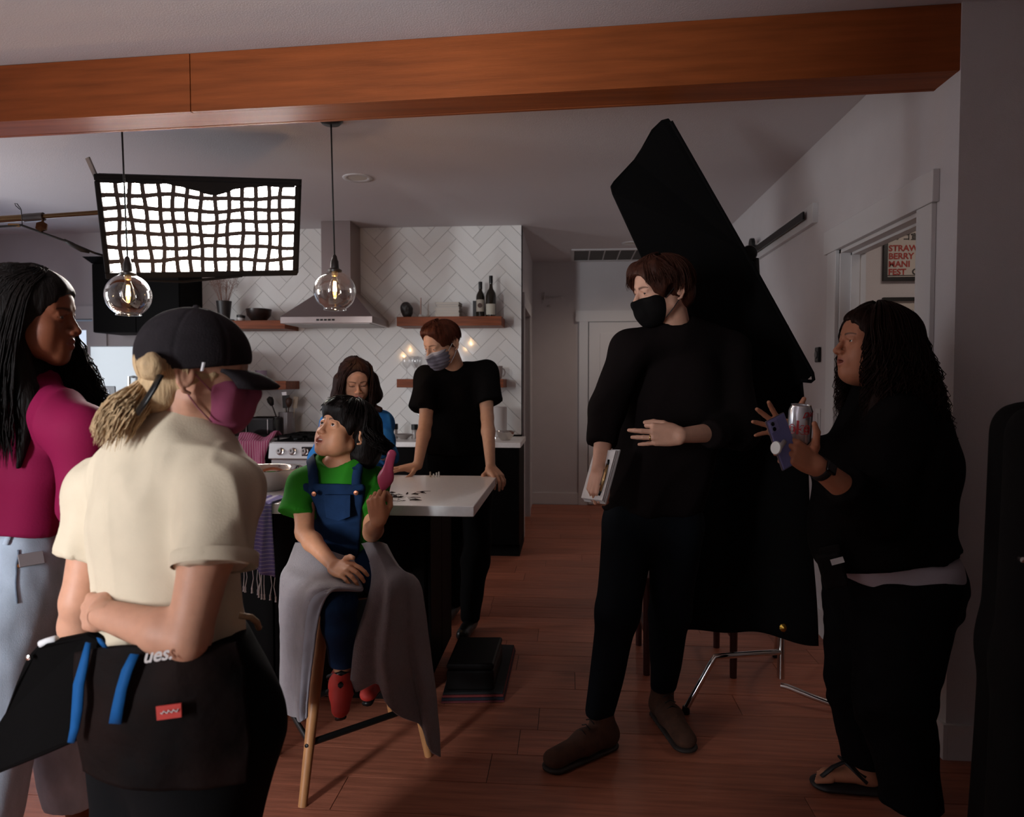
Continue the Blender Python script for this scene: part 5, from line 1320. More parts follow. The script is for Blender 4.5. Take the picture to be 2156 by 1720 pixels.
# shoes
M_red = mat('red_canvas', (.42,.022,.014), .7)
def shoe_b(an, tip, lbl):
    d = nrm(tip-an); side = nrm(np.cross(d,(0,0,1))); up = np.cross(side, d)
    V, F_ = isurf([cap(an+A_([0,0,.0]), .036, an+d*.05+up*.012, .034, .02), cap(an+d*.03, .036, tip, .028, .02, (up,.75))], .005, 2)
    o = mesh_obj('shoe', V, F_, M_red, boy)
    MB().tube([an+d*.0-up*.03-side*.02, an+d*.06-up*.034, tip-up*.022+d*.02], .018, 8, flat=.5).build('sole', M_black, o, smooth=True)
    MB().tube([an+d*.05-side*.040, an+d*.052+up*.042, an+d*.05+side*.040], .011, 8).build('strap', M_black, o, smooth=True)
    MB().tube([an-side*.040, an+up*.040+d*.01, an+side*.040], .011, 8).build('strap', M_black, o, smooth=True)
shoe_b(anR+A_([0,0,-.02]), P(717,1492,2.06), '')
shoe_b(anL+A_([0,0,-.01]), P(775,1462,2.26), '')
# spatula held upright
sp = thing('silicone_spatula', 'pink silicone spatula held upright in the boy\'s hand', 'spatula', P(797,1075,2.14))
M_pink = mat('pink_silicone', (.42,.055,.115), .35)
s0, s1, s2, s3 = P(792,1082,2.200), P(802,1048,2.190), P(806,1030,2.185), P(825,956,2.18)
MB().tube([s0, s1, s2], [.009,.008,.008], 12).build('handle', M_pink, sp, smooth=.8)
V, F_ = isurf([cap(s2, .008, s2+(s3-s2)*.30, .0165, .01, (A_([.35,-.93,0]),.30)), cap(s2+(s3-s2)*.30, .0165, s3, .0150, .012, (A_([.35,-.93,0]),.30)), ell(s2+(s3-s2)*.55+A_([.004,-.013,0]), (.012,.009,.04), np.stack([nrm((.93,.35,0)), nrm((-.35,.93,0)), A_([0,0,1.])],1), .004, 's')], .003, 2)
mesh_obj('blade', V, F_, M_pink, sp)
# grey towel over the lap
def spline_grid(rows, m=10, n=10):
    A = A_([[P(*q) for q in r] for r in rows])
    def cr(A, k, ax):
        A = np.moveaxis(A, ax, 0); N = len(A); out = []
        for i in range(N-1):
            p0, p1, p2, p3 = A[max(i-1,0)], A[i], A[i+1], A[min(i+2,N-1)]
            for t in np.linspace(0, 1, k, endpoint=False):
                out.append(.5*(2*p1+(p2-p0)*t+(2*p0-5*p1+4*p2-p3)*t*t+(3*p1-p0-3*p2+p3)*t**3))
        out.append(A[-1]); return np.moveaxis(A_(out), 0, ax)
    return cr(cr(A, m, 0), n, 1)
M_towel = mat('grey_terry', (.19,.155,.165), .95, var=.10, vscale=40, bump=.5, bscale=420, sheen=.3)
lt = thing('lap_towel', 'grey terry towel draped over the boy\'s lap', 'towel', P(740,1200,2.2))
g1 = spline_grid([[(628,1148,2.44),(660,1150,2.36),(705,1168,2.33),(748,1184,2.33)],
  [(612,1186,2.33),(650,1200,2.22),(700,1214,2.14),(756,1222,2.18)],
  [(596,1214,2.24),(632,1232,2.09),(684,1234,2.00),(764,1244,2.05)],
  [(592,1262,2.20),(612,1270,2.07),(652,1262,1.99),(706,1241,1.965)],
  [(593,1340,2.19),(612,1345,2.09),(640,1330,2.02),(676,1285,1.985)],
  [(592,1420,2.19),(612,1432,2.11),(634,1420,2.05),(658,1385,2.02)],
  [(592,1480,2.19),(614,1502,2.13),(632,1506,2.08),(648,1470,2.06)],
  [(592,1484,2.19),(622,1508,2.13),(637,1512,2.08),(645,1511,2.07)]])
g2 = spline_grid([[(766,1150,2.40),(785,1146,2.40),(803,1146,2.46),(815,1152,2.52)],
  [(784,1186,2.28),(806,1188,2.24),(830,1195,2.30),(846,1200,2.42)],
  [(786,1228,2.12),(815,1228,2.07),(850,1218,2.14),(881,1224,2.30)],
  [(772,1282,2.08),(810,1290,2.04),(850,1280,2.10),(894,1280,2.28)],
  [(752,1350,2.09),(800,1360,2.05),(850,1362,2.11),(905,1372,2.28)],
  [(742,1420,2.11),(800,1420,2.07),(858,1415,2.13),(915,1450,2.28)],
  [(740,1452,2.12),(800,1446,2.09),(866,1452,2.16),(922,1525,2.28)],
  [(740,1454,2.12),(800,1449,2.09),(884,1545,2.20),(926,1592,2.28)]])
for g, nm in ((g1,0),(g2,1)):
    sh_ = g.shape; V = g.reshape(-1,3); amp = np.linspace(0,1,sh_[0])[:,None]*np.ones(sh_[1])
    fold = (.018 if nm == 0 else .048)*np.sin(np.linspace(0,1,sh_[1])*(9 if nm == 0 else 15)+1)[None,:]*np.clip(amp*1.6,0,1)*np.sin(np.pi*np.linspace(0,1,sh_[1]))[None,:]
    V = V + (np.linspace(1,0,sh_[0])[:,None]**2*np.ones(sh_[1])).reshape(-1)[:,None]*A_([0,-.022,.012])
    V = V + A_([0,-1,0])*(fold.reshape(-1)+.006*vnoise(V*14,5)+.002*vnoise(V*60,6))[:,None]
    o = grid_mesh(V.reshape(sh_)).build('towel_fall', M_towel, lt, smooth=True, solid=.009)
    e = V.reshape(sh_)[:,-1] if nm == 0 else V.reshape(sh_)[:,0]
    MB().tube([q+A_([0,-.004,0]) for q in e[10:]], .004, 6).build('hem', mat('towel_hem',(.25,.235,.265),.9), o, smooth=True)
    if nm == 0: 
        bd = V.reshape(sh_)[10:, -9:-1]+A_([0,-.007,0]); grid_mesh(bd).build('woven_band', bpy.data.materials['towel_hem'], o, smooth=True)

# ---------------------------------------------------------------- woman in blue behind the boy
dw = person('woman in bright blue cardigan looking down behind the boy', P(752,1350,3.9)*A_([1,1,0]))
HD = Frame(P(750,800,3.86), (.36,-.84,-.40), (.10,-.35,.93), .98)
nk = P(752,868,3.92); sR, sL = P(700,894,3.93), P(802,892,3.93); eR, eL = P(668,965,3.86), P(818,962,3.84); wR, wL = P(700,1000,3.66), P(792,950,3.70)
pl_ = P(752,1130,3.98); wa_ = P(752,1030,3.97); ch_ = P(752,940,3.95); tfd = A_([0,-1.,0])
hdD = head_prims(HD, dict(eye=.0016, eye_dz=-.004, jaw=.93, nose=.95)) + [cap(HD.p(0,-.02,-.045), .047, nk, .050, .02)]
toD = torso_prims(pl_, wa_, ch_, nk, sR, sL, tfd, .15, .125, .145)
hD1, _ = hand(wR, (.6,-.3,-.5), (0,-.8,.6), (.6,0,.7), [(40,40,20)]*4, s=.92); hD2, _ = hand(wL, (-.8,-.2,.25), (.2,-.7,.6), (-.2,0,.9), [(35,45,20)]*4, s=.92)
kD = [P(715,1310,3.95), P(790,1310,3.95)]; aD = [P(715,1345,3.98)*A_([1,1,0])+A_([0,0,.08]), P(790,1345,3.98)*A_([1,1,0])+A_([0,0,.08])]
kD = [A_([aD[0][0],3.94,.48]), A_([aD[1][0],3.94,.48])]
lgD = leg_prims(pl_+A_([-.085,0,-.05]), kD[0], aD[0])+leg_prims(pl_+A_([.085,0,-.05]), kD[1], aD[1])
def paintD(V, T):
    T = brow_tint(HD, V, T, (.03,.014,.01), .001, .85); T = lip_tint(HD, V, T, (.42,.10,.10))
    q = HD.inv(V)                                                # lash line
    for s_ in (-1,1):
        m = (np.abs(q[:,0]*s_-.031) < .016) & (np.abs(q[:,2]+.002) < .0022) & (q[:,1] > .06); T[m] = (.03,.015,.012)
    return T
build_skin(dw, [dict(prims=infl(toD,-.012)+lgD, res=None), dict(prims=hdD, res=.0022, box=hbox(HD,-.21)), dict(prims=arm_prims(sR,eR,wR,.85)+arm_prims(sL,eL,wL,.85), res=None), dict(prims=hD1, res=.003), dict(prims=hD2, res=.003)], (.52,.26,.16), paintD)
eyes(HD, dw, HD.R @ nrm((0,.8,-.6)))
M_hair_db = hair_mat('dark_brown_hair', (.022,.009,.007))
hb = skull(HD, 1.12)+[cap(HD.p(.085,-.01,.0), .040, HD.p(.098,.0,-.10), .042, .03), cap(HD.p(.098,.0,-.10), .042, P(800,862,3.84), .018, .03), cap(HD.p(-.085,-.01,.0), .040, HD.p(-.10,.0,-.10), .042, .03), cap(HD.p(-.10,.0,-.10), .042, P(704,856,3.86), .018, .03),
     cap(HD.p(0,-.06,.0), .085, HD.p(0,-.06,-.14), .075, .04), face_cut(HD, (0,.128,-.022), (.090,.098,.126))]
gD = strands(HD, 900, 48, 312, 74, lambda a: -6, hang=lambda a: .19, rad=(1.12,1.24), seed=8, part=0, wave=.006, wfreq=34, flare=.06, gz=(0,-.05,-1))
hair_obj(dw, HD, M_hair_db, hb, [(gD,.0024,.0010)], seed=9)
M_blue = mat('bright_blue_wool', (.030,.19,.52), .85, spec=.15, var=.1, vscale=10, bump=.1, bscale=260)
cd_ = infl(toD, .014)+infl(arm_prims(sR,eR,wR+(eR-wR)*.16,.85), .016)+infl(arm_prims(sL,eL,wL+(eL-wL)*.12,.85), .016)+[collar_cut(nk, tfd, .03, 1.1), half(pl_+A_([0,0,.02]), (0,0,-1))]
cloth('cardigan', cd_, .007, M_blue, dw, [(.010,14,(0,0,1),.3,11),(.006,20,(0,0,1),.25,112)])
M_shirt_w = mat('white_cotton', (.58,.56,.56), .8)
for s_ in (-1,1):
    MB().prism([nk+A_([s_*.012,-.072,-.035]), nk+A_([s_*.055,-.058,.022]), nk+A_([s_*.066,-.045,-.002]), nk+A_([s_*.045,-.082,-.055])], (0,.006,0)).build('shirt_collar', M_shirt_w, dw, bevel=.001)
MB().lathe(wL+A_([.035,.01,-.012]), [(.034,-.012),(.036,.012)], 20, nrm(eL-wL)).build('shirt_cuff', M_shirt_w, dw, smooth=True)
cloth('trousers', infl(toD[:2],.012)+infl(lgD,.016)+[half(aD[0]+A_([0,0,-.02]),(0,0,-1))], .012, M_darkjean, dw, [(.006,10,(0,0,1),.4,13)])
for q in aD: mesh_obj('shoe', *isurf([cap(q+A_([0,.02,-.045]), .034, q+A_([0,-.13,-.05]), .030, .02)], .009, 2), M_black, dw)

# ---------------------------------------------------------------- man leaning on the island
em = person('man in black T-shirt and grey mask leaning on the island', A_([-.62,4.05,0]))
HE = Frame(P(931,724,3.78), (-.62,-.68,-.40), (-.20,-.30,.93), 1.04)
nk = P(962,790,3.90); sR, sL = P(902,798,3.86), P(1020,786,3.90); eR, eL = P(896,890,3.74), P(1026,880,3.80); wR, wL = P(880,980,3.56), P(1033,985,3.57)
pl_ = A_([nk[0]-.0,4.05,.97]); wa_ = P(958,950,4.02); ch_ = P(960,862,3.96); tfe = nrm((-.12,-1,-.25))
hE1, _ = hand(wR, A_([-.90,-.30,-.12]), (.05,-.15,1), (.3,-.9,0), [(2,6,6),(2,6,6),(2,8,6),(4,10,6)], (12,3,-6,-16), [(.35,.9,-.2),(.6,.75,-.2),(.8,.5,-.15)])
hE2, _ = hand(wL, A_([.42,-.62,-.30]), (.1,-.1,1), (-.9,-.4,0), [(20,30,15),(25,34,15),(28,38,15),(30,40,15)], (10,3,-6,-14), [(.5,.8,-.3),(.8,.5,-.3),(.9,.2,-.3)])
hdE = head_prims(HE, dict(eye=.0028, eye_dz=-.002, jaw=1.0, nose=1.05)) + [cap(HE.p(0,-.02,-.045), .053, nk, .056, .02)]
toE = torso_prims(pl_, wa_, ch_, nk, sR, sL, tfe, .15, .135, .155)
aE = [A_([pl_[0]-.06,4.12,.09]), A_([pl_[0]+.10,4.02,.09])]; kE = [A_([pl_[0]-.08,4.05,.50]), A_([pl_[0]+.10,3.98,.50])]
kE[1][0] = P(1003,1250,3.95)[0]; aE[1] = A_([P(990,1330,3.85)[0],3.85,.09])
lgE = leg_prims(pl_+A_([-.09,0,-.04]), kE[0], aE[0])+leg_prims(pl_+A_([.09,0,-.04]), kE[1], aE[1])
arE = arm_prims(sR,eR,wR,.92)+arm_prims(sL,eL,wL,.92)
def paintE(V, T): return brow_tint(HE, V, T, (.16,.07,.04), 0, .8)
build_skin(em, [dict(prims=infl(toE,-.012)+lgE, res=None), dict(prims=hdE, res=.0022, box=hbox(HE,-.21)), dict(prims=arE, res=None), dict(prims=hE1, res=.003), dict(prims=hE2, res=.003)], (.60,.33,.21), paintE, res_body=.007)
eyes(HE, em, HE.R @ nrm((.1,.85,-.45)))
mask_obj(em, HE, mat('grey_mask_cloth',(.17,.16,.20),.85,spec=.2), M_shirt_w, top=-.016, pleats=.0015, band=mat('mask_band',(.42,.41,.45),.8))
M_hair_rb = hair_mat('reddish_brown_hair', (.085,.024,.012))
hb = skull(HE, 1.07)+[ell(HE.p(0,.05,.085), A_([.062,.045,.030])*HE.s, HE.R, .03), face_cut(HE, (0,.120,-.022), (.084,.084,.114)), ell(HE.p(.088,.012,-.03), A_([.03,.034,.045])*HE.s, HE.R, .006, 's'), ell(HE.p(-.088,.012,-.03), A_([.03,.034,.045])*HE.s, HE.R, .006, 's'), half(HE.p(0,0,-.065), -HE.c, .01)]
gE1 = strands(HE, 340, -60, 60, 78, lambda a: 46, rad=(1.10,1.24), seed=21, flare=.10, jit=1.5, part=40)
gE2 = strands(HE, 460, 60, 300, 70, lambda a: -16, rad=(1.05,1.11), seed=22, jit=1.2)
hair_obj(em, HE, M_hair_rb, hb, [(gE1,.0023,.0006), (gE2,.0022,.0006)], res=.005, seed=23)
slR, slL = P(890,862,3.80), P(1032,848,3.84)
te = infl(toE, .016)+[cap(sR+A_([0,0,.0]), .060, slR, .074, .03, cut=True), cap(sL, .060, slL, .076, .03, cut=True), collar_cut(nk, tfe, .035), half(pl_+A_([0,0,.0]), (0,0,-1))]
cloth('t_shirt', te, .007, M_tee_b, em, [(.008,12,(0,0,1),.4,24),(.006,9,(.4,0,1),.3,124)])
cloth('trousers', infl(toE[:2],.014)+infl(lgE,.022)+[half(aE[1]+A_([0,0,-.03]),(0,0,-1))], .011, M_trous_b, em, [(.010,12,(0,0,1),.6,25)])
for q in aE: mesh_obj('shoe', *isurf([cap(q+A_([0,.03,-.045]), .040, q+A_([-.02,-.15,-.052]), .036, .02)], .009, 2), M_black, em)
# ---------------------------------------------------------------- tall man in the middle
fm_ = person('tall man in dark long-sleeved shirt and black mask standing centre', G(1330,1560))
HM = Frame(P(1393,612,2.62), (-.93,-.36,-.20), (-.12,-.10,.98), 1.03)
nk = P(1424,706,2.68); sR, sL = P(1325,738,2.66), P(1532,738,2.76); eR, eL = P(1280,862,2.62), P(1556,905,2.66); wR, wL = P(1262,985,2.52), P(1432,917,2.42)
pl_ = P(1372,1085,2.74); wa_ = P(1392,990,2.74); ch_ = P(1424,850,2.73); tfm = nrm((-.15,-1,0))
hM1, tM1 = hand(wR, P(1241,1066,2.49)-wR, (-.75,-.62,-.1), (.55,-.75,-.2), [(30,55,35),(34,58,35),(36,58,35),(36,55,35)], (3,1,-2,-4), [(.85,.35,-.35),(.95,.05,-.3),(.95,-.1,-.25)])
hM2, tM2 = hand(wL, (-1,-.10,.05), (.1,-.95,.05), (0,.1,1), [(55,95,60),(12,10,8),(14,10,8),(12,12,8)], (2,1,-2,-9), [(.75,.35,-.55),(.9,.1,-.35),(.95,-.1,-.2)], 1.02)
hdM = head_prims(HM, dict(eye=.0036, eye_dz=-.001, jaw=1.0, nose=1.05)) + [cap(HM.p(0,-.022,-.045), .056, nk, .058, .02), cap(HM.p(.035,-.02,-.05), .02, nk+A_([-.02,-.05,-.03]), .016, .02)]
toM = torso_prims(pl_, wa_, ch_, nk, sR, sL, tfm, .160, .150, .172)
aM = [G(1262,1512,.0), G(1398,1488,.0)]; aM[0] = A_([*P(1262,1520,2.66)[:2], .10]); aM[1] = A_([*P(1396,1470,2.92)[:2], .10]); kM = [P(1300,1290,2.66), P(1412,1290,2.80)]
lgM = leg_prims(pl_+A_([-.085,0,-.05]), kM[0], aM[0], 1.0)+leg_prims(pl_+A_([.095,0,-.05]), kM[1], aM[1], 1.0)
arM = arm_prims(sR,eR,wR,1.0)+arm_prims(sL,eL,wL,1.0)
def paintM(V, T): return brow_tint(HM, V, T, (.05,.018,.012), -.002, 1.1)
build_skin(fm_, [dict(prims=infl(toM,-.02)+lgM, res=None), dict(prims=hdM, res=.0022, box=hbox(HM,-.26)), dict(prims=arM, res=None), dict(prims=hM1, res=.0025), dict(prims=hM2, res=.0025)], (.60,.33,.23), paintM, res_body=.007)
eyes(HM, fm_, HM.R @ nrm((-.1,.95,-.2)))
mask_obj(fm_, HM, mat('black_mask_cloth',(.006,.005,.005),.85,spec=.06), M_lens_b, top=-.016, back=.026)
M_hair_mb = hair_mat('brown_wavy_hair', (.045,.015,.009))
hb = skull(HM, 1.10)+[ell(HM.p(.045,.060,.062), A_([.040,.042,.055])*HM.s, HM.R, .02), ell(HM.p(-.052,.040,.064), A_([.036,.036,.050])*HM.s, HM.R, .02), ell(HM.p(-.07,.02,.02), A_([.026,.040,.045])*HM.s, HM.R, .02), ell(HM.p(.07,.03,.02), A_([.026,.040,.045])*HM.s, HM.R, .02), ell(HM.p(0,-.07,-.02), A_([.066,.05,.06])*HM.s, HM.R, .03),
     face_cut(HM, (0,.122,-.030), (.078,.084,.106)), ell(HM.p(.090,.004,-.03), A_([.03,.034,.05])*HM.s, HM.R, .006, 's'), ell(HM.p(-.090,.004,-.03), A_([.03,.034,.05])*HM.s, HM.R, .006, 's'), half(HM.p(0,0,-.085), -HM.c, .01)]
gM1 = strands(HM, 260, 22, 85, 76, lambda a: 2, rad=(1.14,1.26), seed=31, part=8, wave=.006, flare=.08)
gM1b = strands(HM, 280, -88, -40, 76, lambda a: 2, rad=(1.14,1.26), seed=32, part=8, wave=.006, flare=.08)
gM2 = strands(HM, 520, 85, 275, 72, lambda a: -26, rad=(1.10,1.19), seed=33, wave=.004)
gM3 = strands(HM, 6, 18, 30, 70, lambda a: 0, rad=(1.16,1.24), seed=34, part=10, wave=.006)
hair_obj(fm_, HM, M_hair_mb, hb, [(gM1,.0025,.0007),(gM1b,.0025,.0007),(gM2,.0024,.0007),(gM3,.0016,.0006)], res=.005, seed=35)
cuR, cuL = P(1268,935,2.57), P(1492,915,2.50)
tp_ = infl(toM, .020)+[cap(sR,.072,eR,.060,.03), cap(eR,.060,cuR,.050,.03,cut=True), cap(sL,.070,eL,.066,.03), cap(eL,.066,cuL,.047,.03,cut=True), collar_cut(nk, tfm, .032, .62), half(pl_+A_([0,0,.02]), (0,0,-1))]
cloth('long_sleeved_shirt', tp_, .007, M_knit_b, fm_, [(.010,10,(0,0,1),.35,36),(.007,9,(.6,0,1),.3,137)])
tr_ = infl(toM[:2], .012)+[cap(pl_+A_([-.085,0,-.05]), .105, kM[0], .080, .03), cap(kM[0], .080, aM[0]+A_([0,0,.04]), .058, .03), cap(pl_+A_([.095,0,-.05]), .105, kM[1], .080, .03), cap(kM[1], .080, aM[1]+A_([0,0,.04]), .056, .03), half(A_([0,0,.115]), (0,0,-1)), half(wa_, (0,0,1))]
cloth('jeans', tr_, .009, M_darkjean, fm_, [(.008,10,(0,0,1),.6,38)])
M_suede = mat('brown_suede', (.060,.022,.010), .9, var=.3, vscale=20, bump=.1, bscale=200)
def boot(heel, toe, ank, parent, m):
    heel, toe = A_([heel[0],heel[1],0.]), A_([toe[0],toe[1],0.]); d = nrm(toe-heel); L_ = np.linalg.norm(toe-heel); z = A_([0,0,1.])
    pr = [cap(heel+d*.04+z*.055, .042, heel+d*L_*.45+z*.060, .045, .02), cap(heel+d*L_*.45+z*.055, .046, heel+d*(L_-.045)+z*.040, .044, .03, (z,.72)), cap(heel+d*.055+z*.06, .044, A_([ank[0],ank[1],.16]), .050, .03), half(z*.012, -z, .003)]
    V, F_ = isurf(pr, .005, 2); o = mesh_obj('boot', V, F_, m, parent)
    V2, F2 = isurf([cap(heel+d*.042+z*.012, .045, heel+d*(L_-.047)+z*.012, .050, .02, (z,.3)), half(z*.0, -z, .002), half(z*.022, z, .002)], .006, 1)
    mesh_obj('sole', V2, F2, mat('dark_rubber',(.02,.013,.01),.7), o)
    for k in range(3):
        c = heel+d*L_*(.50-.06*k)+z*(.103+.014*k); s_ = np.cross(d, z)
        MB().tube([c-s_*.022-z*.006, c+z*.004, c+s_*.022-z*.006], .0022, 6).build('lace', M_black, o, smooth=True)
boot(G(1296,1568), G(1148,1628), aM[0], fm_, M_suede); boot(G(1382,1500), G(1452,1590), aM[1], fm_, M_suede)
ring = tM2['ring']; rd = nrm(ring[1]-ring[0]); MB().lathe(ring[0]+rd*.012, [(.0095,-.002),(.0103,0),(.0095,.002)], 20, rd).build('finger_ring', mat('gold',(.6,.4,.15),.25,1), fm_, smooth=True)
# clipboard and pages in his right hand
nb = thing('clipboard', 'clipboard with white pages and brass clip held at the tall man\'s thigh', 'clipboard', P(1278,1010,2.52))
q_tl, q_tr, q_br, q_bl = P(1256,948,2.60), P(1299,951,2.49), P(1272,1062,2.44), P(1227,1042,2.56)
ax_ = nrm((q_br-q_tr)+(q_bl-q_tl)); sd_ = nrm((q_tr-q_tl)+(q_br-q_bl)); sd_ = nrm(sd_-ax_*np.dot(sd_,ax_)); nn_ = np.cross(ax_, sd_); nn_ = nn_ if nn_[1] > 0 else -nn_
cc = (q_tl+q_tr+q_br+q_bl)/4; hl = np.linalg.norm(q_br-q_tr)/2; hw_ = np.linalg.norm(q_tr-q_tl)/2
MB().obox(cc+nn_*.010, ax_*(hl+.004), sd_*hw_, nn_*.002).build('board', mat('board_white',(.5,.48,.47),.6), nb)
for k in range(5): MB().obox(cc+nn_*(.007-.0035*k), ax_*(hl-.001*k), sd_*(hw_-.0012*(k%2)), nn_*.0012).build('page', mat('page_paper',(.60,.57,.56),.8) if k == 0 else bpy.data.materials['page_paper'], nb)
cc = cc+sd_*(hw_-.03)+ax_*.01+nn_*.004
MB().obox(cc-nn_*.014-sd_*.006, ax_*.030, sd_*.011, nn_*.004).build('clip_bar', M_black, nb, bevel=.002)
MB().tube([cc-nn_*.016+sd_*.012-ax_*.045, cc-nn_*.018+sd_*.017, cc-nn_*.016+sd_*.012+ax_*.05], .0035, 8).build('clip_spring', mat('clip_brass',(.45,.30,.14),.3,1), nb, smooth=True)
MB().tube([cc-nn_*.016+sd_*.006-ax_*.05, cc-nn_*.018+sd_*.010, cc-nn_*.016+sd_*.006+ax_*.045], .0025, 8).build('clip_wire', bpy.data.materials['clip_brass'], nb, smooth=True)
for s_ in (-1,1): MB().tube([cc-nn_*.012+sd_*.004+ax_*s_*.04, cc-nn_*.014+sd_*.010+ax_*s_*.052, cc-nn_*.012+sd_*.006+ax_*s_*.064], .005, 8).build('clip_end', M_black, nb, smooth=True)

# ---------------------------------------------------------------- woman talking at the right
gw = person('woman with long curly dark hair talking at the right, in black', A_([1.02,2.36,0]))
HG = Frame(P(1834,724,2.36), (-1,-.12,.06), (.05,0,1), 1.0)
nk = P(1868,838,2.38); sR, sL = P(1880,880,2.54), P(1888,895,2.24); eL = P(1852,1085,2.20); wL = P(1718,980,2.06); eR = P(1820,1040,2.52); wR = P(1668,915,2.40)
pl_ = P(1868,1215,2.40); wa_ = P(1862,1100,2.40); ch_ = P(1880,965,2.40); tfg = A_([-1.,-.1,0])
hG1, tG1 = hand(wL, P(1658,940,2.02)-wL, (.25,-.9,.25), (-.1,.25,1), [(30,45,25),(36,50,28),(42,52,28),(45,55,28)], (6,1,-4,-9), [(.5,.55,.5),(.55,.75,.35),(.75,.6,.1)], .98)
hG2, tG2 = hand(wR, P(1600,878,2.36)-wR, (.1,.95,.15), (.45,.1,.9), [(4,8,6),(2,8,6),(4,8,6),(6,10,6)], (26,8,-10,-34), [(.25,.95,.1),(.3,1,.0),(.2,1,-.05)], .98)
hdG = head_prims(HG, dict(mouth=.35, eye=.0036, nose=1.1, jaw=1.08, chin=.002)) + [cap(HG.p(0,-.02,-.045), .056, nk, .062, .03), ell(HG.p(0,.035,-.105), (.045,.04,.03), HG.R, .03)]
toG = torso_prims(pl_, wa_, ch_, nk, sR, sL, tfg, .165, .160, .155, .95)+[ell(P(1805,1000,2.38), (.09,.14,.11), None, .06), ell(P(1815,1120,2.38), (.12,.16,.14), None, .08), ell(P(1908,1000,2.40), (.07,.15,.18), None, .06), ell(P(1925,1215,2.40), (.12,.17,.14), None, .06)]
aG = [A_([P(1822,1600,2.46)[0],2.46,.09]), A_([P(1905,1650,2.26)[0],2.20,.09])]; kG = [P(1815,1440,2.46), P(1880,1470,2.24)]
lgG = leg_prims(pl_+A_([-.02,.09,-.05]), kG[0], aG[0], 1.1)+leg_prims(pl_+A_([.02,-.09,-.05]), kG[1], aG[1], 1.1)
arG = arm_prims(sR,eR,wR,1.08)+arm_prims(sL,eL,wL,1.12)
# bare foot in the sandal
ftt = G(1712,1636,.03); fth = G(1838,1650,.03)
foot = [cap(aG[0], .038, A_([aG[0][0]+.01,aG[0][1],.05]), .036, .02), cap(A_([aG[0][0]+.01,aG[0][1],.045]), .036, ftt+A_([.05,0,.012]), .030, .03, (A_([0,0,1.]),.7))]
for k in range(5): foot.append(cap(ftt+A_([.05,-.03+.014*k,.008]), .010-.0008*k, ftt+A_([.002+.006*k,-.032+.015*k,.004]), .0085-.0008*k, .004))
def paintG(V, T):
    T = brow_tint(HG, V, T, (.03,.014,.01), .002, .8); return lip_tint(HG, V, T, (.34,.10,.085), .35)
build_skin(gw, [dict(prims=infl(toG,-.02)+lgG, res=None), dict(prims=hdG, res=.0022, box=hbox(HG,-.2)), dict(prims=arG, res=None), dict(prims=hG1, res=.0025), dict(prims=hG2, res=.0025), dict(prims=foot, res=.004)], (.47,.20,.115), paintG, res_body=.008)
eyes(HG, gw, HG.R @ nrm((0,.97,-.1)))
M_hair_cu = hair_mat('curly_dark_hair', (.018,.008,.006))
hb = skull(HG, 1.08)+[cap(HG.p(.0,-.06,.02), .095, P(1905,850,2.38), .105, .05), cap(P(1905,850,2.38), .105, P(1955,960,2.38), .060, .05), cap(HG.p(-.06,-.01,-.03), .04, P(1860,880,2.26), .045, .03), cap(HG.p(.06,-.01,-.03), .04, P(1862,880,2.48), .045, .03), face_cut(HG, (0,.122,-.036), (.098,.096,.116))]
kw = dict(wave=.013, wfreq=70, m=16)
gG1 = strands(HG, 950, 60, 300, 70, lambda a: 4, hang=lambda a: .42, rad=(1.08,1.34), seed=41, drift=(.07,0,0), flare=.10, **kw)
gG2 = strands(HG, 110, -75, -50, 70, lambda a: 6, hang=lambda a: .30, rad=(1.05,1.12), seed=42, drift=(.0,-.01,0), **kw)
gG3 = strands(HG, 110, 50, 75, 70, lambda a: 6, hang=lambda a: .30, rad=(1.05,1.12), seed=43, drift=(.0,.01,0), **kw)
gG4 = strands(HG, 300, -60, 60, 80, lambda a: 58, rad=(1.05,1.10), seed=44, part=150)
hair_obj(gw, HG, M_hair_cu, hb, [(gG1,.0021,.0009),(gG2,.0018,.0008),(gG3,.0018,.0008),(gG4,.0024,.002)], seed=45, bump=.008)
cuL = P(1775,1018,2.11); cuR = P(1712,945,2.44)
sw_ = infl(toG, .030)+[cap(sL,.078,eL,.074,.04), cap(eL,.074,cuL,.058,.03,cut=True), cap(sR,.075,eR,.07,.04), cap(eR,.07,cuR,.055,.03,cut=True), collar_cut(nk, tfg, .035), half(P(1850,1168,2.40), nrm((.16,0,-1)), .003)]
cloth('sweater', sw_, .009, M_tee_b, gw, [(.010,10,(.2,0,1),.4,46),(.008,8,(.6,.2,1),.3,146)])
ws_ = infl(toG, .012)+[half(P(1850,1216,2.40), nrm((-.12,0,-1)), .003), half(P(1850,1160,2.40), (0,0,1), .003)]
cloth('undershirt', ws_, .009, mat('pale_undershirt',(.44,.40,.44),.85), gw, [(.008,16,(1,0,.3),.4,47)])
tg = infl(toG[:1]+toG[-1:], .012)+[cap(pl_+A_([-.03,.07,-.05]), .150, kG[0], .108, .05), cap(kG[0], .108, aG[0]+A_([0,0,.02]), .078, .04), cap(pl_+A_([.03,-.07,-.05]), .155, kG[1], .110, .05), cap(kG[1], .110, aG[1]+A_([0,0,.0]), .085, .04), half(P(1850,1196,2.40), nrm((-.15,0,1)), .003), half(A_([0,0,.095]), (0,0,-1), .003)]
cloth('trousers', tg, .010, M_trous_b, gw, [(.010,10,(0,0,1),.7,48),(.006,26,(1,0,0),.5,49)])
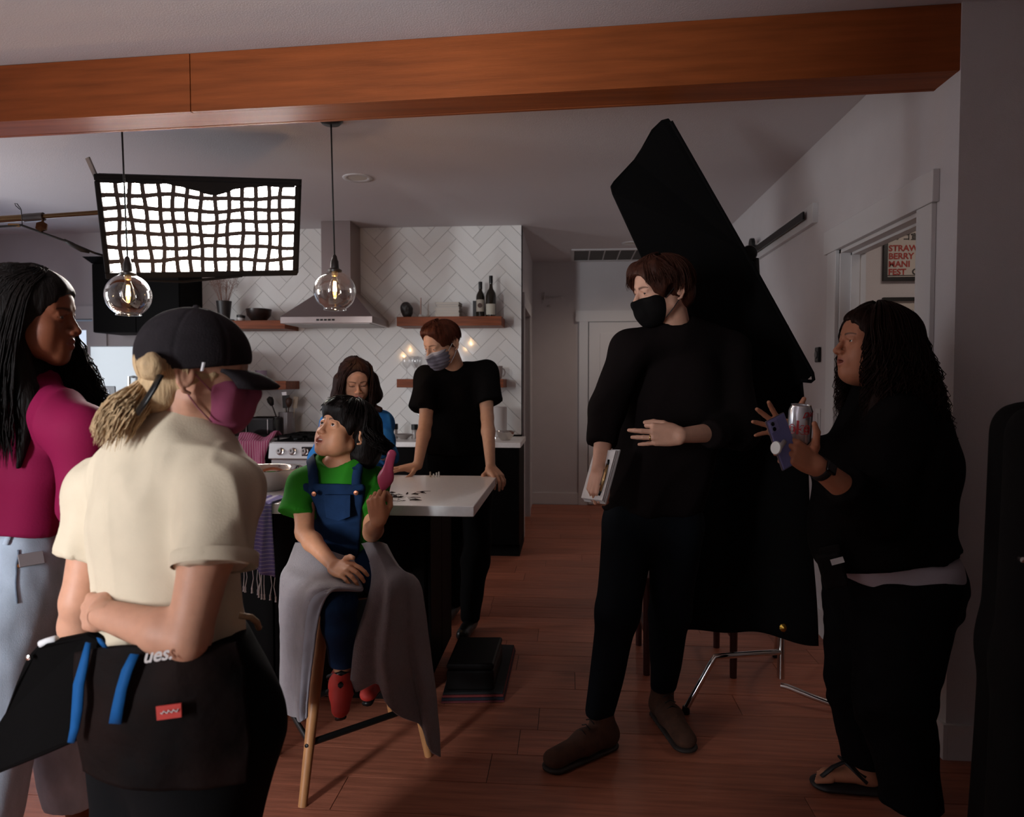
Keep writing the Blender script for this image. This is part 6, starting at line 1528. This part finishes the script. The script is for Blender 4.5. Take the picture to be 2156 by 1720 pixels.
# sandal
V, F_ = isurf([cap(ftt+A_([.045,0,-.018]), .056, fth+A_([.0,0,-.018]), .042, .02, (A_([0,0,1.]),.28)), half(A_([0,0,.001]),(0,0,-1),.002)], .005, 2)
sd = mesh_obj('sandal', V, F_, mat('black_sandal',(.010,.009,.010),.5), gw)
MB().tube([ftt+A_([.02,-.018,.012]), ftt+A_([.06,-.012,.044]), ftt+A_([.11,0,.062]), ftt+A_([.16,-.04,.03])], .010, 8, flat=.5).build('toe_strap', bpy.data.materials['black_sandal'], sd, smooth=True)
MB().tube([ftt+A_([.16,-.045,.012]), ftt+A_([.11,-.02,.056]), ftt+A_([.10,.03,.056]), ftt+A_([.14,.055,.012])], .011, 8, flat=.5).build('cross_strap', bpy.data.materials['black_sandal'], sd, smooth=True)
# watch
wd = nrm(eL-wL); wc = wL+wd*.022
wt = MB().lathe(wc, [(.031,-.013),(.0335,-.010),(.0335,.010),(.031,.013)], 28, wd).build('watch', mat('black_rubber_band',(.010,.010,.010),.6), gw, smooth=.9)
wn = nrm(A_([.1,-.9,.45])); wn = nrm(wn-wd*np.dot(wn,wd)); ws2 = np.cross(wd, wn)
MB().obox(wc+wn*.034, wd*.019, ws2*.016, wn*.005).build('watch_face', bpy.data.materials['black_glass'], wt, bevel=.004)
# belt pouch with a white label
bp_ = thing('belt_pouch', 'black belt pouch with a small white label at the talking woman\'s hip', 'pouch', P(1760,1210,2.22))
pc = P(1752,1200,2.22); MB().obox(pc, nrm((.93,-.2,.28))*.035, nrm((.2,.95,0))*.02, nrm((-.28,0,.95))*.055).build('body', M_cloth_b, bp_, bevel=.008)
lc = P(1763,1181,2.185); MB().obox(lc, nrm((.92,-.18,.33))*.0185, nrm((.2,.95,0))*.001, nrm((-.33,0,.92))*.009).build('white_label', mat('label_white',(.62,.62,.62),.6), bp_)
MB().obox(P(1748,1160,2.22), nrm((.93,-.2,.28))*.03, nrm((.2,.95,0))*.012, nrm((-.28,0,.95))*.014).build('flap', M_cloth_b, bp_, bevel=.004)

# phone with grip and the soda can in her near hand
ph = thing('phone', 'pale purple smartphone held in the talking woman\'s near hand', 'phone', P(1650,985,2.03))
p_tl, p_tr, p_bl = P(1612,888,2.000), P(1648,886,2.03), P(1646,985,2.01)
pe1 = nrm(p_tr-p_tl); pe2 = nrm(p_bl-p_tl); pe1 = nrm(pe1-pe2*np.dot(pe1,pe2)); pn = np.cross(pe1, pe2)
if pn[1] > 0: pn = -pn
pw_, pl2 = .0355, .0725; pc = p_tl+pe1*pw_+pe2*pl2
phb = MB().obox(pc, pe1*pw_, pe2*pl2, pn*.0042).build('body', mat('lilac_glass',(.20,.21,.46),.2), ph, bevel=.004)
MB().obox(pc-pn*.0006, pe1*(pw_+.0012), pe2*(pl2+.0012), pn*.0033).build('bumper', mat('clear_bumper',(.10,.08,.10),.3), ph, bevel=.003)
cb_ = MB().obox(pc-pe1*.016-pe2*.052+pn*.0048, pe1*.015, pe2*.015, pn*.0012).build('camera_plate', mat('lilac_plate',(.26,.27,.52),.2), ph, bevel=.003)
for k in (-1,1): MB().lathe(pc-pe1*.020-pe2*(.052-.0075*k)+pn*.0055, [(.0,.002),(.0055,.002),(.0062,.0)], 18, pn).build('camera_lens', bpy.data.materials['black_glass'], cb_, smooth=.6)
gp = P(1634,943,1.993); gn = nrm((-.85,-.5,.1))
MB().lathe(gp, [(.0,.003),(.017,.003),(.0185,.001),(.0185,-.002),(.0,-.002)], 28, gn).build('grip_disc', mat('grip_white',(.6,.6,.58),.4), ph, smooth=.7)
MB().tube([gp, gp-gn*.012, pc+pe2*.0+pn*.004], .007, 10).build('grip_stem', bpy.data.materials['grip_white'], ph, smooth=True)
can = thing('soda_can', 'silver soft-drink can with red lettering held by the talking woman', 'can', P(1684,930,2.08))
cc = P(1684,895,2.085); r_ = .0325; hh_ = .058; cax = nrm((.02,-.10,1))
M_can = mat('silver_can', (.52,.53,.57), .25, .75)
cbd = MB().lathe(cc, [(.0,-hh_),(.022,-hh_),(.028,-hh_+.006),(r_,-hh_+.014),(r_,hh_-.016),(.0275,hh_-.004),(.0270,hh_),(.0255,hh_),(.025,hh_-.003),(.0,hh_-.004)], 40, cax).build('can_body', M_can, can, smooth=.8)
MB().lathe(cc+cax*hh_, [(.0245,-.001),(.0272,.001),(.0275,-.003)], 40, cax).build('rim', M_chrome, can, smooth=True)
def wrap_text(body, size, ang0, z0, m, parent, sx=1, shear=0, bold=0, vert=0):
    cu = bpy.data.curves.new('t','FONT'); cu.body = body; cu.size = size; cu.shear = shear; cu.offset = bold; cu.resolution_u = 3
    o = bpy.data.objects.new('t', cu); COL.objects.link(o); me = bpy.data.meshes.new_from_object(o.evaluated_get(bpy.context.evaluated_depsgraph_get())); bpy.data.objects.remove(o)
    co = np.empty(len(me.vertices)*3); me.vertices.foreach_get('co', co); co = co.reshape(-1,3)
    e1 = nrm(np.cross(cax,(0,1,0))); e1 = e1 if e1[0] > 0 else -e1; e2 = np.cross(cax, e1); e2 = e2 if e2[1] < 0 else -e2
    a = ang0+co[:,0]*sx/r_; rr = r_+.0006
    W_ = cc + rr*np.sin(a)[:,None]*e1 + rr*np.cos(a)[:,None]*e2 + (z0+co[:,1]+vert*co[:,0])[:,None]*cax
    me.vertices.foreach_set('co', W_.ravel()); me.materials.clear(); me.materials.append(m); me.update(); return link('lettering', me, parent)
M_rl = mat('can_red', (.40,.012,.02), .4)
wrap_text('oke', .052, -1.32, -.020, M_rl, cbd, .80, 0, .0018)
wrap_text('Diet', .022, -.15, .024, M_rl, cbd, 1, .35, .0004, .18)
# ---------------------------------------------------------------- woman with long black hair at the left edge
aw = person('woman with long straight black hair and magenta top at the left edge', A_([-1.25,1.8,0]))
HA = Frame(P(66,664,1.68), (.96,.24,-.10), (.08,0,1), 1.0)
nk = P(45,812,1.72); sR, sL = P(165,905,1.62), P(-70,905,1.84); eR = P(190,1060,1.66); wR = P(215,1180,1.82); eL = P(-110,1080,1.84); wL = P(-60,1200,1.95)
pl_ = P(40,1215,1.76); wa_ = P(40,1100,1.76); ch_ = P(48,975,1.74); tfa = nrm((.72,.69,0))
hdA = head_prims(HA, dict(eye=.0036, jaw=.98, nose=.95)) + [cap(HA.p(0,-.02,-.045), .048, nk, .052, .02)]
toA = torso_prims(pl_, wa_, ch_, nk, sR, sL, tfa, .155, .125, .145, .75)
kA = [A_([P(20,1480,1.72)[0],1.66,.52]), A_([P(150,1480,1.92)[0],1.90,.50])]; aA = [A_([P(-20,1800,1.7)[0],1.62,.10]), A_([P(172,1760,1.98)[0],1.98,.10])]
lgA = leg_prims(pl_+A_([.03,-.09,-.05]), kA[0], aA[0], 1.05)+leg_prims(pl_+A_([.05,.09,-.05]), kA[1], aA[1], 1.05)
hA1, _ = hand(wR, (.3,.6,-.5), (.5,-.6,.3), (.2,.5,.7), [(25,35,20)]*4, s=.95); hA2, _ = hand(wL, (.3,.6,-.5), (-.5,.2,.3), (.2,.5,.7), [(25,35,20)]*4, s=.95)
ftA = [q_ for a in aA for q_ in (cap(a, .036, a+A_([.01,.02,-.05]), .034, .02), cap(a+A_([.0,.0,-.055]), .034, a+A_([.12,.11,-.07]), .026, .02))]
def paintA(V, T): T = brow_tint(HA, V, T, (.012,.008,.006), 0, 1.0); return lip_tint(HA, V, T, (.16,.04,.035))
build_skin(aw, [dict(prims=infl(toA,-.014)+lgA+ftA, res=None), dict(prims=hdA, res=.0022, box=hbox(HA,-.2)), dict(prims=arm_prims(sR,eR,wR,.9)+arm_prims(sL,eL,wL,.9), res=None), dict(prims=hA1, res=.003), dict(prims=hA2, res=.003)], (.17,.052,.024), paintA)
eyes(HA, aw, HA.R @ nrm((0,1,-.05)))
hb = skull(HA, 1.09)+[cap(HA.p(.0,-.055,.02), .085, P(20,900,1.70), .095, .05), cap(P(20,900,1.70), .095, P(5,1000,1.66), .05, .05), cap(HA.p(.070,-.035,.0), .030, P(64,850,1.63), .03, .03), cap(P(64,850,1.63), .03, P(40,985,1.60), .006, .03),
     cap(HA.p(-.075,-.03,.0), .03, P(110,840,1.78), .030, .03), cap(P(110,840,1.78), .030, P(196,950,1.74), .014, .03), face_cut(HA, (0,.120,-.040), (.090,.090,.112))]
gA = strands(HA, 1000, 70, 290, 76, lambda a: 0, hang=lambda a: .40, rad=(1.09,1.2), seed=51, part=0, wave=.002, wfreq=8, drift=(-.02,0,0))
gA2 = strands(HA, 240, -82, -60, 78, lambda a: 0, hang=lambda a: .34, rad=(1.06,1.13), seed=52, part=0, wave=.002, wfreq=8, drift=(.12,.02,0))
hair_obj(aw, HA, M_hair_k, hb, [(gA,.0024,.0010),(gA2,.0022,.0009)], seed=53)
M_mag = mat('magenta_crepe', (.20,.006,.045), .75, spec=.12, bump=.05, bscale=200)
tA = infl(toA[1:], .018)+[cap(wa_+A_([0,0,-.02]), .150, wa_+A_([0,0,.04]), .152, .04, (tfa,.8)), cap(sR,.066,eR,.066,.04), cap(sL,.066,eL,.066,.04), cap(eR,.062,wR,.05,.03), cap(eL,.062,wL,.05,.03), collar_cut(nk, tfa, .035), half(P(60,1120,1.7), (0,0,-1), .006)]
cloth('blouse', tA, .008, M_mag, aw, [(.012,9,(.2,0,1),.35,54),(.008,9,(.3,0,1),.2,155)])
M_jean = mat('light_denim', (.36,.42,.50), .85, var=.28, vscale=5, stretch=(2,2,.7), bump=.15, bscale=420)
jA = infl(toA[:2], .014)+[cap(pl_+A_([.03,-.08,-.05]), .135, kA[0], .110, .05), cap(kA[0], .110, aA[0]+A_([0,0,.1]), .105, .04), cap(pl_+A_([.05,.08,-.05]), .130, kA[1], .105, .05), cap(kA[1], .105, aA[1]+A_([0,0,.04]), .100, .04), half(P(60,1112,1.7), (0,0,1), .004), half(A_([0,0,P(165,1696,1.93)[2]]), (0,0,-1), .003)]
jo = cloth('jeans', jA, .009, M_jean, aw, [(.008,9,(0,0,1),.6,56),(.004,24,(0,0,1),.6,57)])
jt = bvh(jo)
flat_on(jt, P(92,1157,1.60), .027, .016, 'leather_patch', mat('grey_leather',(.22,.19,.19),.7), jo)
band(jt, [P(36,1150,1.60),P(34,1200,1.595),P(33,1270,1.60)], .002, 'side_seam', mat('jean_seam',(.12,.15,.2),.9), jo, .002, .002)
h_, n_ = snap(jt, P(44,1181,1.594)); MB().lathe(h_, [(.0,.004),(.005,.003),(.005,-.002)], 12, n_).build('rivet', mat('copper_rivet',(.4,.16,.06),.4,1), jo)
band(jt, [P(12,1118,1.62),P(9,1130,1.61),P(6,1145,1.61)], .006, 'belt_loop', M_jean, jo, .004, .003)

# ---------------------------------------------------------------- woman in the cap, back to the camera
bw_ = person('blonde woman in black cap and cream T-shirt standing with her back turned', A_([-.8,1.4,0]))
HB = Frame(P(418,790,1.38), (.86,.51,-.06), (.02,.0,1), .98)
nk = P(388,925,1.38); sR, sL = P(466,1035,1.29), P(222,1030,1.46); eR, wR = P(396,1345,1.20), P(215,1292,1.24); eL, wL = P(168,1265,1.42), P(165,1440,1.50)
pl_ = P(372,1470,1.38); wa_ = P(352,1290,1.38); ch_ = P(348,1110,1.38); tfB = nrm((.5,.86,0))
hdB = head_prims(HB, dict(jaw=.96)) + [cap(HB.p(0,-.022,-.045), .050, nk, .054, .02), cap(nk, .055, nk+A_([0,0,-.06]), .07, .03)]
toB = torso_prims(pl_, wa_, ch_, nk, sR, sL, tfB, .165, .126, .130, .74)
hB1, _ = hand(wR, P(168,1283,1.32)-wR, (-.3,-.8,.3), (.0,.2,1), [(35,50,25),(38,52,25),(40,54,25),(42,54,25)], (5,1,-3,-8), [(.6,.6,-.4),(.8,.4,-.5),(.9,.1,-.5)], .95)
hB2, _ = hand(wL, (.1,.2,-1), (-.8,-.5,0), (.3,.9,0), [(20,25,15)]*4, s=.95)
kB = [A_([P(300,1700,1.4)[0],1.42,.42]), A_([P(450,1700,1.4)[0],1.34,.42])]; aB = [A_([P(300,1700,1.4)[0],1.46,.08]), A_([P(455,1700,1.4)[0],1.34,.08])]
lgB = leg_prims(pl_+A_([-.085,.05,-.05]), kB[0], aB[0], 1.05)+leg_prims(pl_+A_([.085,-.05,-.05]), kB[1], aB[1], 1.05)
build_skin(bw_, [dict(prims=infl(toB,-.016)+lgB, res=None), dict(prims=hdB, res=.0024, box=hbox(HB,-.2)), dict(prims=arm_prims(sR,eR,wR,1.02)+arm_prims(sL,eL,wL,1.0), res=None), dict(prims=hB1, res=.003), dict(prims=hB2, res=.003)], (.54,.27,.175), None, res_body=.007)
eyes(HB, bw_, HB.b)
mask_obj(bw_, HB, mat('pink_mask_cloth',(.36,.075,.15),.85), mat('pink_elastic',(.45,.16,.2),.7), top=-.016, back=.02)
M_blond = hair_mat('blonde_hair', (.50,.34,.19), .35); M_roots = hair_mat('dark_roots', (.05,.03,.02))
hb = skull(HB, 1.05)+[half(HB.p(0,0,.012), HB.c, .01), ell(HB.p(0,-.07,-.045), A_([.055,.045,.04])*HB.s, HB.R, .03), face_cut(HB, (0,.112,-.045), (.075,.100,.106))]
gB = strands(HB, 520, 95, 265, 22, lambda a: -34+abs(abs(a)-180)*.16, rad=(1.06,1.11), seed=61, swirl=0, jit=.8)
hair_obj(bw_, HB, M_blond, hb, [(gB,.0022,.0012)], seed=62)
pt0 = HB.p(0,-.105,-.028); pt1, pt2, pt3 = P(290,850,1.29), P(252,855,1.275), P(236,888,1.27); r = np.random.default_rng(9); st_ = []
for i in range(520):
    o_ = r.normal(0,1,3); o_ /= max(1,np.linalg.norm(o_)/1.3); ps = []
    for u in np.linspace(0,1,9):
        q = (1-u)**3*pt0+3*(1-u)**2*u*pt1+3*(1-u)*u*u*pt2+u**3*pt3; wd_ = .010+.020*math.sin(min(1,u*1.35)*1.9)
        ps.append(q+o_*wd_*A_([1,1,.8])+A_([0,0,-.02*u*u])*r.uniform(.2,1.4))
    st_.append(ps)
V, F_ = tubes(A_(st_), .0021, .0009, 4); mesh_obj('ponytail', V, F_, M_blond, bw_)
V, F_ = isurf([ell(P(318,772,1.265), (.026,.02,.026), None, .01)], .005, 2); mesh_obj('hair_tuft', V+vnormals(V,F_)*(.004*vnoise(V*70,3))[:,None], F_, M_blond, bw_)
# cap
M_cap = mat('washed_black_cotton', (.018,.014,.016), .9, spec=.15, var=.25, vscale=18, bump=.15, bscale=260)
cp = [ell(HB.p(0,-.010,.040), A_([.093,.112,.098])*HB.s, HB.R, .01), half(HB.p(0,0,.014), -(HB.R @ nrm((0,-.16,1))), .004)]
cp.append(ell(P(322,778,1.262), (.034,.03,.032), None, .006, 's'))
V, F_ = isurf(cp, .004, 2); q = HB.inv(V); az = np.arctan2(q[:,0], q[:,1]); V = V - vnormals(V,F_)*(.0018*np.exp(-(np.sin(az*3)/.10)**2))[:,None]
cpo = mesh_obj('cap', V, F_, M_cap, bw_)
vz = []
for u in np.linspace(-1,1,25):
    a = u*1.12; k_ = math.sqrt(max(0,1-.97*u*u))
    inner = HB.p(.088*math.sin(a), -.010+.106*math.cos(a), .012); outer = HB.p(.086*u, .052+.108*k_, -.002-.014*k_-.016*u*u)
    vz.append([inner*(1-t)+outer*t+HB.c*.006*math.sin(t*3.14) for t in np.linspace(0,1,7)])
grid_mesh(A_(vz)).build('brim', M_cap, cpo, smooth=True, solid=.008)
MB().lathe(HB.p(0,-.010,.1375), [(.0,.006),(.006,.004),(.008,-.002)], 12, HB.c).build('top_button', M_cap, cpo, smooth=True)
MB().tube([P(338,790,1.245),P(325,815,1.235),P(308,842,1.235),P(290,868,1.24)], .011, 8, flat=.35).build('adjuster_strap', M_black, cpo, smooth=True)
MB().obox(P(427,772,1.262), A_([.002,-.001,0]), A_([.001,.001,0]), A_([.002,0,.008])).build('side_tag', M_trim, cpo)
# T-shirt
M_cream = mat('cream_jersey', (.58,.48,.35), .85, var=.05, vscale=10, bump=.08, bscale=300)
slR, slL = P(452,1190,1.235), P(184,1170,1.425)
ts = infl(toB[1:], .016)+[cap(wa_+A_([0,0,-.05]), .134, ch_, .138, .04, (tfB,.76)), cap(sR,.056,slR,.070,.04,cut=True), cap(sL,.054,slL,.060,.04,cut=True), collar_cut(nk, tfB, .030, .35), half(P(350,1330,1.38), (0,0,-1), .004)]
cloth('t_shirt', ts, .006, M_cream, bw_, [(.010,7,(.25,0,1),.25,63),(.006,16,(.2,0,1),.3,64),(.008,8,(.3,0,1),.14,165),(.004,22,(-.2,0,1),.2,166)])
for a_, b_, n_ in ((slR, sR, .0725),(slL, sL, .0620)):
    MB().lathe(a_, [(n_+.001,-.004),(n_+.003,-.002),(n_+.003,.020),(n_+.001,.022)], 32, nrm(b_-a_)).build('sleeve_cuff', M_cream, bw_, smooth=True)
tb_ = infl(toB[:2], .022)+[cap(pl_+A_([-.085,.05,-.03]), .135, kB[0], .100, .06), cap(kB[0], .10, aB[0], .09, .04), cap(pl_+A_([.10,-.05,-.03]), .145, kB[1], .105, .06), cap(kB[1], .105, aB[1], .09, .04), half(P(350,1318,1.38), (.0,0,1), .004), half(A_([0,0,.05]), (0,0,-1))]
cloth('trousers', tb_, .009, M_trous_b, bw_, [(.010,9,(0,0,1),.6,66)])
MB().tube([P(503,1296,1.30),P(528,1299,1.31),P(541,1310,1.34),P(545,1322,1.38)], .006, 8).build('waist_cord', mat('tan_cord',(.35,.23,.12),.7), bw_, smooth=True)
for q in aB: mesh_obj('shoe', *isurf([cap(q+A_([0,-.02,-.04]), .036, q+A_([.07,.12,-.045]), .032, .02)], .01, 2), M_black, bw_)
# tool apron with blue straps, red tag and lettering; padded sleeve hanging beside it
ap = thing('tool_apron', 'black work pouch with blue straps and red tag on the capped woman\'s back hip', 'tool pouch', P(300,1640,1.2))
ag = spline_grid([[(165,1372,1.225),(230,1360,1.195),(320,1358,1.185),(420,1362,1.195),(500,1350,1.235)],
                  [(160,1450,1.21),(230,1450,1.180),(320,1450,1.170),(420,1450,1.180),(515,1440,1.225)],
                  [(165,1540,1.21),(235,1550,1.180),(320,1550,1.170),(420,1550,1.180),(525,1540,1.225)],
                  [(180,1620,1.22),(240,1650,1.190),(320,1660,1.180),(420,1660,1.190),(525,1640,1.23)]], 8, 8)
M_nyl = mat('worn_black_nylon', (.005,.004,.004), .7, spec=.06, bump=.25, bscale=40, col2=(.012,.006,.005), vscale=6)
ag = ag+A_([0,-1,0])*(.006*vnoise(ag.reshape(-1,3)*22,7)).reshape(ag.shape[:2])[...,None]
grid_mesh(ag).build('panel', M_nyl, ap, smooth=True, solid=.012)
M_bl = mat('blue_webbing', (.004,.075,.24), .75, spec=.2)
def ribbon(pts, wpx, nm, par, m):
    a = A_([[P(x-wpx[i]/2,y,Y),P(x+wpx[i]/2,y+2,Y-.001)] for i,(x,y,Y) in enumerate(pts)]); return grid_mesh(a).build(nm, m, par, smooth=True, solid=.003)
ribbon([(186,1352,1.185),(176,1400,1.18),(166,1440,1.175),(163,1490,1.172),(158,1530,1.175),(150,1562,1.18)], [10,18,22,22,18,14], 'blue_strap', ap, M_bl)
ribbon([(284,1376,1.165),(268,1410,1.16),(256,1450,1.155),(248,1490,1.155),(243,1522,1.16)], [18,22,22,24,26], 'blue_strap', ap, M_bl)
ribbon([(208,1342,1.18),(214,1352,1.178),(222,1362,1.178)], [8,12,10], 'blue_strap', ap, M_bl)
rt = MB(); rc = [P(328,1488,1.150),P(381,1481,1.150),P(382,1510,1.150),P(330,1517,1.150)]; rt.prism(rc, (0,.003,0)); rto = rt.build('red_tag', mat('red_label',(.45,.03,.02),.7), ap)
M_wht = mat('white_thread',(.55,.5,.48),.8)
MB().tube([P(338+i*3.4,1501+3.2*math.sin(i*2.1)-i*.5,1.1475) for i in range(12)], .0011, 5).build('tag_script', M_wht, rto, smooth=True)
text_mesh('ues.', .034, P(301,1396,1.152), P(352,1388,1.152)-P(301,1396,1.152), (0,0,1), M_wht, ap, shear=.3, bold=.0008)
hc = thing('padded_sleeve', 'flat black padded case hanging beside the capped woman\'s hip', 'case', P(80,1500,1.3))
hp_ = [P(*q) for q in ((72,1362,1.28),(100,1352,1.28),(180,1336,1.26),(206,1348,1.25),(188,1420,1.245),(168,1500,1.245),(150,1566,1.25),(95,1590,1.27),(40,1612,1.29),(-30,1640,1.31),(-60,1600,1.33),(-30,1560,1.33),(8,1500,1.32),(30,1440,1.30),(52,1385,1.285))]
MB().prism(hp_, (.01,.035,0)).build('shell', mat('black_neoprene',(.003,.0026,.0026),.8,spec=.03), hc, bevel=.008)
MB().lathe(P(60,1384,1.275), [(.0,.003),(.005,.002),(.005,0)], 10, (0,-1,0)).build('snap', M_chrome, hc)
MB().tube([P(85,1356,1.285),P(100,1350,1.285),P(118,1345,1.28)], .007, 8).build('white_corner', M_shirt_w, hc, smooth=True)
